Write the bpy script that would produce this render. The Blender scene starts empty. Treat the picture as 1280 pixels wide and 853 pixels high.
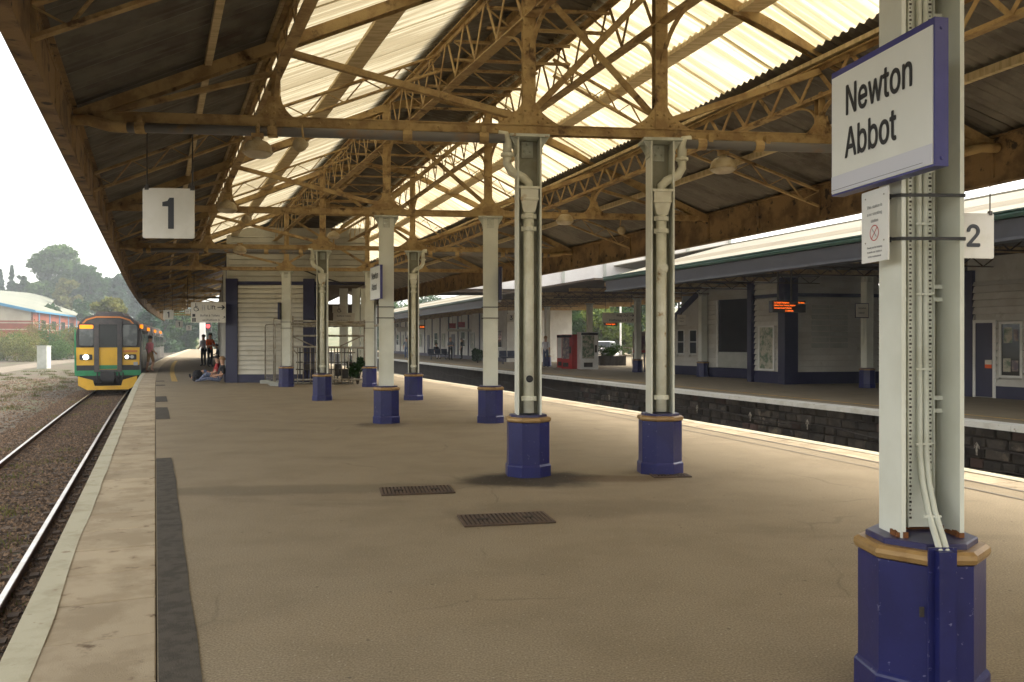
import bpy, bmesh, math, random
import numpy as np
from mathutils import Vector, Matrix
random.seed(7)
R = math.radians
scene = bpy.context.scene
col = scene.collection

# ------------------------------------------------------------------ camera, sky, sun, exposure
F, CX, CY, H = 1033.0, 640.0, 426.5, 1.5          # focal length in photo pixels, horizon, eye height
cam_data = bpy.data.cameras.new('camera')
cam_data.sensor_width = 22.3
cam_data.lens = 22.3 * F / 1280.0
cam_data.clip_start = 0.05
cam_data.clip_end = 3000
cam = bpy.data.objects.new('camera', cam_data)
cam.location = (0, 0, H)
cam.rotation_euler = (R(90), 0, 0)
col.objects.link(cam)
scene.camera = cam

world = bpy.data.worlds.new('World')
scene.world = world
world.use_nodes = True
wn = world.node_tree.nodes; wl = world.node_tree.links
wn.clear()
sky = wn.new('ShaderNodeTexSky'); sky.sky_type = 'NISHITA'; sky.sun_disc = False
SUN_EL, SUN_AZ = 50.0, 78.0                       # azimuth measured from +Y towards +X
sky.sun_elevation = R(SUN_EL); sky.sun_rotation = R(SUN_AZ)
sky.air_density = 1.0; sky.dust_density = 2.5; sky.ozone_density = 1.0; sky.altitude = 0
hs = wn.new('ShaderNodeHueSaturation'); hs.inputs['Saturation'].default_value = 0.22; hs.inputs['Value'].default_value = 1.0
tint = wn.new('ShaderNodeMix'); tint.data_type = 'RGBA'; tint.blend_type = 'MULTIPLY'; tint.inputs['Factor'].default_value = 1.0
tint.inputs[7].default_value = (1.0, 0.955, 0.87, 1)
bg = wn.new('ShaderNodeBackground'); bg.inputs['Strength'].default_value = 0.15
wo = wn.new('ShaderNodeOutputWorld')
wl.new(sky.outputs[0], hs.inputs['Color']); wl.new(hs.outputs[0], tint.inputs[6])
wl.new(tint.outputs[2], bg.inputs[0]); wl.new(bg.outputs[0], wo.inputs[0])

sun_d = bpy.data.lights.new('sun', 'SUN'); sun_d.energy = 1.2; sun_d.angle = R(25); sun_d.color = (1.0, 0.93, 0.82)
sun = bpy.data.objects.new('sun', sun_d); col.objects.link(sun)
_d = Vector((math.sin(R(SUN_AZ)) * math.cos(R(SUN_EL)), math.cos(R(SUN_AZ)) * math.cos(R(SUN_EL)), math.sin(R(SUN_EL))))
sun.rotation_euler = _d.to_track_quat('Z', 'Y').to_euler()
sun.location = (0, 0, 60)

scene.view_settings.view_transform = 'Standard'
scene.view_settings.look = 'None'
scene.view_settings.exposure = 2.16
scene.view_settings.gamma = 1.0
scene.view_settings.use_curve_mapping = False
scene.render.engine = 'CYCLES'
scene.cycles.use_denoising = True
scene.cycles.max_bounces = 9
scene.cycles.diffuse_bounces = 4
scene.cycles.transmission_bounces = 6
scene.cycles.volume_bounces = 0
scene.cycles.use_adaptive_sampling = True
scene.cycles.adaptive_threshold = .02
scene.cycles.sample_clamp_indirect = 6

# ------------------------------------------------------------------ materials
MATS = {}
def mat(name, c, c2=None, sc=4.0, lo=.42, hi=.62, rough=.7, bump=0.0, bsc=40.0, c3=None, sc3=1.0, lo3=.56, hi3=.68,
        stretch=(1, 1, 1), stretch3=(1, 1, 1), metal=0.0, emit=0.0, spec=None, detail=5.0):
    m = bpy.data.materials.new(name); m.use_nodes = True
    nt = m.node_tree; n = nt.nodes; l = nt.links
    b = n['Principled BSDF']
    b.inputs['Roughness'].default_value = rough
    b.inputs['Metallic'].default_value = metal
    if spec is not None: b.inputs['Specular IOR Level'].default_value = spec
    geo = n.new('ShaderNodeNewGeometry')
    def noise(scale, st, det=detail):
        mp = n.new('ShaderNodeMapping'); mp.inputs['Scale'].default_value = st
        l.new(geo.outputs['Position'], mp.inputs['Vector'])
        t = n.new('ShaderNodeTexNoise'); t.inputs['Scale'].default_value = scale; t.inputs['Detail'].default_value = det
        t.inputs['Roughness'].default_value = .62
        l.new(mp.outputs[0], t.inputs['Vector'])
        return t
    def ramp(src, a, z):
        mr = n.new('ShaderNodeMapRange'); mr.inputs['From Min'].default_value = a; mr.inputs['From Max'].default_value = z
        mr.interpolation_type = 'SMOOTHSTEP'
        l.new(src, mr.inputs['Value']); return mr.outputs[0]
    def mix(fac, a, bcol):
        mx = n.new('ShaderNodeMix'); mx.data_type = 'RGBA'
        l.new(fac, mx.inputs['Factor'])
        if isinstance(a, tuple): mx.inputs[6].default_value = a + (1,)
        else: l.new(a, mx.inputs[6])
        mx.inputs[7].default_value = bcol + (1,)
        return mx.outputs[2]
    out = tuple(c)
    if c2 is not None:
        out = mix(ramp(noise(sc, stretch).outputs[0], lo, hi), out, tuple(c2))
    if c3 is not None:
        out = mix(ramp(noise(sc3, stretch3).outputs[0], lo3, hi3), out, tuple(c3))
    if isinstance(out, tuple): b.inputs['Base Color'].default_value = out + (1,)
    else: l.new(out, b.inputs['Base Color'])
    if emit:
        b.inputs['Emission Strength'].default_value = emit
        b.inputs['Emission Color'].default_value = tuple(c) + (1,)
        m.cycles.emission_sampling = 'NONE'
    if bump:
        bt = noise(bsc, (1, 1, 1), 4)
        bn = n.new('ShaderNodeBump'); bn.inputs['Strength'].default_value = bump; bn.inputs['Distance'].default_value = .02
        l.new(bt.outputs[0], bn.inputs['Height']); l.new(bn.outputs[0], b.inputs['Normal'])
    MATS[name] = m
    return m

mat('iron_ochre', (.45, .32, .145), (.29, .185, .08), sc=5, lo=.42, hi=.64, rough=.75, bump=.25, bsc=60, c3=(.085, .045, .022), sc3=3.4, lo3=.56, hi3=.70)
mat('fascia_brown', (.27, .175, .08), (.14, .085, .042), sc=2.4, rough=.8, bump=.3, bsc=40, c3=(.03, .022, .018), sc3=5, lo3=.57, hi3=.66)
mat('board_pale', (.66, .54, .33), (.50, .39, .21), sc=3, rough=.8, stretch=(1, 6, 1))
mat('sheet_steel', (.17, .155, .13), (.115, .10, .082), sc=2.0, rough=.55, c3=(.075, .055, .04), sc3=1.2, lo3=.55, hi3=.75)
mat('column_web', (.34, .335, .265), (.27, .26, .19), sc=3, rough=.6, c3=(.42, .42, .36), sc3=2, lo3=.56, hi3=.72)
mat('column_paint', (.70, .72, .645), (.64, .655, .575), sc=2.0, rough=.45, bump=.04, bsc=30, c3=(.44, .39, .28), sc3=5, lo3=.70, hi3=.80, stretch3=(1, 1, .5))
mat('column_cap', (.55, .58, .52), (.44, .45, .38), sc=6, rough=.55, c3=(.30, .18, .08), sc3=7, lo3=.63, hi3=.72)
mat('pipe_paint', (.72, .72, .61), (.64, .63, .51), sc=5, rough=.5, c3=(.36, .24, .10), sc3=4, lo3=.6, hi3=.72)
mat('pipe_grey', (.17, .165, .165), (.24, .15, .075), sc=3, lo=.5, hi=.75, rough=.5, c3=(.32, .2, .08), sc3=2.2, lo3=.6, hi3=.7)
mat('blue_paint', (.015, .018, .105), (.012, .014, .082), sc=3, rough=.32, bump=.05, bsc=26, c3=(.17, .17, .27), sc3=34, lo3=.655, hi3=.70)
mat('blue_top', (.026, .026, .10), (.055, .05, .1), sc=9, rough=.4, c3=(.3, .28, .22), sc3=22, lo3=.68, hi3=.74)
mat('rust', (.20, .075, .022), (.11, .042, .016), sc=30, rough=.9, bump=.5, bsc=80)
mat('gold_paint', (.34, .215, .085), (.26, .155, .06), sc=7, rough=.38, metal=.25, bump=.12, bsc=30, c3=(.62, .45, .22), sc3=9, lo3=.63, hi3=.75)
mat('sign_white', (.78, .79, .74), (.74, .75, .70), sc=2, rough=.35)
mat('sign_cream', (.66, .63, .55), (.60, .57, .48), sc=3, rough=.45)
mat('sign_strip', (.62, .63, .70), rough=.3)
mat('sign_blue', (.055, .055, .24), (.045, .045, .2), sc=3, rough=.35)
mat('sign_black', (.012, .012, .014), rough=.5)
mat('sign_grey_text', (.36, .36, .36), rough=.6)
mat('sign_red', (.5, .05, .05), rough=.5)
mat('black_strap', (.015, .015, .015), rough=.5)
mat('cable_white', (.60, .62, .55), (.52, .53, .45), sc=4, rough=.45)
mat('asphalt', (.252, .205, .138), (.218, .175, .115), sc=1.4, lo=.35, hi=.7, rough=.93, bump=.28, bsc=150, c3=(.165, .128, .083), sc3=.55, lo3=.56, hi3=.78, stretch3=(.55, 1.6, 1), spec=.25, detail=9)
mat('asphalt_patch', (.088, .078, .064), (.062, .054, .045), sc=8, rough=.95, bump=.4, bsc=120, spec=.15)
mat('asphalt_stain', (.070, .052, .034), (.12, .088, .055), sc=6, rough=.9, bump=.3, bsc=120)
mat('coping', (.42, .345, .24), (.33, .265, .178), sc=2.3, rough=.93, bump=.35, bsc=130, c3=(.15, .105, .065), sc3=5, lo3=.58, hi3=.72, spec=.2)
mat('coping_white', (.44, .41, .295), (.34, .30, .2), sc=3.2, lo=.45, hi=.7, rough=.85, bump=.2, bsc=90, c3=(.26, .2, .13), sc3=9, lo3=.62, hi3=.72)
mat('coping_fresh', (.66, .65, .59), (.56, .54, .47), sc=3.2, lo=.45, hi=.7, rough=.8, bump=.2, bsc=90, c3=(.34, .29, .2), sc3=9, lo3=.64, hi3=.72)
mat('yellow_line', (.55, .33, .05), (.36, .25, .09), sc=7, rough=.85)
mat('grey_line', (.18, .155, .12), rough=.9)
mat('wall_dark', (.045, .035, .028), (.03, .022, .018), sc=2, rough=.95, bump=.4, bsc=20)
mat('ballast', (.075, .048, .03), (.045, .029, .02), sc=9, rough=.97, bump=.8, bsc=50, c3=(.055, .06, .025), sc3=1.3, lo3=.55, hi3=.7)
mat('ballast_stone', (.125, .080, .047), (.055, .035, .022), sc=23, rough=.95)
mat('sleeper', (.10, .066, .042), (.058, .04, .028), sc=6, rough=.95, bump=.4, bsc=50, stretch=(1, 1, 1))
mat('rail_side', (.115, .06, .032), (.075, .04, .024), sc=8, rough=.85)
mat('rail_top', (.50, .48, .45), (.38, .35, .31), sc=3, rough=.28, metal=.75)
mat('ground_left', (.088, .064, .042), (.062, .048, .029), sc=.8, rough=.97, bump=.6, bsc=9, c3=(.06, .068, .024), sc3=.35, lo3=.5, hi3=.64)
mat('path_pale', (.17, .142, .104), (.13, .106, .074), sc=.6, rough=.95)
mat('grass_far', (.10, .115, .04), (.16, .14, .06), sc=.3, rough=.97)
mat('clapboard', (.60, .58, .50), (.53, .505, .42), sc=1.4, rough=.6, c3=(.40, .36, .27), sc3=2.2, lo3=.6, hi3=.78)
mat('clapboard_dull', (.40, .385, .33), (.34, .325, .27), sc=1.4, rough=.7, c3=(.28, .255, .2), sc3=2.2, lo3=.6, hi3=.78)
mat('clapboard_opp', (.60, .59, .54), (.53, .51, .46), sc=1.4, rough=.6, c3=(.38, .35, .28), sc3=2.2, lo3=.6, hi3=.78)
mat('navy_paint', (.012, .012, .052), (.016, .016, .058), sc=3, rough=.4)
mat('opp_fascia', (.038, .041, .052), (.03, .032, .04), sc=1.5, rough=.5)
mat('gutter_green', (.02, .065, .045), (.018, .05, .036), sc=4, rough=.4)
mat('roof_tan', (.17, .14, .085), (.14, .112, .066), sc=1, rough=.8)
mat('roof_cream', (.25, .228, .168), (.215, .192, .135), sc=.9, rough=.7, stretch=(.3, .3, 1))
mat('soffit_brown', (.075, .052, .034), (.05, .036, .025), sc=2, rough=.85)
mat('stone', (.055, .046, .036), (.032, .026, .021), sc=3.2, rough=.95, bump=.7, bsc=14, c3=(.12, .098, .072), sc3=1.9, lo3=.57, hi3=.7)
mat('stone_red', (.07, .042, .032), (.06, .038, .03), sc=3.2, rough=.95, bump=.7, bsc=14)
mat('chalk_mark', (.34, .31, .25), (.11, .09, .07), sc=14, rough=.9)
mat('iron_cover', (.085, .05, .03), (.055, .035, .024), sc=9, rough=.7, bump=.2, bsc=60)
mat('iron_recess', (.03, .021, .015), rough=.9)
mat('steel_tube', (.35, .32, .26), (.22, .18, .12), sc=6, rough=.45, metal=.4)
mat('steel_dark', (.06, .05, .04), (.035, .03, .024), sc=6, rough=.6, metal=.2)
mat('white_paint', (.78, .78, .75), (.70, .70, .66), sc=1, rough=.5)
mat('bridge_white', (.66, .64, .62), (.60, .575, .55), sc=.8, rough=.6)
mat('train_yellow', (.72, .42, .03), (.64, .36, .03), sc=2, rough=.4)
mat('train_green', (.02, .22, .09), (.02, .17, .07), sc=2, rough=.4)
mat('train_black', (.018, .018, .02), (.03, .027, .025), sc=4, rough=.45)
mat('train_dark', (.06, .055, .055), (.085, .075, .07), sc=4, rough=.5)
mat('train_side', (.035, .032, .05), (.045, .04, .058), sc=2, rough=.35)
mat('train_door', (.26, .25, .24), (.22, .21, .2), sc=2, rough=.4)
mat('train_roof', (.13, .10, .085), (.2, .16, .13), sc=2, rough=.6)
mat('orange_trim', (.55, .20, .05), rough=.5)
mat('lamp_white', (1.0, .93, .78), emit=4.0)
mat('lamp_orange', (1.0, .24, .01), emit=.4)
mat('led_orange', (1.0, .17, .01), emit=.5)
mat('signal_red', (1.0, .03, .03), emit=1.6)
mat('red_paint', (.42, .025, .02), (.36, .02, .02), sc=2, rough=.35)
mat('poster_mix', (.45, .42, .33), (.10, .16, .10), sc=6, rough=.4)
mat('poster_dark', (.12, .09, .12), (.35, .28, .22), sc=5, rough=.4)
mat('brick_red', (.21, .05, .02), (.17, .042, .018), sc=1, rough=.9)
mat('clad_cream', (.32, .29, .22), (.28, .25, .19), sc=.5, rough=.7)
mat('blue_trim', (.03, .16, .28), rough=.5)
mat('roof_green', (.165, .17, .13), (.14, .15, .115), sc=.15, rough=.8)
mat('cabinet_grey', (.42, .43, .39), (.36, .37, .33), sc=2, rough=.6)
mat('enamel', (.48, .40, .26), (.36, .27, .14), sc=6, rough=.5)
mat('lamp_bowl', (.60, .53, .40), (.5, .42, .3), sc=5, rough=.3)
mat('glass_cab', (.09, .10, .10), (.17, .185, .18), sc=1.6, rough=.12)
mat('glass_dark', (.02, .025, .025), (.035, .04, .04), sc=.8, rough=.08)
mat('car_white', (.72, .72, .72), rough=.25)
mat('car_red', (.4, .03, .03), rough=.25)
mat('car_dark', (.03, .035, .05), rough=.25)
mat('tyre', (.02, .02, .02), rough=.8)
mat('bench_blue', (.05, .06, .10), (.07, .08, .12), sc=4, rough=.4, metal=.3)
mat('skin', (.52, .30, .20), rough=.6)
mat('hair_dark', (.025, .016, .012), rough=.7)
mat('hair_fair', (.30, .17, .07), rough=.7)
mat('cloth_pink', (.66, .23, .24), (.60, .19, .20), sc=9, rough=.9)
mat('cloth_tan', (.34, .20, .09), rough=.9)
mat('cloth_white', (.66, .66, .70), rough=.9)
mat('cloth_black', (.018, .018, .022), rough=.9)
mat('cloth_orange', (.85, .14, .03), rough=.8)
mat('cloth_red', (.40, .05, .05), rough=.9)
mat('cloth_grey', (.20, .22, .25), rough=.9)
mat('cloth_blue', (.06, .09, .20), (.30, .32, .40), sc=30, rough=.9)
mat('cloth_denim', (.08, .11, .2), rough=.9)
mat('bark', (.085, .06, .04), (.05, .036, .026), sc=6, rough=.95, bump=.5, bsc=14)

def leaf_mat(name, c, c2, tr=.35):
    m = bpy.data.materials.new(name); m.use_nodes = True
    n = m.node_tree.nodes; l = m.node_tree.links
    b = n['Principled BSDF']; b.inputs['Roughness'].default_value = .7; b.inputs['Specular IOR Level'].default_value = .2
    geo = n.new('ShaderNodeNewGeometry')
    t = n.new('ShaderNodeTexNoise'); t.inputs['Scale'].default_value = .7; t.inputs['Detail'].default_value = 6
    l.new(geo.outputs['Position'], t.inputs['Vector'])
    mr = n.new('ShaderNodeMapRange'); mr.inputs['From Min'].default_value = .38; mr.inputs['From Max'].default_value = .64
    l.new(t.outputs[0], mr.inputs['Value'])
    mx = n.new('ShaderNodeMix'); mx.data_type = 'RGBA'; mx.inputs[6].default_value = c + (1,); mx.inputs[7].default_value = c2 + (1,)
    l.new(mr.outputs[0], mx.inputs['Factor']); l.new(mx.outputs[2], b.inputs['Base Color'])
    tl = n.new('ShaderNodeBsdfTranslucent'); l.new(mx.outputs[2], tl.inputs[0])
    ms = n.new('ShaderNodeMixShader'); ms.inputs[0].default_value = tr
    l.new(b.outputs[0], ms.inputs[1]); l.new(tl.outputs[0], ms.inputs[2])
    l.new(ms.outputs[0], n['Material Output'].inputs[0])
    MATS[name] = m
leaf_mat('leaf_mid', (.066, .125, .022), (.036, .078, .014))
leaf_mat('leaf_dark', (.036, .084, .02), (.022, .054, .014))
leaf_mat('leaf_olive', (.165, .16, .04), (.10, .115, .028))
leaf_mat('leaf_autumn', (.20, .125, .03), (.11, .11, .03))
leaf_mat('leaf_bright', (.17, .21, .035), (.10, .15, .03), .45)
leaf_mat('leaf_blue', (.036, .086, .04), (.024, .058, .028))
leaf_mat('grass_blade', (.075, .088, .028), (.12, .10, .045))

def sheet_mat(name, c, c2, tr):
    """translucent fibreglass roof sheet, streaked with dirt down its length"""
    m = bpy.data.materials.new(name); m.use_nodes = True
    n = m.node_tree.nodes; l = m.node_tree.links
    n.remove(n['Principled BSDF'])
    geo = n.new('ShaderNodeNewGeometry')
    mp = n.new('ShaderNodeMapping'); mp.inputs['Scale'].default_value = (.35, 4.0, .35); mp.inputs['Rotation'].default_value = (0, 0, R(-7))
    l.new(geo.outputs['Position'], mp.inputs[0])
    t = n.new('ShaderNodeTexNoise'); t.inputs['Scale'].default_value = 1.6; t.inputs['Detail'].default_value = 7
    l.new(mp.outputs[0], t.inputs['Vector'])
    mr = n.new('ShaderNodeMapRange'); mr.inputs['From Min'].default_value = .36; mr.inputs['From Max'].default_value = .70
    l.new(t.outputs[0], mr.inputs['Value'])
    t2 = n.new('ShaderNodeTexNoise'); t2.inputs['Scale'].default_value = 14; t2.inputs['Detail'].default_value = 4
    l.new(geo.outputs['Position'], t2.inputs['Vector'])
    m2 = n.new('ShaderNodeMapRange'); m2.inputs['From Min'].default_value = .62; m2.inputs['From Max'].default_value = .74; m2.inputs['To Max'].default_value = .7
    l.new(t2.outputs[0], m2.inputs['Value'])
    mxm = n.new('ShaderNodeMath'); mxm.operation = 'MAXIMUM'
    l.new(mr.outputs[0], mxm.inputs[0]); l.new(m2.outputs[0], mxm.inputs[1])
    # dirt lying in the corrugations and at the laps
    mw = n.new('ShaderNodeMapping'); mw.inputs['Rotation'].default_value = (0, 0, R(-7)); l.new(geo.outputs['Position'], mw.inputs[0])
    last = mxm.outputs[0]
    for wsc, lo, hi, amt in ((.3142 / .125, .45, 1.0, .85), (.3142 / .5, .93, 1.0, .9)):
        wv = n.new('ShaderNodeTexWave'); wv.bands_direction = 'Y'; wv.inputs['Scale'].default_value = wsc; wv.inputs['Distortion'].default_value = .35; wv.inputs['Detail Scale'].default_value = .6
        l.new(mw.outputs[0], wv.inputs['Vector'])
        wr = n.new('ShaderNodeMapRange'); wr.inputs['From Min'].default_value = lo; wr.inputs['From Max'].default_value = hi; wr.inputs['To Max'].default_value = amt
        l.new(wv.outputs['Fac'], wr.inputs['Value'])
        ad = n.new('ShaderNodeMath'); ad.operation = 'ADD'; ad.use_clamp = True; l.new(last, ad.inputs[0]); l.new(wr.outputs[0], ad.inputs[1]); last = ad.outputs[0]
    mx = n.new('ShaderNodeMix'); mx.data_type = 'RGBA'; mx.inputs[6].default_value = c + (1,); mx.inputs[7].default_value = c2 + (1,)
    mxm = ad
    l.new(mxm.outputs[0], mx.inputs['Factor'])
    tl = n.new('ShaderNodeBsdfTranslucent'); l.new(mx.outputs[2], tl.inputs[0])
    df = n.new('ShaderNodeBsdfDiffuse'); l.new(mx.outputs[2], df.inputs[0])
    ms = n.new('ShaderNodeMixShader'); ms.inputs[0].default_value = tr
    l.new(df.outputs[0], ms.inputs[1]); l.new(tl.outputs[0], ms.inputs[2])
    l.new(ms.outputs[0], n['Material Output'].inputs[0])
    MATS[name] = m
sheet_mat('sheet_clear', (.64, .575, .415), (.38, .32, .205), .68)

def vary(name, node_out, lo, hi):
    """each piece a little lighter or darker than the next"""
    m = MATS[name]; n = m.node_tree.nodes; l = m.node_tree.links; b = n['Principled BSDF']
    src = b.inputs['Base Color'].links[0].from_socket
    if node_out == 'object': r = n.new('ShaderNodeObjectInfo').outputs['Random']
    else: r = n.new('ShaderNodeNewGeometry').outputs['Random Per Island']
    mr = n.new('ShaderNodeMapRange'); mr.inputs['To Min'].default_value = lo; mr.inputs['To Max'].default_value = hi; l.new(r, mr.inputs['Value'])
    vm = n.new('ShaderNodeVectorMath'); vm.operation = 'SCALE'; l.new(src, vm.inputs[0]); l.new(mr.outputs[0], vm.inputs['Scale'])
    l.new(vm.outputs[0], b.inputs['Base Color'])
vary('coping', 'object', .84, 1.12); vary('ballast_stone', 'island', .35, 1.9); vary('sleeper', 'object', .7, 1.3)
vary('stone', 'object', .6, 1.7); vary('stone_red', 'object', .7, 1.5); vary('clapboard', 'object', .93, 1.05); vary('clapboard_opp', 'object', .92, 1.05); vary('sheet_steel', 'object', .86, 1.12)
# ------------------------------------------------------------------ helpers
def G(x, y, z=0.0):
    """the ground point (height z) behind photo pixel x,y"""
    Y = F * (H - z) / (y - CY)
    return Vector(((x - CX) / F * Y, Y, z))
def PX(x, y, Y):
    return Vector(((x - CX) / F * Y, Y, H - (y - CY) / F * Y))

LOCAL = set()          # roots whose parts are modelled in their own coordinates
def wloc(o):
    v = Vector((0, 0, 0))
    while o is not None:
        v = v + o.location; o = o.parent
    return v
def root_of(o):
    while o.parent is not None: o = o.parent
    return o
def attach(o, parent):
    if parent is None: return
    o.parent = parent
    if root_of(parent).name not in LOCAL:
        o.location = -wloc(parent)
def tag(o, label=None, cat=None, group=None, kind=None):
    if label: o['label'] = label
    if cat: o['category'] = cat
    if group: o['group'] = group
    if kind: o['kind'] = kind
    return o
def thing(name, label, cat, loc=(0, 0, 0), group=None, local=False, rz=0.0):
    o = bpy.data.objects.new(name, None); col.objects.link(o)
    o.location = loc; o.rotation_euler = (0, 0, rz); o.empty_display_size = .2
    if local: LOCAL.add(o.name)
    o['kind'] = 'thing'
    return tag(o, label, cat, group)
def copy_tree(o, parent=None):
    c = o.copy(); col.objects.link(c)
    if parent is not None: c.parent = parent
    for ch in list(o.children):
        copy_tree(ch, c)
    return c

def frame(d, up=Vector((0, 0, 1))):
    d = d.normalized()
    s = d.cross(up)
    if s.length < 1e-4: s = d.cross(Vector((0, 1, 0)))
    s.normalize()
    return d, s, s.cross(d).normalized()

class MB:
    def __init__(self): self.v = []; self.f = []; self.m = []; self.mi = 0
    def add(self, vs, fs):
        k = len(self.v); self.v.extend([tuple(p) for p in vs])
        for q in fs:
            self.f.append(tuple(i + k for i in q)); self.m.append(self.mi)
        return self
    def hexa(self, a, b):
        """a, b: two rings of four points"""
        return self.add(list(a) + list(b), [(3, 2, 1, 0), (4, 5, 6, 7), (0, 1, 5, 4), (1, 2, 6, 5), (2, 3, 7, 6), (3, 0, 4, 7)])
    def box(self, c, s, rz=0.0):
        c = Vector(c); hx, hy, hz = s[0] / 2, s[1] / 2, s[2] / 2
        ca, sa = math.cos(rz), math.sin(rz)
        def p(x, y, z): return (c.x + x * ca - y * sa, c.y + x * sa + y * ca, c.z + z)
        return self.hexa([p(-hx, -hy, -hz), p(hx, -hy, -hz), p(hx, hy, -hz), p(-hx, hy, -hz)],
                         [p(-hx, -hy, hz), p(hx, -hy, hz), p(hx, hy, hz), p(-hx, hy, hz)])
    def beam(self, p0, p1, w, h, up=Vector((0, 0, 1))):
        """box from p0 to p1, w across, h along up"""
        p0 = Vector(p0); p1 = Vector(p1)
        d, s, u = frame(p1 - p0, up); s = s * (w / 2); u = u * (h / 2)
        return self.hexa([p0 - s - u, p0 + s - u, p0 + s + u, p0 - s + u], [p1 - s - u, p1 + s - u, p1 + s + u, p1 - s + u])
    def tube(self, pts, r, n=8, caps=True):
        pts = [Vector(p) for p in pts]; rs = r if isinstance(r, (list, tuple)) else [r] * len(pts)
        rings = []; ref = None
        for i, p in enumerate(pts):
            d = (pts[min(i + 1, len(pts) - 1)] - pts[max(i - 1, 0)])
            if ref is None:
                _, s, u = frame(d)
            else:
                d = d.normalized(); s = (ref - d * ref.dot(d)).normalized(); u = s.cross(d)
            ref = s
            rings.append([p + s * (rs[i] * math.cos(2 * math.pi * k / n)) + u * (rs[i] * math.sin(2 * math.pi * k / n)) for k in range(n)])
        vs = [q for ring in rings for q in ring]; fs = []
        for i in range(len(pts) - 1):
            for k in range(n):
                a, b = i * n + k, i * n + (k + 1) % n
                fs.append((a, b, b + n, a + n))
        if caps:
            fs.append(tuple(range(n - 1, -1, -1))); fs.append(tuple((len(pts) - 1) * n + k for k in range(n)))
        return self.add(vs, fs)
    def lathe(self, c, prof, n=12, rot=0.0):
        """prof: (radius, z) from the bottom up"""
        c = Vector(c); vs = []; fs = []
        for r, z in prof:
            for k in range(n):
                a = rot + 2 * math.pi * k / n
                vs.append((c.x + r * math.cos(a), c.y + r * math.sin(a), c.z + z))
        for i in range(len(prof) - 1):
            for k in range(n):
                a, b = i * n + k, i * n + (k + 1) % n
                fs.append((a, b, b + n, a + n))
        fs.append(tuple(range(n - 1, -1, -1))); fs.append(tuple((len(prof) - 1) * n + k for k in range(n)))
        return self.add(vs, fs)
    def prism(self, poly, ext):
        """polygon of 3-D points pushed along ext"""
        n = len(poly); ext = Vector(ext); a = [Vector(p) for p in poly]
        vs = a + [p + ext for p in a]
        fs = [tuple(range(n - 1, -1, -1)), tuple(range(n, 2 * n))]
        for k in range(n): fs.append((k, (k + 1) % n, (k + 1) % n + n, k + n))
        return self.add(vs, fs)
    def quad(self, a, b, c, d): return self.add([a, b, c, d], [(0, 1, 2, 3)])
    def rivet(self, p, nrm, r=.014):
        d, s, u = frame(Vector(nrm)); p = Vector(p)
        vs = [p + s * (r * math.cos(k * math.pi / 3)) + u * (r * math.sin(k * math.pi / 3)) for k in range(6)]
        vs += [p + d * (r * .55) + s * (r * .55 * math.cos(k * math.pi / 3)) + u * (r * .55 * math.sin(k * math.pi / 3)) for k in range(6)]
        fs = [(k, (k + 1) % 6, (k + 1) % 6 + 6, k + 6) for k in range(6)] + [tuple(range(6, 12))]
        return self.add(vs, fs)
    def mesh(self, name, mats, smooth=False):
        me = bpy.data.meshes.new(name); me.from_pydata(self.v, [], self.f)
        mats = mats if isinstance(mats, (list, tuple)) else [mats]
        for k in mats: me.materials.append(MATS[k])
        if len(mats) > 1: me.polygons.foreach_set('material_index', self.m)
        bm = bmesh.new(); bm.from_mesh(me); bmesh.ops.recalc_face_normals(bm, faces=bm.faces); bm.to_mesh(me); bm.free()
        if smooth: me.polygons.foreach_set('use_smooth', [True] * len(me.polygons))
        me.update()
        return me
    def build(self, name, mats, parent=None, smooth=False, loc=None):
        o = bpy.data.objects.new(name, self.mesh(name, mats, smooth)); col.objects.link(o)
        attach(o, parent)
        if loc is not None: o.location = loc
        return o
def raw(name, me, parent=None, loc=None, rz=0.0):
    o = bpy.data.objects.new(name, me); col.objects.link(o)
    attach(o, parent)
    if loc is not None: o.location = loc if parent is None else o.location + Vector(loc)
    o.rotation_euler = (0, 0, rz)
    return o

FONT = None
try:
    FONT = bpy.data.fonts.load(bpy.utils.system_resource('DATAFILES', path='fonts') + '/Inter.woff2')   # Blender's own interface font
except Exception:
    FONT = None
def text_mesh(s, size, m, bold=0.0, align='CENTER', spacing=1.0, line=1.0, depth=.0006, sx=1.0):
    cu = bpy.data.curves.new('lettering', 'FONT'); cu.body = s; cu.size = size; cu.align_x = align; cu.align_y = 'CENTER'
    cu.space_character = spacing; cu.space_line = line; cu.extrude = depth; cu.resolution_u = 3
    if FONT is not None: cu.font = FONT
    o = bpy.data.objects.new('lettering', cu)
    me = bpy.data.meshes.new_from_object(o)
    bpy.data.objects.remove(o)
    me.materials.clear(); me.materials.append(MATS[m])
    if bold:         # thicken the strokes with shifted copies a hair apart
        bm = bmesh.new(); b = bold * .55
        for i, (dx, dy) in enumerate(((0, 0), (b, 0), (-b, 0), (0, b), (0, -b), (b * .7, b * .7), (-b * .7, -b * .7))):
            tmp = me.copy(); tmp.transform(Matrix.Translation((dx, dy, -.00012 * i))); bm.from_mesh(tmp); bpy.data.meshes.remove(tmp)
        bm.to_mesh(me); bm.free()
    if sx != 1.0: me.transform(Matrix.Diagonal((sx, 1, 1, 1)))
    return me
def put_text(s, size, m, parent, origin, right, bold=0.0, off=.003, **kw):
    """lettering standing on a face: origin = centre, right = reading direction (horizontal)"""
    me = text_mesh(s, size, m, bold, **kw)
    rx = Vector(right).normalized(); up = Vector((0, 0, 1)); nz = rx.cross(up)
    M = Matrix((rx, up, nz)).transposed().to_4x4(); M.translation = Vector(origin) + nz * off
    me.transform(M)
    o = bpy.data.objects.new('lettering', me); col.objects.link(o); attach(o, parent)
    return o

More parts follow.
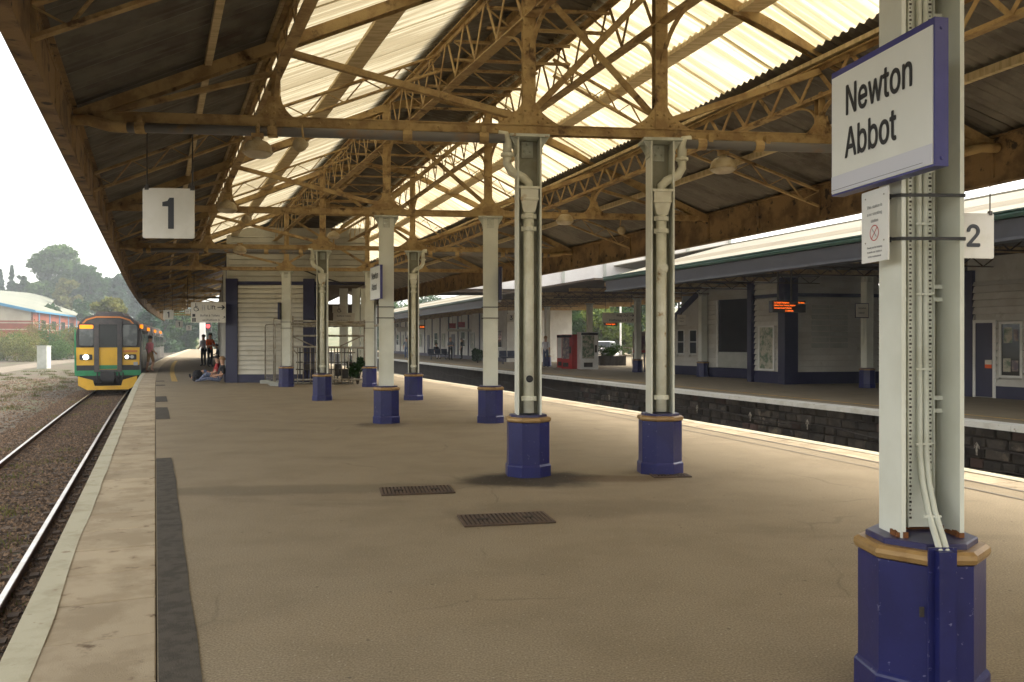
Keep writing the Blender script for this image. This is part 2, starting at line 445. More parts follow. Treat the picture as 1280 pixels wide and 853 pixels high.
# ------------------------------------------------------------------ the lines everything follows
def table(y0, x0, slopes, y1):
    """x along y from a table of slopes (y, dx/dy)"""
    ys = np.arange(y0, y1, .25); sl = np.interp(ys, [a for a, _ in slopes], [b for _, b in slopes])
    xs = x0 + np.concatenate([[0], np.cumsum((sl[1:] + sl[:-1]) / 2 * .25)])
    return ys, xs
_L = table(-30, -.725 + .432 * 30, [(-30, -.432), (24, -.432), (34, -.423), (58, -.385), (90, -.365), (150, -.36), (400, -.34)], 420)
_shift = 5.56 - np.interp(8.98, *table(-30, 0, [(-30, -.27), (9, -.285), (13, -.338), (20, -.395), (28, -.41), (36, -.40), (60, -.38), (150, -.36), (400, -.34)], 420))
_Rr = table(-30, _shift, [(-30, -.27), (9, -.285), (13, -.338), (20, -.395), (28, -.41), (36, -.40), (60, -.38), (150, -.36), (400, -.34)], 420)
_so = 8.97 - np.interp(14.4, *table(-30, 0, [(-30, -.27), (9, -.285), (14, -.32), (20, -.365), (40, -.355), (70, -.335), (150, -.33), (400, -.33)], 420))
_O = table(-30, _so, [(-30, -.27), (9, -.285), (14, -.32), (20, -.365), (40, -.355), (70, -.335), (150, -.33), (400, -.33)], 420)
def XL(y): return float(np.interp(y, *_L))
def XR(y): return float(np.interp(y, *_Rr))
def XO(y): return float(np.interp(y, *_O))
def tangent(fn, y):
    return Vector((fn(y + .5) - fn(y - .5), 1, 0)).normalized()
def off(fn, y, d, z=0.0):
    """point d metres to the right of the line fn at y"""
    t = tangent(fn, y)
    return Vector((fn(y) + t.y * d, y - t.x * d, z))
def strip(fn, y0, y1, d0, d1, z, step=1.0):
    mb = MB(); n = max(1, int(math.ceil((y1 - y0) / step)))
    vs = []
    for i in range(n + 1):
        y = y0 + (y1 - y0) * i / n
        vs += [off(fn, y, d0, z), off(fn, y, d1, z)]
    mb.add(vs, [(2 * i, 2 * i + 1, 2 * i + 3, 2 * i + 2) for i in range(n)])
    return mb
def sweep(mb, fn, ys, prof):
    """prof: closed list of (d, z); swept along fn"""
    n = len(prof); vs = []; fs = []
    for y in ys:
        for d, z in prof: vs.append(off(fn, y, d, z))
    for i in range(len(ys) - 1):
        for k in range(n):
            a, b = i * n + k, i * n + (k + 1) % n
            fs.append((a, b, b + n, a + n))
    fs.append(tuple(range(n - 1, -1, -1))); fs.append(tuple((len(ys) - 1) * n + k for k in range(n)))
    mb.add(vs, fs); return mb
def rng(a, b, st):
    n = max(1, int(round((b - a) / st))); return [a + (b - a) * i / n for i in range(n + 1)]
# ------------------------------------------------------------------ foliage helpers
rs = np.random.RandomState(11)
def np_mesh(name, verts, nper, m, smooth=False):
    """verts (n, nper, 3): n separate faces"""
    n = verts.shape[0]; me = bpy.data.meshes.new(name)
    me.vertices.add(n * nper); me.vertices.foreach_set('co', verts.reshape(-1).astype(np.float32))
    me.loops.add(n * nper); me.loops.foreach_set('vertex_index', np.arange(n * nper, dtype=np.int32))
    me.polygons.add(n); me.polygons.foreach_set('loop_start', np.arange(0, n * nper, nper, dtype=np.int32))
    me.polygons.foreach_set('loop_total', np.full(n, nper, dtype=np.int32))
    me.materials.append(MATS[m]); me.update(calc_edges=True)
    return me
def leaf_verts(cen, size):
    n = len(cen)
    a = rs.normal(size=(n, 3)); a /= np.linalg.norm(a, axis=1)[:, None]
    b = rs.normal(size=(n, 3)); b -= (a * b).sum(1)[:, None] * a; b /= np.linalg.norm(b, axis=1)[:, None]
    s = (size * rs.uniform(.6, 1.4, n))[:, None]
    return np.stack([cen - a * s, cen + b * s * .55, cen + a * s, cen - b * s * .55], 1)
def leaf_cloud(name, clumps, n, size, m, parent):
    """clumps: (x, y, z, rx, ry, rz); leaves lie mostly near each clump's surface"""
    w = np.array([c[3] * c[4] + c[5] * c[3] for c in clumps]); w = w / w.sum()
    idx = rs.choice(len(clumps), n, p=w); cl = np.array(clumps)[idx]
    d = rs.normal(size=(n, 3)); d /= np.linalg.norm(d, axis=1)[:, None]
    r = rs.uniform(.35, 1.0, n) ** .5 * rs.uniform(.85, 1.12, n)
    cen = cl[:, :3] + d * cl[:, 3:6] * r[:, None]
    me = np_mesh(name, leaf_verts(cen, size), 4, m)
    o = bpy.data.objects.new(name, me); col.objects.link(o); attach(o, parent)
    return o
def crown_clumps(base, h, w, k, low=.25, cone=0.0, seed=0):
    """k clumps filling a crown of height h and width w above base"""
    rr = random.Random(seed); out = []
    for i in range(k):
        t = rr.random() ** .8; z = low + (1 - low) * t
        prof = math.sqrt(max(.05, 1 - ((z - .58) / .52) ** 2)) if not cone else max(.06, (1 - z) * 1.05)
        a = rr.uniform(0, 6.283); q = prof * w / 2 * math.sqrt(rr.random()) * .8
        s = w * rr.uniform(.11, .2) * (1 if not cone else .7 * (1.25 - z))
        out.append((base.x + q * math.cos(a), base.y + q * math.sin(a), base.z + h * z - s * .4, s, s, s * rr.uniform(.6, .85)))
    return out
def tree(label, base, h, w, lm, n, size, k=26, cone=0.0, seed=0, name='tree', group=None, low=.25, trunk_r=None):
    t = thing(name, label, 'tree', base, group)
    mb = MB(); rr = random.Random(seed + 5); r0 = trunk_r or h * .025
    top = base + Vector((rr.uniform(-.04, .04) * h, rr.uniform(-.04, .04) * h, h * .8))
    mb.tube([base, base.lerp(top, .4) + Vector((rr.uniform(-.02, .02) * h, 0, 0)), top], [r0, r0 * .7, r0 * .15], 7)
    for i in range(7):
        p = base.lerp(top, .3 + .08 * i); a = rr.uniform(0, 6.28)
        q = p + Vector((math.cos(a) * w * .32, math.sin(a) * w * .32, h * rr.uniform(.06, .2)))
        mb.tube([p, p.lerp(q, .5) + Vector((0, 0, -.02 * h)), q], [r0 * .35, r0 * .25, r0 * .08], 5)
    mb.build('trunk', 'bark', t)
    leaf_cloud('crown', crown_clumps(base, h, w, k, low, cone, seed), n, size, lm, t)
    return t
def shrub(label, base, h, w, lm, n, size, seed=0, group=None, name='shrub', k=9):
    t = thing(name, label, 'shrub', base, group)
    mb = MB(); rr = random.Random(seed)
    for i in range(6):
        a = rr.uniform(0, 6.28)
        mb.tube([base, base + Vector((math.cos(a) * w * .12, math.sin(a) * w * .12, h * .4)), base + Vector((math.cos(a) * w * .33, math.sin(a) * w * .33, h * .8))], [.035, .025, .008], 5)
    mb.build('stem', 'bark', t)
    cl = []
    for i in range(k):
        a = rr.uniform(0, 6.28); q = w * .36 * math.sqrt(rr.random()); z = rr.uniform(.15, .82)
        s = w * rr.uniform(.13, .24)
        cl.append((base.x + q * math.cos(a), base.y + q * math.sin(a), base.z + h * z, s, s, min(s, h * .3)))
    leaf_cloud('foliage', cl, n, size, lm, t)
    return t

# ------------------------------------------------------------------ ground
GZ = -1.12
mb = MB(); mb.quad((-760, -200, GZ), (640, -200, GZ), (640, 880, GZ), (-760, 880, GZ))
tag(mb.build('ground', 'ground_left'), kind='structure')

# ballast bed with rails and sleepers, platform one
RZ = -.915
TC = -1.41
def track(fn, dc, y0, y1, ys0, ys1, label_far=None):
    mb = MB()
    ys = rng(y0, y1, 1.5)
    prof = [(-1.75, GZ - .02), (-1.15, -1.055), (1.15, -1.055), (1.36, GZ - .02)]
    sweep(mb, fn, ys, [(dc + d, z) for d, z in prof])
    bed = tag(mb.build('ballast_bed', 'ballast'), kind='structure')
    for s in (-1, 1):
        c = dc + s * .7525
        mb = MB()
        sweep(mb, fn, ys, [(c - .07, RZ - .15), (c + .07, RZ - .15), (c + .07, RZ - .135), (c + .012, RZ - .115), (c + .012, RZ - .045), (c + .036, RZ - .03), (c + .036, RZ - .003), (c - .036, RZ - .003), (c - .036, RZ - .03), (c - .012, RZ - .045), (c - .012, RZ - .115), (c - .07, RZ - .135)])
        rail = mb.build('rail', 'rail_side', bed)
        mb = MB(); sweep(mb, fn, ys, [(c - .031, RZ - .0035), (c + .031, RZ - .0035), (c + .026, RZ + .003), (c - .026, RZ + .003)])
        mb.build('running_surface', 'rail_top', rail)
    y = ys0
    while y < ys1:
        t = tangent(fn, y); n = Vector((t.y, -t.x, 0)); c = off(fn, y, dc, -1.095)
        jit = random.uniform(-.02, .02)
        mb = MB(); mb.beam(c - n * 1.28 + t * jit, c + n * 1.22, .25, .1)
        for s in (-1, 1):
            for q in (-1, 1):
                mb.box(c + n * (s * .7525 + q * .13) + Vector((0, 0, .065)), (.09, .14, .04), -math.atan2(t.x, t.y))
        mb.build('sleeper', 'sleeper', bed)
        y += .66
    return bed
track(XL, TC, 2, 160, 4.5, 38)
track(XR, 1.46, -6, 90, 20, 38)

# loose ballast
def stones(n, y0, y1, d0, d1, z, fn, smin, smax, name, m, zf=None):
    u = rs.rand(n); yy = y0 + (y1 - y0) * u ** 1.6; dd = rs.uniform(d0, d1, n)
    cx = np.interp(yy, *_L) if fn is XL else np.interp(yy, *_Rr)
    cen = np.stack([cx + dd * .92, yy + dd * .38, np.full(n, z)], 1)
    if zf is not None: cen[:, 2] = zf(dd)
    s = rs.uniform(smin, smax, n)[:, None]
    oct_ = np.array([[1, 0, 0], [0, 1, 0], [-1, 0, 0], [0, -1, 0], [0, 0, 1], [0, 0, -1]], float)
    tri = np.array([[0, 1, 4], [1, 2, 4], [2, 3, 4], [3, 0, 4], [1, 0, 5], [2, 1, 5], [3, 2, 5], [0, 3, 5]])
    an = rs.uniform(0, 6.28, n); ca, sa = np.cos(an), np.sin(an)
    sc = rs.uniform(.6, 1.2, (n, 6, 3)) * np.array([1, 1, .6])
    p = oct_[None] * sc
    q = np.stack([p[..., 0] * ca[:, None] - p[..., 1] * sa[:, None], p[..., 0] * sa[:, None] + p[..., 1] * ca[:, None], p[..., 2]], -1) * s[:, None] + cen[:, None]
    v = q[:, tri].reshape(-1, 3, 3)
    o = bpy.data.objects.new(name, np_mesh(name, v, 3, m)); col.objects.link(o)
    return tag(o, kind='stuff')
bedz = lambda d: np.interp(d - TC, [-1.75, -1.15, 1.15, 1.36], [GZ, -1.05, -1.05, GZ]) + .004
tag(stones(34000, 4.0, 45, -3.3, -.05, 0, XL, .022, .058, 'ballast_stones', 'ballast_stone', bedz), 'brown ballast stones between and beside the rails', 'ballast')
tag(stones(12000, 8, 60, -9, -3.0, GZ + .01, XL, .02, .06, 'gravel', 'ballast_stone'), 'loose stones strewn over the bare ground left of the track', 'gravel')
# weeds in the track
def tufts(name, n, y0, y1, d0, d1, z, h, m, clump=60, fn=_L):
    cy = y0 + (y1 - y0) * rs.rand(clump) ** 1.3; cd = rs.uniform(d0, d1, clump)
    k = rs.randint(0, clump, n); yy = cy[k] + rs.normal(0, .22, n); dd = cd[k] + rs.normal(0, .16, n)
    b = np.stack([np.interp(yy, *fn) + dd * .92, yy + dd * .38, np.full(n, z)], 1)
    a = rs.uniform(0, 6.28, n); w = .012; hh = h * rs.uniform(.4, 1.2, n)
    sd = np.stack([np.cos(a), np.sin(a), np.zeros(n)], 1) * w
    tip = b + np.stack([rs.normal(0, .35, n) * hh, rs.normal(0, .35, n) * hh, hh], 1)
    v = np.stack([b - sd, b + sd, tip], 1)
    o = bpy.data.objects.new(name, np_mesh(name, v, 3, m)); col.objects.link(o)
    return tag(o, kind='stuff')
tag(tufts('track_weeds', 3200, 7, 38, -2.7, -.4, -1.06, .08, 'leaf_olive', 46), 'low green weeds growing among the ballast', 'weeds')
tag(tufts('verge_grass', 16000, 16, 75, -14, -4.2, GZ, .16, 'grass_blade', 260), 'dry grass on the waste ground left of the track', 'grass')

# pale path, white cabinet
mb = MB()
pa = [G(-120, 476, -1.1), G(0, 467, -1.1), G(60, 457, -1.1), G(108, 451.5, -1.1), G(128, 449, -1.1)]
pb = [G(-120, 466, -1.1), G(0, 459.5, -1.1), G(60, 451.5, -1.1), G(108, 447.5, -1.1), G(126, 446.5, -1.1)]
for i in range(4): mb.quad(pa[i], pa[i + 1], pb[i + 1], pb[i])
tag(mb.build('path', 'path_pale'), kind='structure')

# ------------------------------------------------------------------ island platform (platforms 1 and 2)
PY0, PY1 = -9.0, 150.0
plat = MB()
ys = rng(PY0, PY1, .75)
vs = []
for y in ys:
    a = off(XL, y, .675, 0); b = off(XR, y, -.62, 0)
    if y > 75: b = off(XL, y, max(4.0, (b - a).length * .5), 0)
    vs += [a, b]
plat.add(vs, [(2 * i, 2 * i + 1, 2 * i + 3, 2 * i + 2) for i in range(len(ys) - 1)])
platform = tag(plat.build('platform', 'asphalt'), kind='structure')
mb = MB(); sweep(mb, XL, rng(PY0, PY1, 1.5), [(.09, -.09), (.6, -.09), (.6, -1.2), (.09, -1.2)])
mb.build('platform_wall', 'wall_dark', platform)
mb = MB(); sweep(mb, XR, rng(PY0, 75, 1.5), [(-.6, -.09), (-.09, -.09), (-.09, -1.2), (-.6, -1.2)])
mb.build('platform_wall', 'wall_dark', platform)
def slab(fn, y0, y1, d0, d1, zt, m, dz=0):
    mb = MB()
    g = .007
    a = [off(fn, y0 + g, d0), off(fn, y0 + g, d1), off(fn, y1 - g, d1), off(fn, y1 - g, d0)]
    bv = .006
    c = (a[0] + a[1] + a[2] + a[3]) / 4
    mb.hexa([p + Vector((0, 0, zt - .09)) for p in a], [p + Vector((0, 0, zt - bv)) for p in a])
    k = len(mb.v) - 4
    top = [c + (p - c) * (1 - bv / .3) + Vector((0, 0, zt)) for p in a]
    mb.f.pop(1); mb.m.pop(1)
    mb.add(top, [(0, 1, 2, 3)])
    n = len(mb.v) - 4
    for i in range(4): mb.f.append((k + i, k + (i + 1) % 4, n + (i + 1) % 4, n + i)); mb.m.append(0)
    return mb.build('coping_slab', m, platform)
y = -1.5
while y < 31:
    L = .61
    slab(XL, y, y + L, 0, .67, random.uniform(-.004, .003), 'coping'); y += L
yl = y
mb = MB(); sweep(mb, XL, rng(yl, PY1, 1.2), [(0, -.09), (.67, -.09), (.67, 0), (0, 0)]); mb.build('coping_strip', 'coping', platform)
mb = MB(); sweep(mb, XL, rng(PY0, -1.5, 1.2), [(0, -.09), (.67, -.09), (.67, 0), (0, 0)]); mb.build('coping_strip', 'coping', platform)
y = 5.2
while y < 40:
    L = .92
    slab(XR, y, y + L, -.615, 0, random.uniform(-.003, .003), 'coping'); y += L
mb = MB(); sweep(mb, XR, rng(y, 75, 1.2), [(-.615, -.09), (0, -.09), (0, 0), (-.615, 0)]); mb.build('coping_strip', 'coping', platform)
mb = MB(); sweep(mb, XR, rng(PY0, 5.2, 1.2), [(-.615, -.09), (0, -.09), (0, 0), (-.615, 0)]); mb.build('coping_strip', 'coping', platform)
def painted(fn, y0, y1, d0, d1, m, z=.0065, rag=.012, step=.35):
    """a worn painted line: its inner edge wanders a little"""
    mb = MB(); yy = rng(y0, y1, step); vs = []
    w = 0
    for y in yy:
        w = .7 * w + random.uniform(-rag, rag)
        vs += [off(fn, y, d0, z), off(fn, y, d1 + w, z)]
    mb.add(vs, [(2 * i, 2 * i + 1, 2 * i + 3, 2 * i + 2) for i in range(len(yy) - 1)])
    return mb.build('painted_line', m, platform)
painted(XL, -1.5, 60, .003, .15, 'coping_white', rag=.008)
painted(XL, 60, 148, .003, .15, 'coping_white', step=2)
painted(XR, 0, 74, -.003, -.2, 'coping_white', rag=.02)
painted(XR, 3, 40, -.64, -.68, 'grey_line', rag=.004)
painted(XR, 3, 30, -1.02, -1.05, 'grey_line', rag=.004)
painted(XL, 30, 62, 1.22, 1.42, 'yellow_line', rag=.004)
# dark trench repair and square patches beside the coping
painted(XL, .4, 10.25, .68, .865, 'asphalt_patch', rag=.008)
for a, b, d in ((15.5, 18.3, .93), (20.0, 22.0, .95), (27.3, 27.9, .98), (30.2, 30.7, .98)):
    painted(XL, a, b, .68, d, 'asphalt_patch', rag=.006)
# worn asphalt patch and stains with a shape of their own
def blotch(pts, m, z, name='stain'):
    mb = MB(); n = len(pts); c = sum(pts, Vector((0, 0, 0))) / n
    ring = []
    for i in range(n):
        p, q = pts[i], pts[(i + 1) % n]
        for k in range(5):
            v = p.lerp(q, k / 5) + Vector((random.uniform(-.02, .02), random.uniform(-.02, .02), 0)); v.z = z; ring.append(v)
    mb.add([Vector((c.x, c.y, z))] + ring, [(0, i + 1, (i + 1) % len(ring) + 1) for i in range(len(ring))])
    return mb.build(name, m, platform)
def asphalt_upgrade():
    """cracks, grit and the broad dark stain band across the platform"""
    m = MATS['asphalt']; nt = m.node_tree; n = nt.nodes; l = nt.links
    b = n['Principled BSDF']; src = b.inputs['Base Color'].links[0].from_socket
    geo = n.new('ShaderNodeNewGeometry')
    def mapped(loc, rot, sc):
        mp = n.new('ShaderNodeMapping'); mp.vector_type = 'TEXTURE'
        mp.inputs['Location'].default_value = loc; mp.inputs['Rotation'].default_value = (0, 0, rot); mp.inputs['Scale'].default_value = sc
        l.new(geo.outputs['Position'], mp.inputs[0]); return mp.outputs[0]
    def blob(loc, rot, sc, strength, cl, src):
        """one soft-edged stain: noisy ellipse"""
        v = mapped(loc, rot, sc)
        nz = n.new('ShaderNodeTexNoise'); nz.inputs['Scale'].default_value = 2.2; nz.inputs['Detail'].default_value = 6
        l.new(geo.outputs['Position'], nz.inputs['Vector'])
        ln = n.new('ShaderNodeVectorMath'); ln.operation = 'LENGTH'; l.new(v, ln.inputs[0])
        ad = n.new('ShaderNodeMath'); ad.operation = 'MULTIPLY_ADD'; ad.inputs[1].default_value = .9; ad.inputs[2].default_value = -.45
        l.new(nz.outputs[0], ad.inputs[0])
        sm = n.new('ShaderNodeMath'); l.new(ln.outputs['Value'], sm.inputs[0]); l.new(ad.outputs[0], sm.inputs[1])
        mr = n.new('ShaderNodeMapRange'); mr.interpolation_type = 'SMOOTHSTEP'
        mr.inputs['From Min'].default_value = 1.05; mr.inputs['From Max'].default_value = .45; mr.inputs['To Max'].default_value = strength
        l.new(sm.outputs[0], mr.inputs['Value'])
        mx = n.new('ShaderNodeMix'); mx.data_type = 'RGBA'; l.new(mr.outputs[0], mx.inputs['Factor']); l.new(src, mx.inputs[6]); mx.inputs[7].default_value = cl + (1,)
        return mx.outputs[2]
    src = blob((-2.1, 8.35, 0), R(7), (2.6, .36, 1), .45, (.10, .078, .052), src)
    src = blob((.22, 8.95, 0), R(4), (1.0, .62, 1), .9, (.03, .023, .016), src)
    src = blob((1.2, 9.0, 0), R(4), (.7, .3, 1), .6, (.10, .06, .03), src)
    src = blob((-2.35, 14.8, 0), R(4), (.6, .5, 1), .5, (.07, .05, .035), src)
    src = blob((.6, 7.4, 0), R(10), (1.6, .5, 1), .3, (.085, .06, .04), src)
    src = blob((-.6, 4.6, 0), R(30), (1.2, .5, 1), .25, (.30, .235, .15), src)
    # cracks
    vo = n.new('ShaderNodeTexVoronoi'); vo.feature = 'DISTANCE_TO_EDGE'; vo.inputs['Scale'].default_value = .42
    nz = n.new('ShaderNodeTexNoise'); nz.inputs['Scale'].default_value = 2.5; nz.inputs['Detail'].default_value = 6
    l.new(geo.outputs['Position'], nz.inputs['Vector'])
    va = n.new('ShaderNodeMix'); va.data_type = 'VECTOR'; va.inputs['Factor'].default_value = .16
    l.new(geo.outputs['Position'], va.inputs[4]); l.new(nz.outputs['Color'], va.inputs[5]); l.new(va.outputs[1], vo.inputs['Vector'])
    mr = n.new('ShaderNodeMapRange'); mr.inputs['From Min'].default_value = .006; mr.inputs['From Max'].default_value = .0; mr.inputs['To Max'].default_value = .26
    l.new(vo.outputs['Distance'], mr.inputs['Value'])
    n2 = n.new('ShaderNodeTexNoise'); n2.inputs['Scale'].default_value = .8; l.new(geo.outputs['Position'], n2.inputs['Vector'])
    m2 = n.new('ShaderNodeMapRange'); m2.inputs['From Min'].default_value = .5; m2.inputs['From Max'].default_value = .6; l.new(n2.outputs[0], m2.inputs['Value'])
    mu = n.new('ShaderNodeMath'); mu.operation = 'MULTIPLY'; l.new(mr.outputs[0], mu.inputs[0]); l.new(m2.outputs[0], mu.inputs[1])
    mx = n.new('ShaderNodeMix'); mx.data_type = 'RGBA'; l.new(mu.outputs[0], mx.inputs['Factor']); l.new(src, mx.inputs[6]); mx.inputs[7].default_value = (.05, .036, .024, 1)
    # grit
    n3 = n.new('ShaderNodeTexNoise'); n3.inputs['Scale'].default_value = 90; n3.inputs['Detail'].default_value = 3; l.new(geo.outputs['Position'], n3.inputs['Vector'])
    m3 = n.new('ShaderNodeMapRange'); m3.inputs['From Min'].default_value = .3; m3.inputs['From Max'].default_value = .7; m3.inputs['To Min'].default_value = .70; m3.inputs['To Max'].default_value = 1.30
    l.new(n3.outputs[0], m3.inputs['Value'])
    vm = n.new('ShaderNodeVectorMath'); vm.operation = 'SCALE'; l.new(mx.outputs[2], vm.inputs[0]); l.new(m3.outputs[0], vm.inputs['Scale'])
    # trodden gum and grit specks
    last = vm.outputs[0]
    for sc_, rad, cl, off_, gt in ((5.0, .03, (.36, .31, .23, 1), 0.0, .8), (4.3, .04, (.08, .062, .045, 1), 17.0, .93), (13.0, .05, (.42, .37, .29, 1), 31.0, .78)):
        mp = n.new('ShaderNodeMapping'); mp.inputs['Location'].default_value = (off_, off_, 0); l.new(geo.outputs['Position'], mp.inputs[0])
        vv = n.new('ShaderNodeTexVoronoi'); vv.inputs['Scale'].default_value = sc_; vv.voronoi_dimensions = '2D'; l.new(mp.outputs[0], vv.inputs['Vector'])
        r1 = n.new('ShaderNodeMapRange'); r1.inputs['From Min'].default_value = rad * 1.4; r1.inputs['From Max'].default_value = rad * .7; r1.inputs['To Max'].default_value = .7; l.new(vv.outputs['Distance'], r1.inputs['Value'])
        sp_ = n.new('ShaderNodeSeparateColor'); l.new(vv.outputs['Color'], sp_.inputs[0])
        th = n.new('ShaderNodeMath'); th.operation = 'GREATER_THAN'; th.inputs[1].default_value = gt; l.new(sp_.outputs[0], th.inputs[0])
        mu2 = n.new('ShaderNodeMath'); mu2.operation = 'MULTIPLY'; l.new(r1.outputs[0], mu2.inputs[0]); l.new(th.outputs[0], mu2.inputs[1])
        mz = n.new('ShaderNodeMix'); mz.data_type = 'RGBA'; l.new(mu2.outputs[0], mz.inputs['Factor']); l.new(last, mz.inputs[6]); mz.inputs[7].default_value = cl
        last = mz.outputs[2]
    l.new(last, b.inputs['Base Color'])
asphalt_upgrade()

def cover(label, c, w, d, rz):
    """ribbed cast-iron access cover set in the asphalt"""
    t = thing('access_cover', label, 'manhole cover', (c.x, c.y, 0), 'iron access covers in the platform', local=True, rz=rz)
    mb = MB(); mb.box((0, 0, .004), (w, d, .006)); mb.build('tray', 'iron_recess', t)
    mb = MB()
    for s in (-1, 1):
        mb.box((s * (w / 2 - .012), 0, .009), (.024, d, .012)); mb.box((0, s * (d / 2 - .012), .009), (w - .05, .024, .012))
    mb.build('frame', 'iron_cover', t)
    n = int((w - .06) / .036)
    bar = MB().box((0, 0, 0), (.02, d - .055, .010)).mesh('rib', 'iron_cover')
    for i in range(n): raw('rib', bar, t, (-w / 2 + .048 + i * (w - .096) / (n - 1), 0, .0115))
    for s in (-1, 1):
        mb = MB(); mb.box((s * w * .25, 0, .013), (.09, .06, .012)); mb.build('lifting_key', 'iron_recess', t)
cover('ribbed rusty iron cover in the open platform before the pillars', G(632, 650), .76, .43, R(12))
cover('faded ribbed iron cover in the stained strip left of the pillar', G(521, 614), .72, .42, R(12))
cover('small brown iron cover at the foot of the right-hand pillar', G(838, 595.5), .42, .22, R(5))
# ------------------------------------------------------------------ columns of the island platform
COLS = {  # photo foot pixels -> position
    'A1': G(660, 593.5), 'B1': G(825, 590.5), 'A2': G(483, 528.5), 'B2': G(613, 528.0),
    'A3': G(403, 500.5), 'B3': G(517, 500.0), 'A4': G(358, 483.6), 'B4': G(462, 483.6)}
FG = Vector((1.745, 3.53, 0))
CTOP = 3.79
def octo(r, z): return [(r * math.cos(R(22.5 + 45 * k)), r * math.sin(R(22.5 + 45 * k)), z) for k in range(8)]
def plinth(t):
    q = 1 / math.cos(R(22.5))
    mb = MB(); mb.lathe((0, 0, 0), [(.243 * q, 0), (.243 * q, .115), (.238 * q, .125), (.228 * q, .137), (.228 * q, .598)], 8, R(22.5))
    b = mb.build('base', 'blue_paint', t)
    mb = MB(); mb.lathe((0, 0, 0), [(.222 * q, .599), (.239 * q, .607), (.245 * q, .625), (.243 * q, .643), (.228 * q, .655), (.2 * q, .657)], 8, R(22.5))
    mb.build('moulding', 'gold_paint', b)
    mb = MB(); mb.lathe((0, 0, 0), [(.2 * q, .6575), (.2 * q, .678), (.195 * q, .682)], 8, R(22.5)); mb.build('top_plate', 'blue_top', b)
def shaft(t, plated, w=.27, d=.26):
    mb = MB(); h0, h1 = .682, CTOP - .03; zc, zh = (h0 + h1) / 2, h1 - h0
    for s in (-1, 1): mb.box((s * (w / 2 - .009), 0, zc), (.018, d, zh))
    if plated:
        mb.box((0, -d / 2 + .022, zc), (w - .037, .014, zh)); mb.box((0, d / 2 - .022, zc), (w - .037, .014, zh))
    else:
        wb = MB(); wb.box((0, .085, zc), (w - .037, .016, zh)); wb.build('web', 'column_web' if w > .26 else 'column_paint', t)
    o = mb.build('shaft', 'column_paint', t)
    mb = MB(); mb.box((0, 0, CTOP - .015), (w + .17, d + .06, .03))
    for s in (-1, 1):
        for q in (-1, 1): mb.prism([(s * w / 2, q * .1, CTOP - .03), (s * (w / 2 + .08), q * .1, CTOP - .03), (s * w / 2, q * .1, CTOP - .16)], (0, .012, 0))
    yq = -d / 2 + .013 if plated else .070
    mb.box((0, yq - .004, CTOP - .13), (.13, .012, .18))
    for x, z in ((0, -.07), (-.035, -.15), (.035, -.15)): mb.rivet((x, yq - .01, CTOP + z), (0, -1, 0), .018)
    for s in (-1, 1):
        mb.box((s * (w / 2 + .006), 0, CTOP - .12), (.012, d * .8, .17))
        for q in (-.07, .07):
            for z in (-.08, -.16): mb.rivet((s * (w / 2 + .012), q, CTOP + z), (s, 0, 0), .014)
    mb.build('capital', 'column_cap', t)
    return o
def downpipe(t, side):
    """rainwater pipe with hopper in the open face of the column, swan neck from the given side"""
    mb = MB(); y = -.055
    x0 = side * .24
    mb.tube([(x0 + side * .1, y, CTOP + .0), (x0 + side * .02, y, CTOP - .005), (x0, y, CTOP - .06), (x0, y, CTOP - .2)], .052, 10)
    neck = mb.build('swan_neck', 'pipe_paint', t, smooth=True)
    mb = MB(); mb.lathe((x0, y, CTOP - .24), [(.062, 0), (.074, .005), (.074, .035), (.062, .04)], 12); mb.build('collar', 'pipe_paint', neck)
    mb = MB(); mb.tube([(x0, y, CTOP - .22), (x0, y, CTOP - .32), (x0 * .82, y, CTOP - .40), (x0 * .25, y, CTOP - .47), (0, y, CTOP - .53), (0, y, CTOP - .6)], .05, 10)
    mb.build('bend', 'pipe_paint', neck, smooth=True)
    mb = MB()
    def ring(a, b, z): return [(-a, y - b, z), (a, y - b, z), (a, y + b, z), (-a, y + b, z)]
    zs = [(.115, .085, -.575), (.115, .085, -.6), (.10, .075, -.605), (.098, .073, -.70), (.105, .078, -.705), (.105, .078, -.725), (.095, .07, -.73), (.075, .06, -.82), (.06, .055, -.86)]
    for (a, b, z), (a2, b2, z2) in zip(zs[:-1], zs[1:]): mb.hexa(ring(a2, b2, CTOP + z2), ring(a, b, CTOP + z))
    mb.build('hopper', 'pipe_paint', t)
    mb = MB(); mb.tube([(0, y, CTOP - .86), (0, y, .70)], .060, 14)
    p = mb.build('downpipe', 'pipe_paint', t, smooth=True)
    for z in (CTOP - .93, 2.72, .83):
        mb = MB(); mb.lathe((0, y, z), [(.061, 0), (.074, .01), (.074, .05), (.061, .06)], 12); mb.box((0, y - .005, z + .03), (.17, .03, .05)); mb.build('bracket', 'pipe_paint', p)
GR = 'pillars under the island canopy'
def new_column(name, label, c, kind, side, rz):
    t = thing('canopy_pillar', label, 'pillar', c, GR, local=True, rz=rz)
    plinth(t); shaft(t, kind == 'plated')
    if kind == 'pipe': downpipe(t, side)
    return t
p1 = new_column('A1', 'pale grey pillar with downpipe bearing a small black disc, dark stain at its blue foot', COLS['A1'], 'pipe', -1, R(7))
mb = MB(); mb.lathe((0, 0, 0), [(.04, 0), (.04, .012), (.03, .016)], 14)
disc = mb.build('end_cap', 'sign_black', p1); disc.rotation_euler = (R(90), 0, 0); disc.location = (.0, -.117, 1.08)
p2 = new_column('B1', 'pale grey pillar with downpipe and a small round boss, blue foot, no dark stain', COLS['B1'], 'pipe', 1, R(4))
mb = MB(); mb.lathe((0, 0, 0), [(.065, 0), (.065, .015), (.035, .02), (.035, .032)], 14)
disc = mb.build('boss', 'pipe_paint', p2); disc.rotation_euler = (R(90), 0, 0); disc.location = (.0, -.117, 2.32)
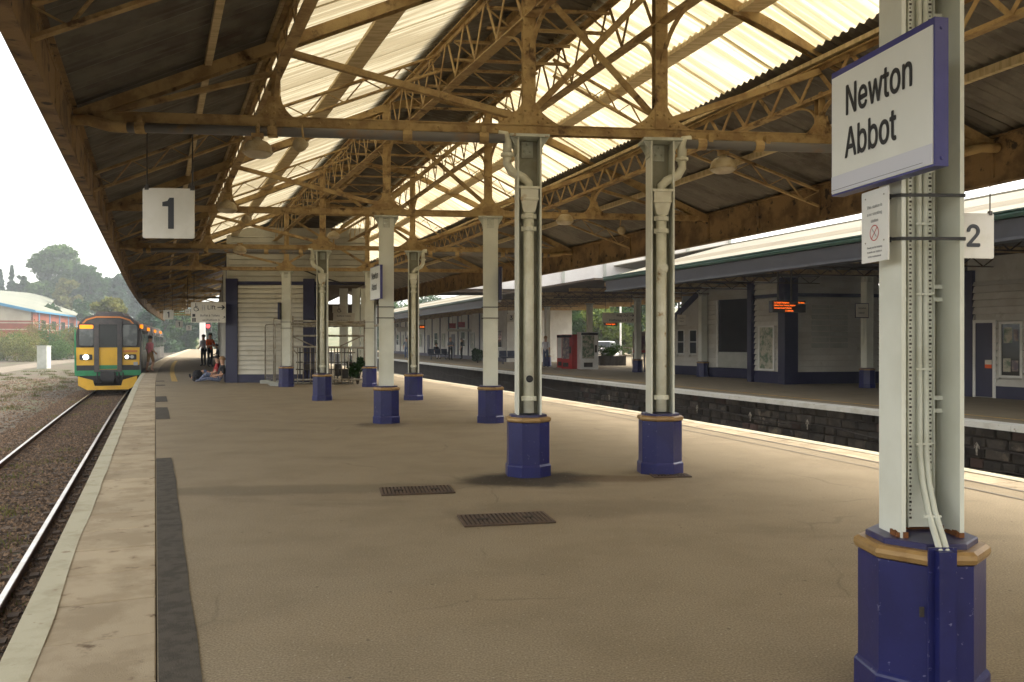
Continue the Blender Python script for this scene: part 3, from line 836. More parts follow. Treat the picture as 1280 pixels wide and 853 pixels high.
p3 = new_column('A2', 'flat-faced grey pillar on blue foot carrying the small white name board', COLS['A2'], 'plated', 0, R(8))
p4 = copy_tree(p3); p4.location = COLS['B2']; p4.rotation_euler.z = R(3)
p4['label'] = 'flat-faced grey pillar with dark board edge, directly left of the stained-foot pillar'
p5 = copy_tree(p1); p5.location = COLS['A3']
for ch in list(p5.children):
    if ch.name.startswith('end_cap'): bpy.data.objects.remove(ch)
p5['label'] = 'grey pillar with downpipe standing before the stacked metal racks'
p6 = copy_tree(p2); p6.location = COLS['B3']
for ch in list(p6.children):
    if ch.name.startswith('boss'): bpy.data.objects.remove(ch)
p6['label'] = 'grey pillar with rust-stained yellowish downpipe beside the far track'
p7 = copy_tree(p3); p7.location = COLS['A4']; p7['label'] = 'farthest left flat grey pillar close to the weatherboarded end wall'
p8 = copy_tree(p3); p8.location = COLS['B4']; p8['label'] = 'farthest right flat grey pillar at the right end of the metal racks'
# foreground column with cable tray
fg = thing('canopy_pillar', 'large foreground pillar with white cables and blue-and-gold octagonal foot', 'pillar', FG, GR, local=True, rz=R(7))
plinth(fg); sh = shaft(fg, False, .265, .195)
fg.rotation_euler.z = R(2)
mb = MB(); mb.box((.012, .030, 2.22), (.112, .004, 3.04)); mb.box((-.0435, .023, 2.22), (.003, .018, 3.04)); mb.box((.0675, .023, 2.22), (.003, .018, 3.04))
tr = mb.build('cable_tray', 'column_paint', fg)
mb = MB()
z = .74
while z < 3.7:
    for xx in (-.031, .056): mb.box((xx, .0274, z), (.014, .0016, .009)); mb.box((xx, .0274, z + .017), (.006, .0016, .006))
    z += .034
tag(mb.build('tray_slots', 'steel_dark', tr), kind='stuff')
for i, dx in enumerate((-.002, .026)):
    mb = MB(); pts = [(dx + .004, .012, 3.72), (dx, .014, 2.6), (dx + .003, .012, 1.4), (dx + .002, .006, 1.02), (dx, -.02, .90), (dx - .012, -.085, .79), (dx - .034, -.185, .705), (dx - .052, -.245, .668), (dx - .052, -.256, .55)]
    mb.tube(pts, .0125, 8); mb.build('cable', 'cable_white', fg, smooth=True)
for z in (1.06, 1.38, 1.70, 2.0, 2.22):
    mb = MB(); mb.box((.013, -.004, z), (.070, .004, .009)); mb.box((.046, -.004, z + .004), (.02, .005, .005)); mb.build('cable_tie', 'cable_white', tr)
mb = MB(); mb.box((-.012, -.115, .775), (.075, .006, .009)); mb.build('cable_tie', 'cable_white', tr)
for z in (1.2, 1.68, 2.85):
    for dz in (0, .055):
        mb = MB(); mb.box((.012, .046, z + dz), (.215, .024, .016)); mb.box((.012, .034, z + dz - .006), (.215, .004, .006)); mb.build('tray_bracket', 'column_paint', tr)
for x, y_, L_ in ((-.1315, -.05, .07), (-.115, -.09, .02), (.118, -.085, .03), (.1225, -.02, .12), (.0, .07, .15)):
    mb = MB(); rr = random.Random(int(x * 900)); k = 7
    for q in range(k):
        hgt = rr.uniform(.006, .026); mb.box((x + (rr.uniform(-.004, .004) if abs(x) > .05 else (q - 3) * L_ / k), y_ + ((q - 3) * L_ / k if abs(x) > .05 else 0), .682 + hgt / 2), (.022 if abs(x) > .05 else L_ / k, L_ / k if abs(x) > .05 else .022, hgt))
    mb.build('rust_patch', 'rust', fg)
# blue cable cover bolted to the foot
mb = MB()
mb.box((-.045, -.262, .34), (.066, .05, .66)); mb.box((-.045, -.2465, .40), (.115, .008, .56))
cv = mb.build('cable_cover', 'blue_paint', fg)
mb = MB()
for s in (-1, 1):
    for z in (.2, .58): mb.rivet((-.045 + s * .05, -.2505, z), (0, -1, 0), .007)
mb.build('bolts', 'blue_paint', cv)
mb = MB(); mb.box((-.12, -.232, .42), (.018, .006, .04)); mb.build('latch', 'steel_dark', fg)

# ------------------------------------------------------------------ canopy
TR7 = Vector((math.cos(R(7)), math.sin(R(7)), 0))
ZE, ZL, ZP, ZA, ZM = 3.93, 4.80, 5.34, 5.90, 6.12
_ay = [-30, 3.4, 9.28, 15.19, 20.94, 27.14]; _ax = [.18 + .43 * 39.28, .18 + .43 * 5.88, COLS['A1'].x, COLS['A2'].x, COLS['A3'].x, COLS['A4'].x]
_by = [-30, 3.4, 9.45, 15.27, 21.08, 27.14]; _bx = [1.69 + .36 * 39.45, 1.69 + .37 * 6.05, COLS['B1'].x, COLS['B2'].x, COLS['B3'].x, COLS['B4'].x]
def XA(y): return float(np.interp(y, _ay, _ax)) if y < 27.14 else _ax[-1] + XL(y) - XL(27.14)
def XB(y): return float(np.interp(y, _by, _bx)) if y < 27.14 else _bx[-1] + XL(y) - XL(27.14)
def hit(p, fn):
    t = 0
    for _ in range(12):
        t = (fn(p.y + t * TR7.y) - p.x) / TR7.x
    return t
SEC = {}
def sec(s):
    k = round(s, 3)
    if k in SEC: return SEC[k]
    p = Vector((XA(s), s, 0))
    tl = hit(p, lambda y: XL(y) - .15); tb = hit(p, XB); tr_ = hit(p, lambda y: XR(y) + .5)
    d = {'EL': tl, 'QL': tl * .715, 'L1': tl * .57, 'PL': tl * .285, 'A': 0, 'M': tb / 2, 'B': tb,
         'PR': tb + (tr_ - tb) * .25, 'R1': tb + (tr_ - tb) * .47, 'QR': tb + (tr_ - tb) * .73, 'ER': tr_}
    z = {'EL': ZE, 'QL': ZE + (ZL - ZE) * .663, 'L1': ZL, 'PL': ZP, 'A': ZA, 'M': ZM, 'B': ZA, 'PR': ZP, 'R1': ZL, 'QR': ZE + (ZL - ZE) * .51, 'ER': ZE}
    z['QL'] = ZE + (ZL - ZE) * (tl - d['QL']) / (tl - d['L1'])
    r = {k2: p + TR7 * v + Vector((0, 0, z[k2])) for k2, v in d.items()}
    SEC[k] = r
    return r
def pt(s, k, dz=0.0):
    return sec(s)[k] + Vector((0, 0, dz))
def atz(s, k, z):
    v = sec(s)[k].copy(); v.z = z; return v

canopy = thing('platform_canopy', 'rusty ochre iron canopy with dark and translucent corrugated sheets over the island platform', 'canopy', (-1, 12, 0))

# roof sheets, each an overlapping corrugated sheet
def sheet(s0, s1, ka, kb, m, lift, parent, name='roof_sheet', pitch=.125, over=.03):
    n = max(8, int(round((s1 - s0) / pitch)) * 4)
    mb = MB(); vs = []
    e0, e1 = s0 - .035, s1 + .035
    for i in range(n + 1):
        s = e0 + (e1 - e0) * i / n
        ph = math.cos(2 * math.pi * (s / pitch)) * .022 + lift
        a, b = pt_lin(s, ka), pt_lin(s, kb)
        d = (b - a).normalized()
        vs += [a - d * over + Vector((0, 0, ph)), b + d * over + Vector((0, 0, ph))]
    mb.add(vs, [(2 * i, 2 * i + 1, 2 * i + 3, 2 * i + 2) for i in range(n)])
    return mb.build(name, m, parent)
def pt_lin(s, k):
    """section point, linear between whole half metres (cheap)"""
    a = math.floor(s * 2) / 2; f = (s - a) * 2
    return sec(a)[k].lerp(sec(a + .5)[k], f)
STR = [('EL', 'L1', 'sheet_steel', 0), ('L1', 'PL', 'sheet_clear', .02), ('PL', 'A', 'sheet_clear', .035), ('A', 'M', 'sheet_steel', .06),
       ('M', 'B', 'sheet_steel', .06), ('B', 'PR', 'sheet_clear', .035), ('PR', 'R1', 'sheet_clear', .02), ('R1', 'ER', 'sheet_steel', 0)]
s = 1.0; i = 0
while s < 31:
    for a, b, m, lf in STR:
        sheet(s, s + 1.0, a, b, m, lf + (.008 if i % 2 else 0) + .05, canopy, over=.14 if m == 'sheet_steel' else .03)
    s += 1.0; i += 1
for s0, s1 in ((-7, -3), (-3, 1.0)):
    for a, b, m, lf in STR: sheet(s0, s1, a, b, m, lf + .05, canopy, pitch=.5)
s = 31.0
while s < 78:
    for a, b, m, lf in STR[:3]:
        sheet(s, s + 4.0, a, b, 'sheet_steel' if (a != 'EL' and int(s) % 8) else m, lf + .05 + (.008 if i % 2 else 0), canopy, pitch=.5)
    s += 4.0; i += 1
s = 31.0
while s < 47:
    for a, b, m, lf in STR[3:]:
        sheet(s, s + 4.0, a, b, m, lf + .05, canopy, pitch=.5)
    s += 4.0
# ridge cap
mb = MB()
for s in rng(1, 30, 1)[:-1]:
    a, b = pt(s, 'M', .14), pt(s + 1, 'M', .14)
    mb.beam(a, b, .3, .02)
mb.build('ridge_cap', 'sheet_steel', canopy)

# purlins
def purlin(k, w, h, dz, m, s0, s1, st=2.0, name='purlin'):
    mb = MB()
    ss = rng(s0, s1, st)
    for a, b in zip(ss[:-1], ss[1:]): mb.beam(pt(a, k, dz), pt(b, k, dz), w, h)
    return mb.build(name, m, canopy)
purlin('PL', .24, .05, -.02, 'board_pale', 1, 33)
purlin('PR', .24, .05, -.02, 'board_pale', 1, 33)
purlin('QL', .07, .09, -.03, 'board_pale', 1, 47)
purlin('QR', .07, .09, -.03, 'board_pale', 1, 33)
purlin('M', .1, .12, -.05, 'iron_ochre', 1, 33)
for k, sg in (('L1', 1), ('R1', -1)):       # closing boards where the translucent sheets end
    mb = MB(); ss = rng(1, 33, 2)
    for a, b in zip(ss[:-1], ss[1:]):
        mb.beam(pt(a, k, -.02), pt(b, k, -.02), .16, .05)
    mb.build('eaves_board', 'board_pale', canopy)

# lattice girders along the platform
barcache = {}
def lattice(k, zt, zb, s0, s1, step, near0, near1, mchord='iron_ochre', cw=.11, ch=.055, bw=.05):
    ss = rng(s0, s1, 1.0)
    g = None
    for z in (zt, zb):
        mb = MB()
        for a, b in zip(ss[:-1], ss[1:]):
            mb.beam(atz(a, k, z), atz(b, k, z), cw, .016)
            mb.beam(atz(a, k, z - .03 if z == zt else z + .03), atz(b, k, z - .03 if z == zt else z + .03), .016, ch)
        if g is None: g = mb.build('lattice_girder', mchord, canopy)
        else: mb.build('bottom_chord', mchord, g)
    far = MB(); s = s0; up = True
    while s + step < s1:
        p, q = (atz(s, k, zb + .02), atz(s + step, k, zt - .02)) if up else (atz(s, k, zt - .02), atz(s + step, k, zb + .02))
        d = (q - p).normalized(); side = d.cross(Vector((0, 0, 1))).normalized() * (.014 if up else -.014)
        if near0 <= s <= near1:
            m1 = MB(); m1.beam(p + side, q + side, .010, bw); m1.build('lattice_bar', mchord, g)
        else:
            far.beam(p + side, q + side, .010, bw)
        s += step; up = not up
    if far.v: tag(far.build('lattice_bars', mchord, g), kind='stuff')
    return g
lattice('L1', 4.72, 4.34, 1.5, 34, .27, 5.5, 19)
lattice('R1', 4.72, 4.34, 1.5, 34, .27, 6.5, 19)
lattice('A', 5.84, 5.12, 1.5, 31, .36, 7.5, 22, cw=.14, ch=.07)
lattice('B', 5.84, 5.12, 1.5, 31, .36, 7.5, 22, cw=.14, ch=.07)

# trusses
TRUSS = [3.45, 9.28, 15.19, 20.94, 27.14, 33.2, 39.2, 45.2, 51, 57, 63, 69, 75]
def seg(parent, name, p, q, w, h, m='iron_ochre', two=True, up=Vector((0, 0, 1)), riv=0):
    mb = MB(); d, sd, u = frame(Vector(q) - Vector(p), up)
    if two:
        for sg in (-1, 1):
            mb.beam(Vector(p) + sd * sg * (w / 2 - .006), Vector(q) + sd * sg * (w / 2 - .006), .012, h, up)
        mb.beam(Vector(p) + u * (h / 2 + .006), Vector(q) + u * (h / 2 + .006), w, .012, up)
    else:
        mb.beam(p, q, w, h, up)
    if riv:
        L = (Vector(q) - Vector(p)).length; n = int(L / riv)
        for i in range(1, n):
            c = Vector(p).lerp(Vector(q), i / n)
            for sg in (-1, 1): mb.rivet(c + TR7 * (sg * .04) + Vector((TR7.y, -TR7.x, 0)) * (w / 2), Vector((TR7.y, -TR7.x, 0)), .018)
    return mb.build(name, m, parent)
def gusset(parent, s, k, z0, half, hgt, pr):
    """riveted plate in the plane of the truss with a curved top"""
    mb = MB(); c = atz(s, k, z0); n = Vector((TR7.y, -TR7.x, 0))
    poly = [c - TR7 * half, c + TR7 * half]
    for i in range(7):
        a = i / 6; x = half * (1 - a) ** 2 + .07 * (1 - (1 - a) ** 2); poly.append(c + TR7 * x + Vector((0, 0, hgt * a)))
    for i in range(7):
        a = 1 - i / 6; x = half * (1 - a) ** 2 + .07 * (1 - (1 - a) ** 2); poly.append(c - TR7 * x + Vector((0, 0, hgt * a)))
    mb.prism([p + n * .055 for p in poly], n * .012)
    for x, z in ((-.6, .05), (-.3, .05), (.3, .05), (.6, .05), (0, .08), (0, .2), (0, .33), (-.28, .17), (.28, .17), (-.45, .11), (.45, .11)):
        mb.rivet(c + n * .067 + TR7 * (x * half) + Vector((0, 0, z * hgt / .42)), n, .017)
    return mb.build('gusset', 'iron_ochre', parent)
def arc_bracket(parent, p, q, bulge, w=.05):
    """curved knee brace"""
    mb = MB(); pts = []
    for i in range(9):
        t = i / 8; pts.append(p.lerp(q, t) + bulge * math.sin(math.pi * t))
    for a, b in zip(pts[:-1], pts[1:]): mb.beam(a, b, w, .02)
    return mb.build('knee_brace', 'iron_ochre', parent)
def latt_strut(parent, p, q, dep, n, name='lattice_rafter', down=Vector((0, 0, -1)), m='iron_ochre'):
    """light lattice member: two bars and a zigzag"""
    mb = MB(); b = down * dep
    mb.beam(p, q, .06, .03); mb.beam(p + b, q + b, .06, .03)
    for i in range(n):
        a0 = p.lerp(q, i / n); a1 = p.lerp(q, (i + 1) / n)
        mb.beam(a0 + (b if i % 2 else b * 0), a1 + (b * 0 if i % 2 else b), .04, .012)
    return mb.build(name, m, parent)
TZ = 3.86
for j, s in enumerate(TRUSS):
    full = s < 30
    kk = 'ER' if full else 'A'
    tie = MB()
    a, b = atz(s, 'EL', TZ), atz(s, kk, TZ)
    n = Vector((TR7.y, -TR7.x, 0))
    for sg in (-1, 1):
        tie.beam(a + n * sg * .05, b + n * sg * .05, .012, .10)
        tie.beam(a + n * sg * .03 + Vector((0, 0, .05)), b + n * sg * .03 + Vector((0, 0, .05)), .075, .012)
    if s < 22:
        L = (b - a).length
        for i in range(1, int(L / .32)):
            tie.rivet(a + TR7 * (i * .32) + n * .056 + Vector((0, 0, .0)), n, .015)
    truss = tie.build('truss', 'iron_ochre', canopy)
    seg(truss, 'rafter', pt(s, 'EL', -.10), pt(s, 'A', -.12), .12, .11)
    seg(truss, 'post', atz(s, 'L1', TZ + .05), atz(s, 'L1', 4.34), .11, .07, up=TR7)
    seg(truss, 'brace', atz(s, 'A', TZ + .12), atz(s, 'L1', 4.66), .08, .07, two=False)
    seg(truss, 'post', atz(s, 'A', TZ + .05), atz(s, 'A', 5.82), .15, .13, up=TR7, riv=.15 if s < 22 else 0)
    gusset(truss, s, 'L1', TZ + .05, .2, .22, .1)
    gusset(truss, s, 'A', TZ + .05, .36, .30, .1)
    seg(truss, 'strut', pt(s, 'EL', -.12), atz(s, 'L1', 4.40), .06, .05, two=False)
    if not full: continue
    seg(truss, 'rafter', pt(s, 'ER', -.10), pt(s, 'B', -.12), .12, .11)
    seg(truss, 'post', atz(s, 'R1', TZ + .05), atz(s, 'R1', 4.34), .11, .07, up=TR7)
    seg(truss, 'brace', atz(s, 'B', TZ + .12), atz(s, 'R1', 4.66), .08, .07, two=False)
    seg(truss, 'post', atz(s, 'B', TZ + .05), atz(s, 'B', 5.82), .15, .13, up=TR7, riv=.15 if s < 22 else 0)
    gusset(truss, s, 'R1', TZ + .05, .2, .22, .1)
    gusset(truss, s, 'B', TZ + .05, .36, .30, .1)
    seg(truss, 'strut', pt(s, 'ER', -.12), atz(s, 'R1', 4.40), .06, .05, two=False)
    # crossed braces between the two posts, collar above
    a1, a2, b1, b2 = atz(s, 'A', TZ + .16), atz(s, 'A', 5.62), atz(s, 'B', TZ + .16), atz(s, 'B', 5.62)
    seg(truss, 'cross_brace', a1 + n * .035, b2 + n * .035, .02, .075, two=False)
    seg(truss, 'cross_brace', b1 - n * .035, a2 - n * .035, .02, .075, two=False)
    seg(truss, 'collar', pt(s, 'A', -.1), pt(s, 'M', -.14), .1, .1); seg(truss, 'collar', pt(s, 'B', -.1), pt(s, 'M', -.14), .1, .1)
    for k in ('A', 'B'):
        for ds in (-.62, .62):
            p = atz(s, k, 4.45); q = atz(s + ds, k, 5.14)
            arc_bracket(truss, p, q, (atz(s, k, 5.14) - p.lerp(q, .5)) * .35)
    for k in ('L1', 'R1'):
        for ds in (-.4, .4):
            p = atz(s, k, 4.02); q = atz(s + ds, k, 4.33)
            arc_bracket(truss, p, q, (atz(s, k, 4.33) - p.lerp(q, .5)) * .35)

# light lattice rafters between the trusses
for j in range(len(TRUSS) - 1):
    s0, s1 = TRUSS[j], TRUSS[j + 1]
    if s0 > 46: break
    for f in (.5,):
        s = s0 + (s1 - s0) * f
        latt_strut(canopy, pt(s, 'EL', -.08), pt(s, 'L1', -.13), .24, 8)
        latt_strut(canopy, pt(s, 'L1', -.10), pt(s, 'A', -.16), .24, 10)
        if s < 28:
            latt_strut(canopy, pt(s, 'R1', -.10), pt(s, 'B', -.16), .24, 10)
            latt_strut(canopy, pt(s, 'ER', -.08), pt(s, 'R1', -.13), .24, 8)
    if s1 < 30:
        for f in (.2, .4, .6, .8):
            s = s0 + (s1 - s0) * f
            latt_strut(canopy, atz(s, 'A', 5.72), atz(s, 'B', 5.72), .26, 5, 'cross_lattice')

# edge girders: riveted plates with flanges and stiffeners
def edge_girder(k, s0, s1, out, near):
    ss = [x for x in TRUSS if s0 <= x <= s1]
    bounds = [s0] + ss + [s1]
    for a, b in zip(bounds[:-1], bounds[1:]):
        if b - a < .3: continue
        mb = MB(); st = rng(a, b, 1.0)
        for p, q in zip(st[:-1], st[1:]):
            P0, P1 = atz(p, k, 3.66), atz(q, k, 3.66)
            mb.beam(P0, P1, .016, .56)
            mb.beam(P0 + Vector((0, 0, -.275)), P1 + Vector((0, 0, -.275)), .12, .014)
            mb.beam(P0 + Vector((0, 0, .275)), P1 + Vector((0, 0, .275)), .12, .014)
            mb.beam(P0 + Vector((0, 0, -.235)), P1 + Vector((0, 0, -.235)), .034, .075)
            mb.beam(P0 + Vector((0, 0, .235)), P1 + Vector((0, 0, .235)), .034, .075)
        g = mb.build('edge_girder', 'fascia_brown', canopy)
        inner = -out
        for s in rng(a + .02, b - .02, 1.45):
            mb = MB(); c = atz(s, k, 3.66); mb.beam(c + Vector((0, 0, -.2)), c + Vector((0, 0, .2)), .09, .05, up=TR7)
            mb.build('stiffener', 'fascia_brown', g)
        if near and a < 22:
            mb = MB(); s = a + .06
            while s < b:
                for dz in (-.235, .235):
                    c = atz(s, k, 3.66 + dz); tg = (atz(s + .2, k, 0) - atz(s, k, 0)).normalized(); nn = Vector((tg.y, -tg.x, 0)) * inner
                    mb.rivet(c + nn * .017, nn, .013)
                s += .11
            tag(mb.build('rivets', 'fascia_brown', g), kind='stuff')
        # half-round gutter outside, on top
        mb = MB(); r = .075
        vs = []; fs = []
        for i2, s in enumerate(st):
            c = atz(s, k, 3.97); tg = (atz(s + .2, k, 0) - atz(s, k, 0)).normalized(); nn = Vector((tg.y, -tg.x, 0)) * out
            for q in range(7):
                an = math.pi + math.pi * q / 6
                vs.append(c + nn * (.075 + r * math.cos(an)) + Vector((0, 0, r * math.sin(an))))
        for i2 in range(len(st) - 1):
            for q in range(6): fs.append((i2 * 7 + q, i2 * 7 + q + 1, i2 * 7 + q + 8, i2 * 7 + q + 7))
        mb.add(vs, fs); mb.build('gutter', 'fascia_brown', g)
edge_girder('EL', -6, 78, -1, True)
edge_girder('ER', -6, 46, 1, True)

# cross drain pipes under the ties
def drain(s, k0, t_end, left):
    mb = MB(); n = Vector((TR7.y, -TR7.x, 0))
    pts = [atz(s, k0, 3.80) + n * .12, atz(s, k0, 3.80) + n * .12 + TR7 * (.2 * left), atz(s, k0, 3.74) + n * .12 + TR7 * (.42 * left), atz(s, k0, 3.735) + n * .12 + TR7 * (.6 * left)]
    mb.tube(pts, .058, 10); a = mb.build('drain_elbow', 'iron_ochre', canopy, smooth=True)
    e = atz(s, t_end, 3.735) + n * .12 - TR7 * (left * .28)
    mb = MB(); mb.tube([pts[-1], e], .052, 10); mb.build('drain_pipe', 'pipe_grey', canopy, smooth=True)
    L = (e - pts[-1]).length
    for f in (.02, .36, .72, .93):
        c = pts[-1].lerp(e, f); mb = MB(); mb.tube([c, c + TR7 * (.1 * left)], .066, 10); mb.box(c + TR7 * .05 + Vector((0, 0, .06)), (.05, .09, .12), R(7)); mb.build('pipe_clamp', 'iron_ochre', canopy)
drain(9.28, 'EL', 'A', 1); drain(9.28, 'ER', 'B', -1)
drain(20.94, 'EL', 'A', 1); drain(20.94, 'ER', 'B', -1)
# ------------------------------------------------------------------ signs on and under the canopy
NF = Vector((TR7.y, -TR7.x, 0))
# station name board on the foreground pillar, facing left
def name_board(label, near, far, zb, zt, th, nrm, tsize, sx=1.0, small=False):
    """near/far: ends of the front face (ground points); nrm: outward normal"""
    c = (near + far) / 2; d = (near - far); L = d.length; d.normalize(); h = zt - zb
    t = thing('name_board', label, 'sign', (c.x, c.y, zb), 'station name boards', local=False)
    def P(u, v, w): return far + d * u + Vector((0, 0, zb + v)) - nrm * w
    mb = MB()
    mb.hexa([P(0, 0, .004), P(L, 0, .004), P(L, 0, th), P(0, 0, th)], [P(0, h, .004), P(L, h, .004), P(L, h, th), P(0, h, th)])
    box = mb.build('sign_box', 'sign_blue', t)
    mb = MB(); e = .008; tp = .028 if not small else .012
    mb.hexa([P(e, e, .0), P(L - e, e, .0), P(L - e, e, .004), P(e, e, .004)], [P(e, h - tp, .0), P(L - e, h - tp, .0), P(L - e, h - tp, .004), P(e, h - tp, .004)])
    mb.build('panel', 'sign_white', t)
    put_text('Newton', tsize, 'sign_black', t, P(L * .165, h * .72, 0), d, bold=tsize * .022, align='LEFT', sx=sx)
    put_text('Abbot', tsize, 'sign_black', t, P(L * .165, h * .385, 0), d, bold=tsize * .022, align='LEFT', sx=sx)
    if not small:
        mb = MB(); mb.hexa([P(e, .012, -.002), P(L - e, .012, -.002), P(L - e, .012, 0), P(e, .012, 0)], [P(e, .085, -.002), P(L - e, .085, -.002), P(L - e, .085, 0), P(e, .085, 0)])
        mb.build('lower_strip', 'sign_strip', t)
        mb = MB(); mb.hexa([P(e, .022, -.003), P(L - .06, .022, -.003), P(L - .06, .022, -.0022), P(e, .022, -.0022)], [P(e, .0235, -.003), P(L - .06, .0235, -.003), P(L - .06, .0235, -.0022), P(e, .0235, -.0022)])
        mb.build('pinstripe', 'sign_black', t)
        mb = MB()
        for v in (.03, h - .04): mb.rivet(P(L, v, th / 2), d, .008)
        mb.build('screws', 'sign_blue', box)
    return t
dd = Vector((-math.sin(R(7)), math.cos(R(7)), 0)); nn_ = Vector((-math.cos(R(7)), -math.sin(R(7)), 0))
near = Vector((1.575, 3.085, 0)); far_ = Vector((1.447, 3.75, 0)); bd = (far_ - near).normalized(); bn = Vector((-bd.y, bd.x, 0))
name_board('large white station name board with blue frame on the foreground pillar', near, far_, 2.155, 2.712, .062, bn, .247, .72)
# small no-smoking notice strapped on the same pillar
t = thing('no_smoking_notice', 'small white no-smoking notice strapped to the foreground pillar below the name board', 'sign', (1.56, 3.48, 1.83))
n0 = Vector((1.545, 3.395, 0)); n1 = n0 + dd * .20; zb, zt = 1.835, 2.14
def P(u, v, w): return n1 - dd * u + Vector((0, 0, zb + v)) - nn_ * w
mb = MB(); mb.hexa([P(0, 0, 0), P(.2, 0, 0), P(.2, 0, .006), P(0, 0, .006)], [P(0, .305, 0), P(.2, .305, 0), P(.2, .305, .006), P(0, .305, .006)])
plate_ = mb.build('plate', 'white_paint', t)
for s_, v, sz in (('This station is', .235, .026), ('a no smoking', .205, .026), ('station', .175, .026), ('Thank you for helping', .062, .016), ('to make our station a', .043, .016), ('better environment', .024, .016)):
    put_text(s_, sz, 'sign_grey_text', t, P(.1, v, 0), -dd, bold=.0004, off=.001, depth=.0004)
mb = MB(); c = P(.1, .122, 0)
for k in range(20):
    a, b = k * math.pi / 10, (k + 1) * math.pi / 10
    f = lambda q, r: c - dd * (r * math.cos(q)) + Vector((0, 0, r * math.sin(q))) + nn_ * .0015
    mb.quad(f(a, .030), f(b, .030), f(b, .034), f(a, .034))
mb.quad(c - dd * .022 + Vector((0, 0, .020)) + nn_ * .0016, c - dd * .019 + Vector((0, 0, .023)) + nn_ * .0016, c + dd * .022 + Vector((0, 0, -.020)) + nn_ * .0016, c + dd * .019 + Vector((0, 0, -.023)) + nn_ * .0016)
mb.build('prohibition_ring', 'sign_red', t)
mb = MB(); mb.quad(c - dd * .018 + Vector((0, 0, -.016)) + nn_ * .0012, c - dd * .015 + Vector((0, 0, -.020)) + nn_ * .0012, c + dd * .018 + Vector((0, 0, .016)) + nn_ * .0012, c + dd * .015 + Vector((0, 0, .020)) + nn_ * .0012)
mb.build('cigarette', 'sign_grey_text', t)
mb = MB()
for u in (.03, .17):
    for v in (.085, .275): mb.rivet(P(u, v, 0), nn_, .004)
mb.build('screws', 'steel_tube', plate_)
for z in (1.925, 2.105):        # straps round the pillar
    mb = MB()
    q = lambda x, y: FG + Vector((x * math.cos(R(2)) - y * math.sin(R(2)), x * math.sin(R(2)) + y * math.cos(R(2)), z))
    loop = [q(-.165, -.075), q(-.136, -.102), q(.135, -.102), q(.137, .102), q(-.137, .102), q(-.165, .06)]
    for a, b in zip(loop, loop[1:] + loop[:1]): mb.beam(a, b, .004, .014)
    mb.box(q(-.174, -.05), (.03, .03, .022), R(7)); mb.box(q(-.174, .05), (.03, .03, .022), R(7))
    mb.build('strap', 'black_strap', t)

def hung_number(label, c, size, txt, rods, zr, rz=0.0, th=.02, tscale=.72):
    """square enamel platform number on two hangers"""
    t = thing('platform_number_sign', label, 'sign', c, 'hanging platform number signs', local=True, rz=rz)
    mb = MB(); h = size / 2
    k = .02; poly = []
    for cx, cz, a0 in ((h - k, h - k, 0), (-h + k, h - k, 90), (-h + k, -h + k, 180), (h - k, -h + k, 270)):
        for i in range(4): poly.append((cx + k * math.cos(R(a0 + 30 * i)), -th / 2, cz + k * math.sin(R(a0 + 30 * i))))
    mb.prism(poly, (0, th, 0)); mb.build('plate', 'sign_cream', t)
    if txt == '1':          # plain bold figure one with a flag
        mb = MB(); q = size * .62
        mb.prism([(x * q, -th / 2 - .001, z * q) for x, z in ((-.01, -.5), (.17, -.5), (.17, .5), (.03, .5), (-.03, .40), (-.19, .36), (-.19, .22), (-.01, .22))], (0, -.002, 0)); mb.build('lettering', 'sign_black', t)
    else:
        put_text(txt, size * .92, 'sign_black', t, (0, -th / 2, size * .0), (1, 0, 0), bold=size * .03)
    for x in rods:
        mb = MB(); mb.tube([(x * size, 0, h - .02), (x * size, 0, zr - c.z)], .008, 6); mb.box((x * size, 0, h + .005), (.04, .035, .05)); mb.build('hanger', 'steel_dark', t)
    return t
hung_number('large hanging cream sign with number 1 near the left roof edge', PX(211, 267, 8.75), .53, '1', (-.42, .46), 3.8, R(5))
hung_number('hanging cream sign with number 2 right of the foreground pillar', PX(1216, 295, 10.0), .545, '2', (.42,), 3.8, R(8))
for x, y, Y, lb in ((210.5, 393.5, 36, 'first small hanging sign with number 1 above the train'), (224, 405.5, 50, 'second small hanging number 1 sign, farther along the curved roof'), (236, 410, 66, 'third and farthest tiny hanging number 1 sign by the roof end')):
    hung_number(lb, PX(x, y, Y), .42, '1', (-.4, .4), 3.8, R(12))

# small name boards on the flat pillars
cA = COLS['A2']; n0 = Vector((cA.x - .17, cA.y - .42, 0))
name_board('small white name board on the second left pillar', Vector((-2.365, 14.8, 0)), Vector((-2.66, 15.5, 0)), 2.26, 2.87, .05, Vector((-.92, -.39, 0)), .23, .86, small=True)
for nm, key, sgn, z0, z1, lb in (('name_board', 'B2', 1, 2.24, 2.84, 'dark edge of a name board on the second right pillar'), ('name_board', 'A4', -1, 2.2, 2.75, 'dark edge of a name board on the farthest left pillar')):
    cB = COLS[key]
    t = thing('name_board', lb, 'sign', (cB.x + sgn * .2, cB.y, z0), 'station name boards')
    mb = MB(); mb.box((cB.x + sgn * .17, cB.y, (z0 + z1) / 2), (.055, .8, z1 - z0), R(3)); mb.build('sign_box', 'navy_paint', t)
    mb = MB(); mb.box((cB.x + sgn * .2, cB.y, (z0 + z1) / 2), (.006, .76, z1 - z0 - .04), R(3)); mb.build('panel', 'sign_white', t)
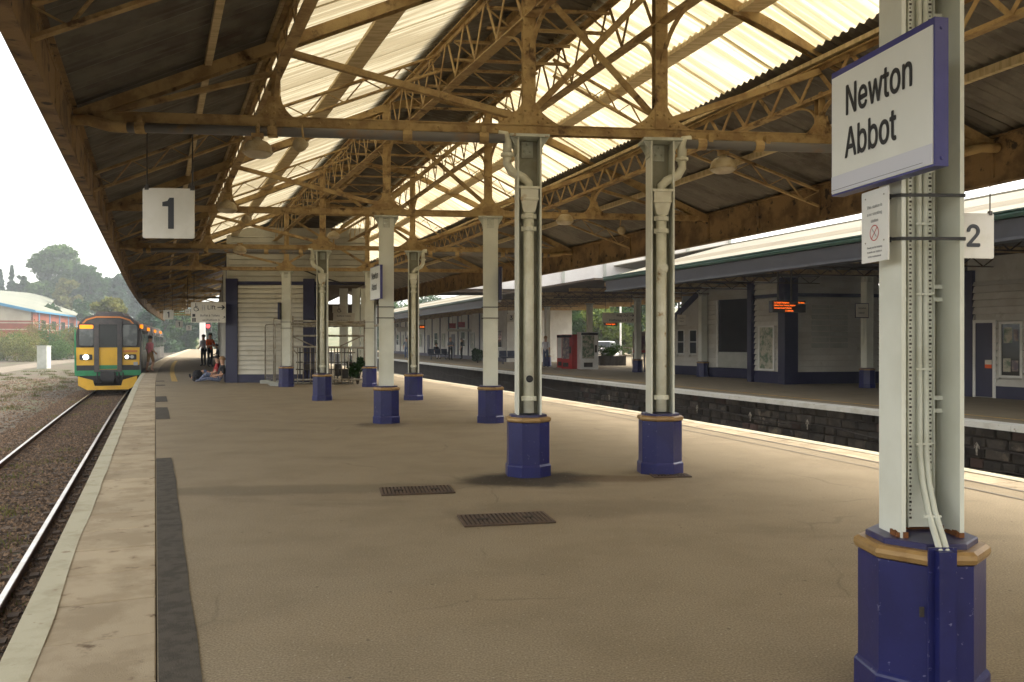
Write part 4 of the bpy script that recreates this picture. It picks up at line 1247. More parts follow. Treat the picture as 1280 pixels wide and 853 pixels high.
for key in ('A2', 'B2', 'A4', 'B4'):
    cB = COLS[key]
    t = thing('pillar_straps', {'A2': 'pair of thin black straps round the pillar with the small name board', 'B2': 'pair of thin black straps round the flat pillar left of the stained-foot pillar', 'A4': 'pair of thin black straps round the farthest left pillar', 'B4': 'pair of thin black straps round the farthest right pillar'}[key], 'strap', (cB.x, cB.y, 1.8), 'strap pairs round flat pillars')
    for z in (1.92, 2.12):
        mb = MB(); loop = [cB + Vector((x, y, z)) for x, y in ((-.155, -.16), (.155, -.145), (.14, .16), (-.17, .145))]
        for a, b in zip(loop, loop[1:] + loop[:1]): mb.beam(a, b, .005, .016)
        mb.build('strap', 'black_strap', t)

# ------------------------------------------------------------------ lamps and loudspeakers
def bell_lamp(label, c, stem_to, sc=1.0):
    sc *= .84
    t = thing('bell_lamp', label, 'lamp', c, 'enamelled lamps under the canopy')
    mb = MB(); mb.lathe(c, [(.185 * sc, 0), (.19 * sc, .012 * sc), (.178 * sc, .035 * sc), (.165 * sc, .10 * sc), (.12 * sc, .145 * sc), (.06 * sc, .165 * sc), (.05 * sc, .2 * sc)], 18)
    mb.build('shade', 'enamel', t, smooth=True)
    mb = MB(); mb.lathe(c, [(.05 * sc, -.055 * sc), (.12 * sc, -.045 * sc), (.165 * sc, -.015 * sc), (.17 * sc, .004)], 18); mb.build('bowl', 'lamp_bowl', t, smooth=True)
    mb = MB(); mb.tube([c + Vector((0, 0, .18 * sc)), Vector((c.x, c.y, stem_to))], .022, 8); mb.box((c.x, c.y, c.z + .22 * sc), (.12, .06, .05), R(7)); mb.build('stem', 'iron_ochre', t)
def horn(label, c, rz, stem_to):
    t = thing('loudspeaker', label, 'loudspeaker', c, 'round loudspeakers under the canopy')
    mb = MB(); d = Vector((math.sin(rz), -math.cos(rz), -.25)).normalized()
    mb.tube([c - d * .12, c - d * .05, c + d * .02, c + d * .06], [.03, .05, .072, .076], 14); mb.build('horn', 'enamel', t, smooth=True)
    mb = MB(); mb.tube([c - d * .06, Vector((c.x, c.y, stem_to))], .012, 6); mb.build('bracket', 'iron_ochre', t)
bell_lamp('rusty bell lamp under the dark left roof slope, nearest left', PX(322, 192, 8.75), 3.8)
bell_lamp('rusty bell lamp right of the downpipe pillar, nearest right', PX(904, 212, 9.6), 3.8)
bell_lamp('small bell lamp over the left side, second frame', PX(284, 263, 14.4), 3.8, 1.1)
bell_lamp('small bell lamp over the right side, second frame', PX(706, 278, 15.6), 3.8, 1.1)
bell_lamp('bell lamp between the far pillars and the weatherboarded gable', PX(417, 297, 20.6), 3.8)
bell_lamp('far bell lamp by the left eaves, third frame', PX(300, 315, 19.6), 3.8)
horn('round loudspeaker behind the near drain pipe, left of centre', PX(377, 181, 8.75), R(-10), 3.8)
horn('round loudspeaker at the left of the second frame', PX(309, 274, 14.5), R(-10), 3.8)
horn('round loudspeaker right of the two near pillars, second frame', PX(776, 288, 15.6), R(15), 3.8)

# ------------------------------------------------------------------ direction sign by the building (lift)
def wheelchair(parent, c, h, right, m='sign_black'):
    """simple wheelchair user drawn with strokes"""
    mb = MB(); rx = Vector(right).normalized(); nz = rx.cross(Vector((0, 0, 1)))
    def Q(u, v): return Vector(c) + rx * (u * h) + Vector((0, 0, v * h)) + nz * .006
    def line(a, b, w): mb.beam(Q(*a), Q(*b), .004, w * h, up=Vector((0, 0, 1)) if abs(a[0] - b[0]) > abs(a[1] - b[1]) else rx)
    for k in range(10):
        a0, a1 = R(100 + 24 * k), R(124 + 24 * k)
        line((.0 + .27 * math.cos(a0), -.2 + .27 * math.sin(a0)), (.27 * math.cos(a1), -.2 + .27 * math.sin(a1)), .07)
    line((-.05, .3), (-.02, -.08), .09); line((-.02, -.05), (.22, -.08), .09); line((.22, -.06), (.33, -.42), .09); line((-.04, .12), (.2, .12), .07)
    mb.box(Q(-.06, .42), (.13 * h, .004, .13 * h), 0)
    return mb.build('wheelchair_symbol', m, parent)
def arrow(parent, c, L, right, ang=0, m='sign_black'):
    mb = MB(); rx = Vector(right).normalized(); up = Vector((0, 0, 1)); nz = rx.cross(up)
    ex = rx * math.cos(ang) + up * math.sin(ang); ey = -rx * math.sin(ang) + up * math.cos(ang)
    o = Vector(c) + nz * .004
    pts = [(-.5, -.06), (.2, -.06), (.02, -.3), (.22, -.3), (.52, 0), (.22, .3), (.02, .3), (.2, .06), (-.5, .06)]
    mb.prism([o + ex * (u * L) + ey * (v * L) for u, v in pts], nz * .003)
    return mb.build('arrow', m, parent)
def board(name, label, c, w, h, texts, rods=(), zr=3.8, rz=0.0, m='sign_cream', group='direction boards', th=.03):
    t = thing(name, label, 'sign', c, group)
    mb = MB(); mb.box(c, (w, th, h), rz); mb.build('panel', m, t)
    rx = Vector((math.cos(rz), math.sin(rz), 0)); nz = Vector((math.sin(rz), -math.cos(rz), 0))
    for s_, u, v, sz, al in texts:
        put_text(s_, sz, 'sign_black', t, c + rx * u + Vector((0, 0, v)) + nz * th / 2, rx, bold=sz * .010, align=al)
    for u in rods:
        mb = MB(); p = c + rx * u; mb.tube([p + Vector((0, 0, h / 2)), Vector((p.x, p.y, zr))], .012, 6); mb.build('hanger', 'steel_dark', t)
    return t, rx, nz
c = PX(260.5, 384.5, 29.2)
t, rx, nz = board('direction_sign', 'white hanging sign reading Lift with wheelchair symbol and arrow', c, 1.2, .37, [('Lift', .11, 0, .28, 'CENTER')], (-.5, .5), 3.85, R(3))
wheelchair(t, c - rx * .42 + nz * .016, .28, rx); arrow(t, c + rx * .45 + nz * .016, .26, rx)
mb = MB()
for u in (-.2, -.13):
    mb.box(c + rx * u + nz * .017 + Vector((0, 0, -.01)), (.03, .004, .08), R(3)); mb.box(c + rx * u + nz * .017 + Vector((0, 0, .06)), (.026, .004, .03), R(3)); mb.box(c + rx * u + nz * .017 + Vector((0, 0, -.08)), (.02, .004, .06), R(3))
mb.build('lift_symbol', 'sign_grey_text', t)
c = PX(260.5, 397.3, 29.2)
t, rx, nz = board('direction_sign', 'white hanging sign reading Buffet and Toilets on Platform 3', c, 1.2, .35, [('Buffet & Toilets', .06, .075, .135, 'CENTER'), ('on Platform 3', .10, -.085, .135, 'CENTER')], (), 3.8, R(3))
arrow(t, c + rx * .545 + nz * .016, .12, rx, R(45))
mb = MB(); mb.box(c - rx * .5 + nz * .017 + Vector((0, 0, .08)), (.1, .004, .1), R(3)); mb.box(c - rx * .53 + nz * .017 + Vector((0, 0, -.08)), (.05, .004, .14), R(3)); mb.box(c - rx * .46 + nz * .017 + Vector((0, 0, -.08)), (.05, .004, .14), R(3)); mb.build('cup_symbol', 'sign_black', t)
c = PX(234.5, 389.5, 30.5)
t, rx, nz = board('symbol_sign', 'tiny square symbol plate left of the lift sign', c, .17, .17, [('<>', 0, 0, .12, 'CENTER')], (0,), 3.85, 0)
# ------------------------------------------------------------------ weatherboarded building on the island
BY = 30.0
def boards_wall(parent, p0, p1, z0, z1, pitch, m, tilt=.04, name='board', skip=None):
    """weatherboards between two ground points; each board leans out at its lower edge. skip: list of (u0,u1,z0,z1) openings"""
    d = (p1 - p0); L = d.length; d.normalize(); n = Vector((d.y, -d.x, 0))
    z = z0
    while z < z1 - .02:
        zt = min(z + pitch, z1)
        spans = [(0, L)]
        for (a, b, c0, c1) in (skip or []):
            if zt > c0 + .02 and z < c1 - .02:
                new = []
                for x0, x1 in spans:
                    if b <= x0 or a >= x1: new.append((x0, x1)); continue
                    if a > x0: new.append((x0, a))
                    if b < x1: new.append((b, x1))
                spans = new
        for x0, x1 in spans:
            if x1 - x0 < .03: continue
            mb = MB(); A, B = p0 + d * x0, p0 + d * x1
            def V(P, o, h): return Vector((P.x, P.y, h)) + n * o
            mb.hexa([V(A, -.012, z), V(B, -.012, z), V(B, tilt + .008, z + .002), V(A, tilt + .008, z + .002)], [V(A, -.012, zt - .016), V(B, -.012, zt - .016), V(B, .004, zt - .016), V(A, .004, zt - .016)])
            mb.build(name, m, parent)
        z = zt
def wall_box(parent, name, p0, p1, z0, z1, out0, out1, m):
    d = (p1 - p0).normalized(); n = Vector((d.y, -d.x, 0)); mb = MB()
    def V(P, o, h): return Vector((P.x, P.y, h)) + n * o
    mb.hexa([V(p0, out0, z0), V(p1, out0, z0), V(p1, out1, z0), V(p0, out1, z0)], [V(p0, out0, z1), V(p1, out0, z1), V(p1, out1, z1), V(p0, out1, z1)])
    return mb.build(name, m, parent)
wL = G(283, 478.5); wL.z = 0; BY = wL.y
wR = Vector(((392 - CX) / F * BY, BY + .1, 0)); wFar = Vector(((455 - CX) / F * BY, BY + .25, 0))
bld = thing('platform_building', 'cream weatherboarded platform building with dark blue corner posts and plinth', 'building', wL)
ex = (wR - wL).normalized(); nn = Vector((ex.y, -ex.x, 0)); bk = -nn
zc = H - (352 - CY) / F * BY
boards_wall(bld, wL + ex * .4, wR - ex * .36, .30, zc - .12, .172, 'clapboard')
wall_box(bld, 'plinth', wL + ex * .4, wR - ex * .36, 0, .30, .0, .05, 'navy_paint')
wall_box(bld, 'back_wall', wL, wR, 0, zc, -.3, -.045, 'clapboard')
wall_box(bld, 'corner_post', wL, wL + ex * .42, 0, zc + .1, -.3, .10, 'navy_paint')
wall_box(bld, 'corner_post', wR - ex * .38, wR + ex * .02, 0, zc + .1, -.3, .10, 'navy_paint')
wall_box(bld, 'lintel_band', wL + ex * .42, wFar, zc - .12, zc, -.02, .06, 'navy_paint')
# gable boards up into the roof
zt_ = 5.95
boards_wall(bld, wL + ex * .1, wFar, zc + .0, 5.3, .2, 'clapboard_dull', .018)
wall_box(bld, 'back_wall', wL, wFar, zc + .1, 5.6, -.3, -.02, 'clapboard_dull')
wall_box(bld, 'gable_edge', wFar, wFar + ex * .1, zc - .12, 5.4, -.3, .06, 'white_paint')
# side wall along platform 1
sp = [Vector((wL.x - .362 * (y - BY), y, 0)) for y in (BY + .35, BY + 12, BY + 24, BY + 36)]
for a, b in zip(sp[:-1], sp[1:]):
    wall_box(bld, 'side_wall', b, a, 0, 4.6, -.3, -.0, 'navy_paint')
    wall_box(bld, 'side_plinth', b, a, 0, .5, .0, .06, 'navy_paint')
    for k in range(5):
        p = a.lerp(b, (k + .4) / 5); q = a.lerp(b, (k + .52) / 5)
        wall_box(bld, 'side_post', q, p, .5, 4.2, .002, .1, 'clapboard')
# inner wall seen through the open bay, receding on the right
iw0 = wR + bk * .3; iw1 = Vector((iw0.x - 9.5, iw0.y + 24, 0))
wall_box(bld, 'inner_wall', iw1, iw0, 0, 4.4, -.25, .0, 'navy_paint')
# posts of the open bay to the right
bayR = wFar
for u, m_ in ((.28, 'column_paint'), (.55, 'column_paint'), (.74, 'column_paint')):
    p = wR.lerp(wFar, u) + bk * 3.2
    mb = MB(); mb.box((p.x, p.y, 2.1), (.3, .3, 3.0), R(4)); mb.build('bay_post', m_, bld)
mb = MB(); mb.hexa([Vector((wL.x, BY + .3, 3.6)), Vector((wFar.x, BY + .5, 3.6)), Vector((wFar.x - 14, BY + 44, 3.6)), Vector((wL.x - 16, BY + 44, 3.6))], [Vector((wL.x, BY + .3, 3.75)), Vector((wFar.x, BY + .5, 3.75)), Vector((wFar.x - 14, BY + 44, 3.75)), Vector((wL.x - 16, BY + 44, 3.75))])
mb.build('ceiling', 'soffit_brown', bld)
wall_box(bld, 'sky_blocker', iw0 + bk * 17 + ex * -6, iw0 + bk * 17 + ex * .2, 2.5, 3.6, -.1, 0, 'soffit_brown')  # dark beam added to hide the bright sky behind the bay
# black hose slung across the bay
mb = MB(); a = PX(375, 336, BY - .3); b = PX(455, 356, BY - .3)
mb.tube([a, a.lerp(b, .3) + Vector((0, 0, -.12)), a.lerp(b, .7) + Vector((0, 0, -.14)), b], .03, 6); mb.build('hanging_cable', 'black_strap', bld)
c = PX(424, 387, BY + 2.6)
t, rx, nz = board('direction_sign', 'white sign with wheelchair symbol hanging inside the open bay', c, .52, .28, [], (), 4.4, R(3)); wheelchair(t, c + nz * .016, .24, rx)
c = PX(430, 398, BY + 3.0)
t, rx, nz = board('direction_sign', 'white sign naming toilets and platform 3 inside the open bay', c, .85, .42, [('Buffet & Toilets', 0, .09, .11, 'CENTER'), ('on Platform 3', 0, -.09, .11, 'CENTER')], (), 4.4, R(3))

# ------------------------------------------------------------------ stacked metal racks and site fence between the far pillars
def tubes_part(parent, name, segs, r, m, n=6):
    for a, b in segs:
        mb = MB(); mb.tube([a, b], r, n); mb.build(name, m, parent, smooth=True)
Yr = 28.6
def Q(x, y, dy=0.0): return PX(x, y, Yr + dy)
rk = thing('metal_rack_stack', 'stack of grey tubular metal racks behind the far pillars', 'rack', G(410, 480))
tubes_part(rk, 'long_tube', [(Q(366, 401.5), Q(458, 403)), (Q(345, 405.5, .3), Q(458, 405, .3)), (Q(366, 408, -.1), Q(476, 407, -.1))], .045, 'steel_tube')
tubes_part(rk, 'rail', [(Q(366, 420), Q(455, 420)), (Q(366, 433.5), Q(455, 435)), (Q(368, 475), Q(455, 474.5)), (Q(368, 479, .1), Q(440, 479, .1))], .04, 'steel_tube')
tubes_part(rk, 'brace', [(Q(366, 421), Q(392, 433)), (Q(425, 433), Q(455, 419)), (Q(366, 437), Q(372, 443))], .025, 'steel_tube')
tubes_part(rk, 'upright', [(Q(x, 434), Q(x, 480)) for x in (372, 379, 388, 394, 411, 418, 427, 436, 441)], .022, 'steel_tube')
tubes_part(rk, 'upright', [(Q(x, 434, .8), Q(x, 477, .8)) for x in (375, 384, 391, 414, 422, 431, 438, 447)], .022, 'steel_dark')
tubes_part(rk, 'shelf_rail', [(Q(370, y), Q(444, y)) for y in (441, 453, 462)] + [(Q(370, y, .8), Q(444, y, .8)) for y in (441, 453, 462)], .02, 'steel_dark')
for x0, x1, y0, y1 in ((383, 390, 455, 463), (419, 426, 455, 470), (428, 440, 462, 473)):
    mb = MB(); a = Q((x0 + x1) / 2, (y0 + y1) / 2, .4); mb.box(a, ((x1 - x0) / F * Yr, .5, (y1 - y0) / F * Yr)); mb.build('crate', 'steel_dark', rk)
tubes_part(rk, 'end_upright', [(Q(455.5, 400), Q(455.5, 478)), (Q(366, 395), Q(366, 478))], .03, 'steel_tube')
fp = thing('site_fence_panel', 'grey mesh site fence panel with rounded corners against the weatherboards', 'fence', G(340, 478))
def fence_panel(t, x0, x1, y0, y1, Y0, Y1):
    def W(u, v):
        a = PX(x0, y1, Y0); b = PX(x1, y1, Y1); h = (y1 - y0) / F * Y0
        p = a.lerp(b, u); p.z = .06 + v * h; return p
    mb = MB(); k = .12
    loop = [W(0, 0), W(0, 1 - k * .4), W(k * .3, 1 - k * .1), W(k, 1), W(1 - k, 1), W(1 - k * .3, 1 - k * .1), W(1, 1 - k * .4), W(1, 0)]
    mb.tube(loop, .02, 6); mb.build('frame', 'steel_tube', t, smooth=True)
    mb = MB()
    for i in range(1, 14): mb.tube([W(i / 14, .02), W(i / 14, .97)], .003, 3)
    for i in range(1, 12): mb.tube([W(0, i / 12), W(1, i / 12)], .003, 3)
    mb.build('mesh_infill', 'steel_tube', t)
    for u in (0, 1): mb = MB(); p = W(u, 0); mb.box((p.x, p.y, .06), (.3, .25, .12)); mb.build('foot_block', 'cabinet_grey', t)
fence_panel(fp, 331.5, 344, 405, 476, 29.2, 27.6)
fp2 = thing('site_fence_panel', 'second grey site fence panel beside the farthest left pillar', 'fence', G(345, 480))
fence_panel(fp2, 342, 352, 398, 479, 28.4, 28.9)
shrub('dark green bushy heap at the right end of the metal racks', G(447, 480.5), 1.0, .85, 'leaf_dark', 1800, .045, 3)

# ------------------------------------------------------------------ people
def person(label, loc, rz, pose, top, legs, hair='hair_dark', shoes='cloth_black', bare_legs=False, short=True, h=1.0, group='people on the platforms', sleeves=False):
    J = {'pel': (0, 0, .95), 'wst': (0, 0, 1.08), 'che': (0, 0, 1.30), 'nck': (0, 0, 1.47), 'hd0': (0, -.01, 1.56), 'hd1': (0, -.01, 1.66), 'hd2': (0, 0, 1.735)}
    for s, c in ((-1, 'l'), (1, 'r')):
        J.update({'sh' + c: (s * .18, .0, 1.41), 'el' + c: (s * .235, .03, 1.14), 'wr' + c: (s * .24, -.05, .90), 'hn' + c: (s * .235, -.07, .83),
                  'hp' + c: (s * .09, 0, .92), 'kn' + c: (s * .10, -.02, .50), 'an' + c: (s * .105, .02, .09), 'to' + c: (s * .115, -.15, .04)})
    J.update(pose)
    R_ = {'pel': .145, 'wst': .13, 'che': .15, 'nck': .06, 'hd0': .082, 'hd1': .098, 'hd2': .06}
    for c in 'lr': R_.update({'sh' + c: .075, 'el' + c: .048, 'wr' + c: .032, 'hn' + c: .036, 'hp' + c: .095, 'kn' + c: .065, 'an' + c: .045, 'to' + c: .042})
    B = [('pel', 'wst', top), ('wst', 'che', top), ('che', 'nck', top), ('nck', 'hd0', 'skin'), ('hd0', 'hd1', 'skin'), ('hd1', 'hd2', 'skin')]
    sl = top if sleeves else 'skin'
    for c in 'lr':
        B += [('che', 'sh' + c, top), ('sh' + c, 'el' + c, top), ('el' + c, 'wr' + c, sl), ('wr' + c, 'hn' + c, 'skin'),
              ('pel', 'hp' + c, legs), ('hp' + c, 'kn' + c, legs), ('kn' + c, 'an' + c, 'skin' if bare_legs else legs), ('an' + c, 'to' + c, shoes)]
    # five fingers on each hand
    fing = []
    for c in 'lr':
        w, hnd = Vector(J['wr' + c]), Vector(J['hn' + c]); d = (hnd - w).normalized(); _, sd, u = frame(d, Vector((1, 0, 0)))
        for i, (o, L) in enumerate(((-.03, .065), (-.010, .078), (.010, .074), (.030, .06), (.045, .045))):
            k = f'f{c}{i}'; base = hnd + sd * o * .8 - (d * .035 if i == 4 else d * 0)
            J[k] = tuple(base + d * L + u * .012 + (sd * .03 if i == 4 else sd * o * .3)); R_[k] = .009
            B.append(('hn' + c, k, 'skin'))
    names = list(J); idx = {k: i for i, k in enumerate(names)}
    me = bpy.data.meshes.new('body'); me.from_pydata([Vector(J[k]) * h for k in names], [(idx[a], idx[b]) for a, b, _ in B], [])
    o = bpy.data.objects.new('body', me); col.objects.link(o)
    sk = o.modifiers.new('skin', 'SKIN'); sk.use_smooth_shade = True
    for i, k in enumerate(names):
        v = me.skin_vertices[0].data[i]; r = R_[k] * h
        fx = {'che': (1.0, .78), 'wst': (1, .8), 'pel': (1, .82)}.get(k, (1, 1))
        v.radius = (r * fx[0], r * fx[1]); v.use_root = (k == 'pel')
    sub = o.modifiers.new('sub', 'SUBSURF'); sub.levels = 1; sub.render_levels = 1
    dg = bpy.context.evaluated_depsgraph_get(); dg.update()
    em = bpy.data.meshes.new_from_object(o.evaluated_get(dg))
    bpy.data.objects.remove(o)
    ms = [top, legs, 'skin', shoes]; em.materials.clear()
    for k in ms: em.materials.append(MATS[k])
    segs = [(Vector(J[a]) * h, Vector(J[b]) * h, ms.index(m_) if m_ in ms else 0) for a, b, m_ in B]
    for p in em.polygons:
        best = (9, 0); c = p.center
        for a, b, mi in segs:
            ab = b - a; tt = max(0, min(1, (c - a).dot(ab) / max(1e-6, ab.length_squared))); dd_ = (a + ab * tt - c).length
            if dd_ < best[0]: best = (dd_, mi)
        p.material_index = best[1]; p.use_smooth = True
    t = thing('person', label, 'person', loc, group, local=True, rz=rz)
    em.name = 'body'; b = bpy.data.objects.new('body', em); col.objects.link(b); attach(b, t)
    hc = Vector(J['hd1']) * h; hu = (Vector(J['hd2']) - Vector(J['hd0'])).normalized()
    mb = MB()      # hair cap: back and top of the head
    vs = []; n, mrow = 12, 6
    _, sx_, fy_ = frame(hu, Vector((0, 1, 0)))
    for i in range(mrow + 1):
        ph = i / mrow * R(105)
        for k in range(n):
            a = 2 * math.pi * k / n; rr = .108 * h
            bx, by = math.sin(ph) * math.cos(a), math.sin(ph) * math.sin(a)
            face = max(0, -by) * .35 if ph > R(45) else 0
            vs.append(hc + hu * (rr * 1.12 * math.cos(ph) + .02 * h + face * rr) + Vector((1, 0, 0)) * bx * rr + Vector((0, 1, 0)) * (by * rr * 1.05 + .012))
    mb.add(vs, [(i * n + k, i * n + (k + 1) % n, (i + 1) * n + (k + 1) % n, (i + 1) * n + k) for i in range(mrow) for k in range(n)])
    mb.build('hair', hair, t, smooth=True)
    mb = MB()      # face: nose, eyes, mouth
    f = hc + Vector((0, -.092 * h, 0))
    mb.prism([f + Vector((-.012, .004, -.02)) * h, f + Vector((.012, .004, -.02)) * h, f + Vector((0, .004, .02)) * h], (0, -.022 * h, -.004))
    mb.build('nose', 'skin', t)
    mb = MB()
    for s in (-1, 1): mb.box(f + Vector((s * .034, .004, .018)) * h, (.022 * h, .01, .01))
    mb.box(f + Vector((0, .006, -.045)) * h, (.042 * h, .01, .008)); mb.build('face_marks', 'hair_dark', t)
    return t
SIT_G = {  # sitting on the ground, legs forward (-Y), leaning back
    'pel': (0, 0, .13), 'wst': (0, .03, .27), 'che': (0, .10, .47), 'nck': (0, .13, .63), 'hd0': (0, .11, .72), 'hd1': (0, .10, .82), 'hd2': (0, .11, .89),
    'shl': (-.18, .11, .57), 'elr': (.24, .1, .32), 'shr': (.18, .11, .57), 'ell': (-.24, .1, .32), 'wrl': (-.16, -.12, .26), 'wrr': (.16, -.12, .26), 'hnl': (-.1, -.19, .25), 'hnr': (.1, -.19, .25),
    'hpl': (-.09, -.02, .12), 'hpr': (.09, -.02, .12), 'knl': (-.11, -.40, .36), 'knr': (.12, -.44, .16), 'anl': (-.11, -.68, .08), 'anr': (.13, -.86, .08), 'tol': (-.12, -.80, .14), 'tor': (.15, -.9, .24)}
SIT_C = {  # on a bench
    'pel': (0, 0, .52), 'wst': (0, .01, .65), 'che': (0, .0, .87), 'nck': (0, -.04, 1.03), 'hd0': (0, -.08, 1.11), 'hd1': (0, -.10, 1.21), 'hd2': (0, -.10, 1.28),
    'shl': (-.18, -.02, .97), 'shr': (.18, -.02, .97), 'ell': (-.23, -.08, .72), 'elr': (.23, -.08, .72), 'wrl': (-.14, -.28, .66), 'wrr': (.14, -.28, .66), 'hnl': (-.1, -.34, .65), 'hnr': (.1, -.34, .65),
    'hpl': (-.09, -.03, .5), 'hpr': (.09, -.03, .5), 'knl': (-.11, -.45, .5), 'knr': (.11, -.45, .5), 'anl': (-.11, -.44, .09), 'anr': (.11, -.46, .09), 'tol': (-.12, -.6, .04), 'tor': (.12, -.62, .04)}
HANDS_UP = {'wrl': (-.10, -.24, 1.12), 'hnl': (-.05, -.29, 1.14), 'ell': (-.23, -.06, 1.10), 'wrr': (.10, -.24, 1.12), 'hnr': (.05, -.29, 1.14), 'elr': (.23, -.06, 1.10)}
STEP = {'knl': (-.09, -.12, .52), 'anl': (-.09, .0, .16), 'tol': (-.09, -.15, .08), 'knr': (.1, .04, .5), 'anr': (.1, .14, .10), 'tor': (.1, -.02, .05), 'ell': (-.25, .06, 1.12), 'wrl': (-.22, -.12, .96), 'hnl': (-.21, -.18, .92)}
pw = off(XL, 39.6, .34)
person('person in pink shirt and tan shorts boarding the train', pw, R(150), STEP, 'cloth_pink', 'cloth_tan', 'hair_dark', 'skin', bare_legs=True, h=.98)
person('person in white shirt and dark trousers talking to the orange vest', G(254.5, 458), R(-120), {'wrr': (.2, -.15, 1.0), 'hnr': (.19, -.2, 1.0)}, 'cloth_white', 'cloth_black', h=1.06)
person('person in orange safety vest standing on the platform', G(262.5, 459), R(55), HANDS_UP, 'cloth_orange', 'cloth_black', h=1.1, sleeves=False)
person('person in red shirt sitting on the platform floor', G(268, 474.5), R(-72), SIT_G, 'cloth_red', 'cloth_denim', bare_legs=True, h=1.0)
person('person in dark top sitting on the floor against the blue corner post', G(274, 478.5), R(-60), SIT_G, 'cloth_black', 'cloth_blue', 'hair_fair', bare_legs=False, h=1.0)
pb_ = G(272.5, 457); 
person('person in dark clothes sitting on the bench by the side wall', pb_, R(-75), SIT_C, 'cloth_grey', 'cloth_black')
def bench(label, c, rz, n=3, m='bench_blue'):
    t = thing('platform_bench', label, 'bench', c, 'platform benches', local=True, rz=rz)
    for i in range(n):
        x = (i - (n - 1) / 2) * .55
        mb = MB(); mb.box((x, 0, .44), (.5, .44, .03)); mb.build('seat', m, t)
        mb = MB(); mb.beam((x, .22, .46), (x, .30, .86), .5, .025, up=Vector((0, 1, 0))); mb.build('backrest', m, t)
    mb = MB(); mb.box((0, .03, .40), (n * .55, .06, .05)); mb.build('beam', m, t)
    for s in (-1, 1):
        mb = MB(); mb.box((s * n * .2, .03, .2), (.06, .06, .38)); mb.box((s * n * .2, .03, .015), (.06, .45, .03)); mb.build('leg', m, t)
        mb = MB(); mb.box((s * n * .275, -.03, .62), (.04, .4, .03)); mb.box((s * n * .275, .12, .53), (.04, .03, .18)); mb.build('armrest', m, t)
    return t
bench('dark metal bench along the building side under the seated person', Vector((pb_.x + .05, pb_.y + .1, 0)), R(-75), 3)
# backpack and bags by the sitting pair
def rucksack(label, c, rz, m):
    t = thing('rucksack', label, 'rucksack', c, 'bags on the platform floor', local=True, rz=rz)
    mb = MB(); mb.lathe((0, 0, 0), [(.12, 0), (.19, .04), (.2, .2), (.17, .34), (.08, .42)], 10); mb.build('bag', m, t, smooth=True)
    mb = MB(); mb.lathe((0, -.16, .05), [(.05, 0), (.1, .03), (.1, .14), (.04, .18)], 8); mb.build('pocket', 'cloth_black', t, smooth=True)
rucksack('dark rucksack lying at the feet of the sitting pair', G(247, 477), 0, 'cloth_black')

# ------------------------------------------------------------------ the train
TY0, TY1 = 38.7, 74.5
tr = thing('diesel_train', 'diesel train with yellow and green front standing at platform 1', 'train', off(XL, TY0, TC, RZ))
def T(y, d, z): return off(XL, y, TC + d, RZ + z)
HW = 1.36
def train_prof():
    """half outline from skirt up over the roof: (d, z above rail)"""
    return [(-1.28, .75), (-HW, 1.0), (-HW, 2.1), (-1.33, 2.75), (-1.22, 3.25), (-.95, 3.52), (-.5, 3.66), (0, 3.70), (.5, 3.66), (.95, 3.52), (1.22, 3.25), (1.33, 2.75), (HW, 2.1), (HW, 1.0), (1.28, .75)]
pf = train_prof(); n = len(pf); bodies = []
for ya, yb in ((TY0 + .25, 56.3), (57.1, TY1)):
  yy = rng(ya, yb, 1.2)
  mb = MB(); vs = []
  for y in yy:
    for d, z in pf: vs.append(T(y, d, z))
  fs = []; mi = []
  for i in range(len(yy) - 1):
    for k in range(n - 1):
        fs.append((i * n + k, i * n + k + 1, (i + 1) * n + k + 1, (i + 1) * n + k)); mi.append(1 if 3 <= k <= 10 else 0)
  fs.append(tuple((len(yy) - 1) * n + k for k in range(n))); mi.append(0)
  fs.append(tuple(k for k in range(n - 1, -1, -1))); mi.append(0)
  mb.add(vs, fs); mb.m = mi
  mb.build('body', ['train_side', 'train_roof'], tr)
mb = MB(); sweep(mb, XL, [56.2, 57.2], [(TC - .6, RZ + 1.0), (TC + .6, RZ + 1.0), (TC + .6, RZ + 3.2), (TC - .6, RZ + 3.2)]); mb.build('gangway_bellows', 'train_black', tr)
# front, built from its own plane slightly ahead of the body
fy = TY0
def fpoly(pts, y, th, m, name, parent=tr):
    mb = MB(); mb.prism([T(y, d, z) for d, z in pts], tangent(XL, TY0) * th); return mb.build(name, m, parent)
fpoly([(-1.30, 1.0), (-HW, 1.2), (-HW, 2.1), (-1.33, 2.75), (-1.2, 3.25), (-.93, 3.5), (-.5, 3.63), (0, 3.66), (.5, 3.63), (.93, 3.5), (1.2, 3.25), (1.33, 2.75), (HW, 2.1), (HW, 1.2), (1.30, 1.0)], fy + .02, .25, 'train_dark', 'front_panel')
fpoly([(-1.30, 1.0), (-HW, 1.2), (-HW, 2.12), (HW, 2.12), (HW, 1.2), (1.30, 1.0)], fy + .0, .05, 'train_yellow', 'lower_front_panel')
fpoly([(-1.335, 1.02), (1.335, 1.02), (1.335, 1.3), (-1.335, 1.3)], fy - .02, .05, 'train_black', 'lower_band')
fpoly([(-1.37, .82), (1.37, .82), (1.37, 1.06), (-1.37, 1.06)], fy - .06, .3, 'train_green', 'buffer_beam')
for s in (-1, 1):
    fpoly([(s * 1.30, .95), (s * 1.385, .95), (s * 1.385, 2.95), (s * 1.34, 2.95)][::(1 if s > 0 else -1)], fy - .03, .12, 'train_green' if s < 0 else 'train_dark', 'edge_stripe')
fpoly([(-1.28, 2.98), (-.92, 3.42), (-.5, 3.55), (.5, 3.55), (.92, 3.42), (1.28, 2.98), (1.2, 2.99), (.88, 3.36), (.48, 3.49), (-.48, 3.49), (-.88, 3.36), (-1.2, 2.99)], fy - .005, .05, 'orange_trim', 'cab_trim')
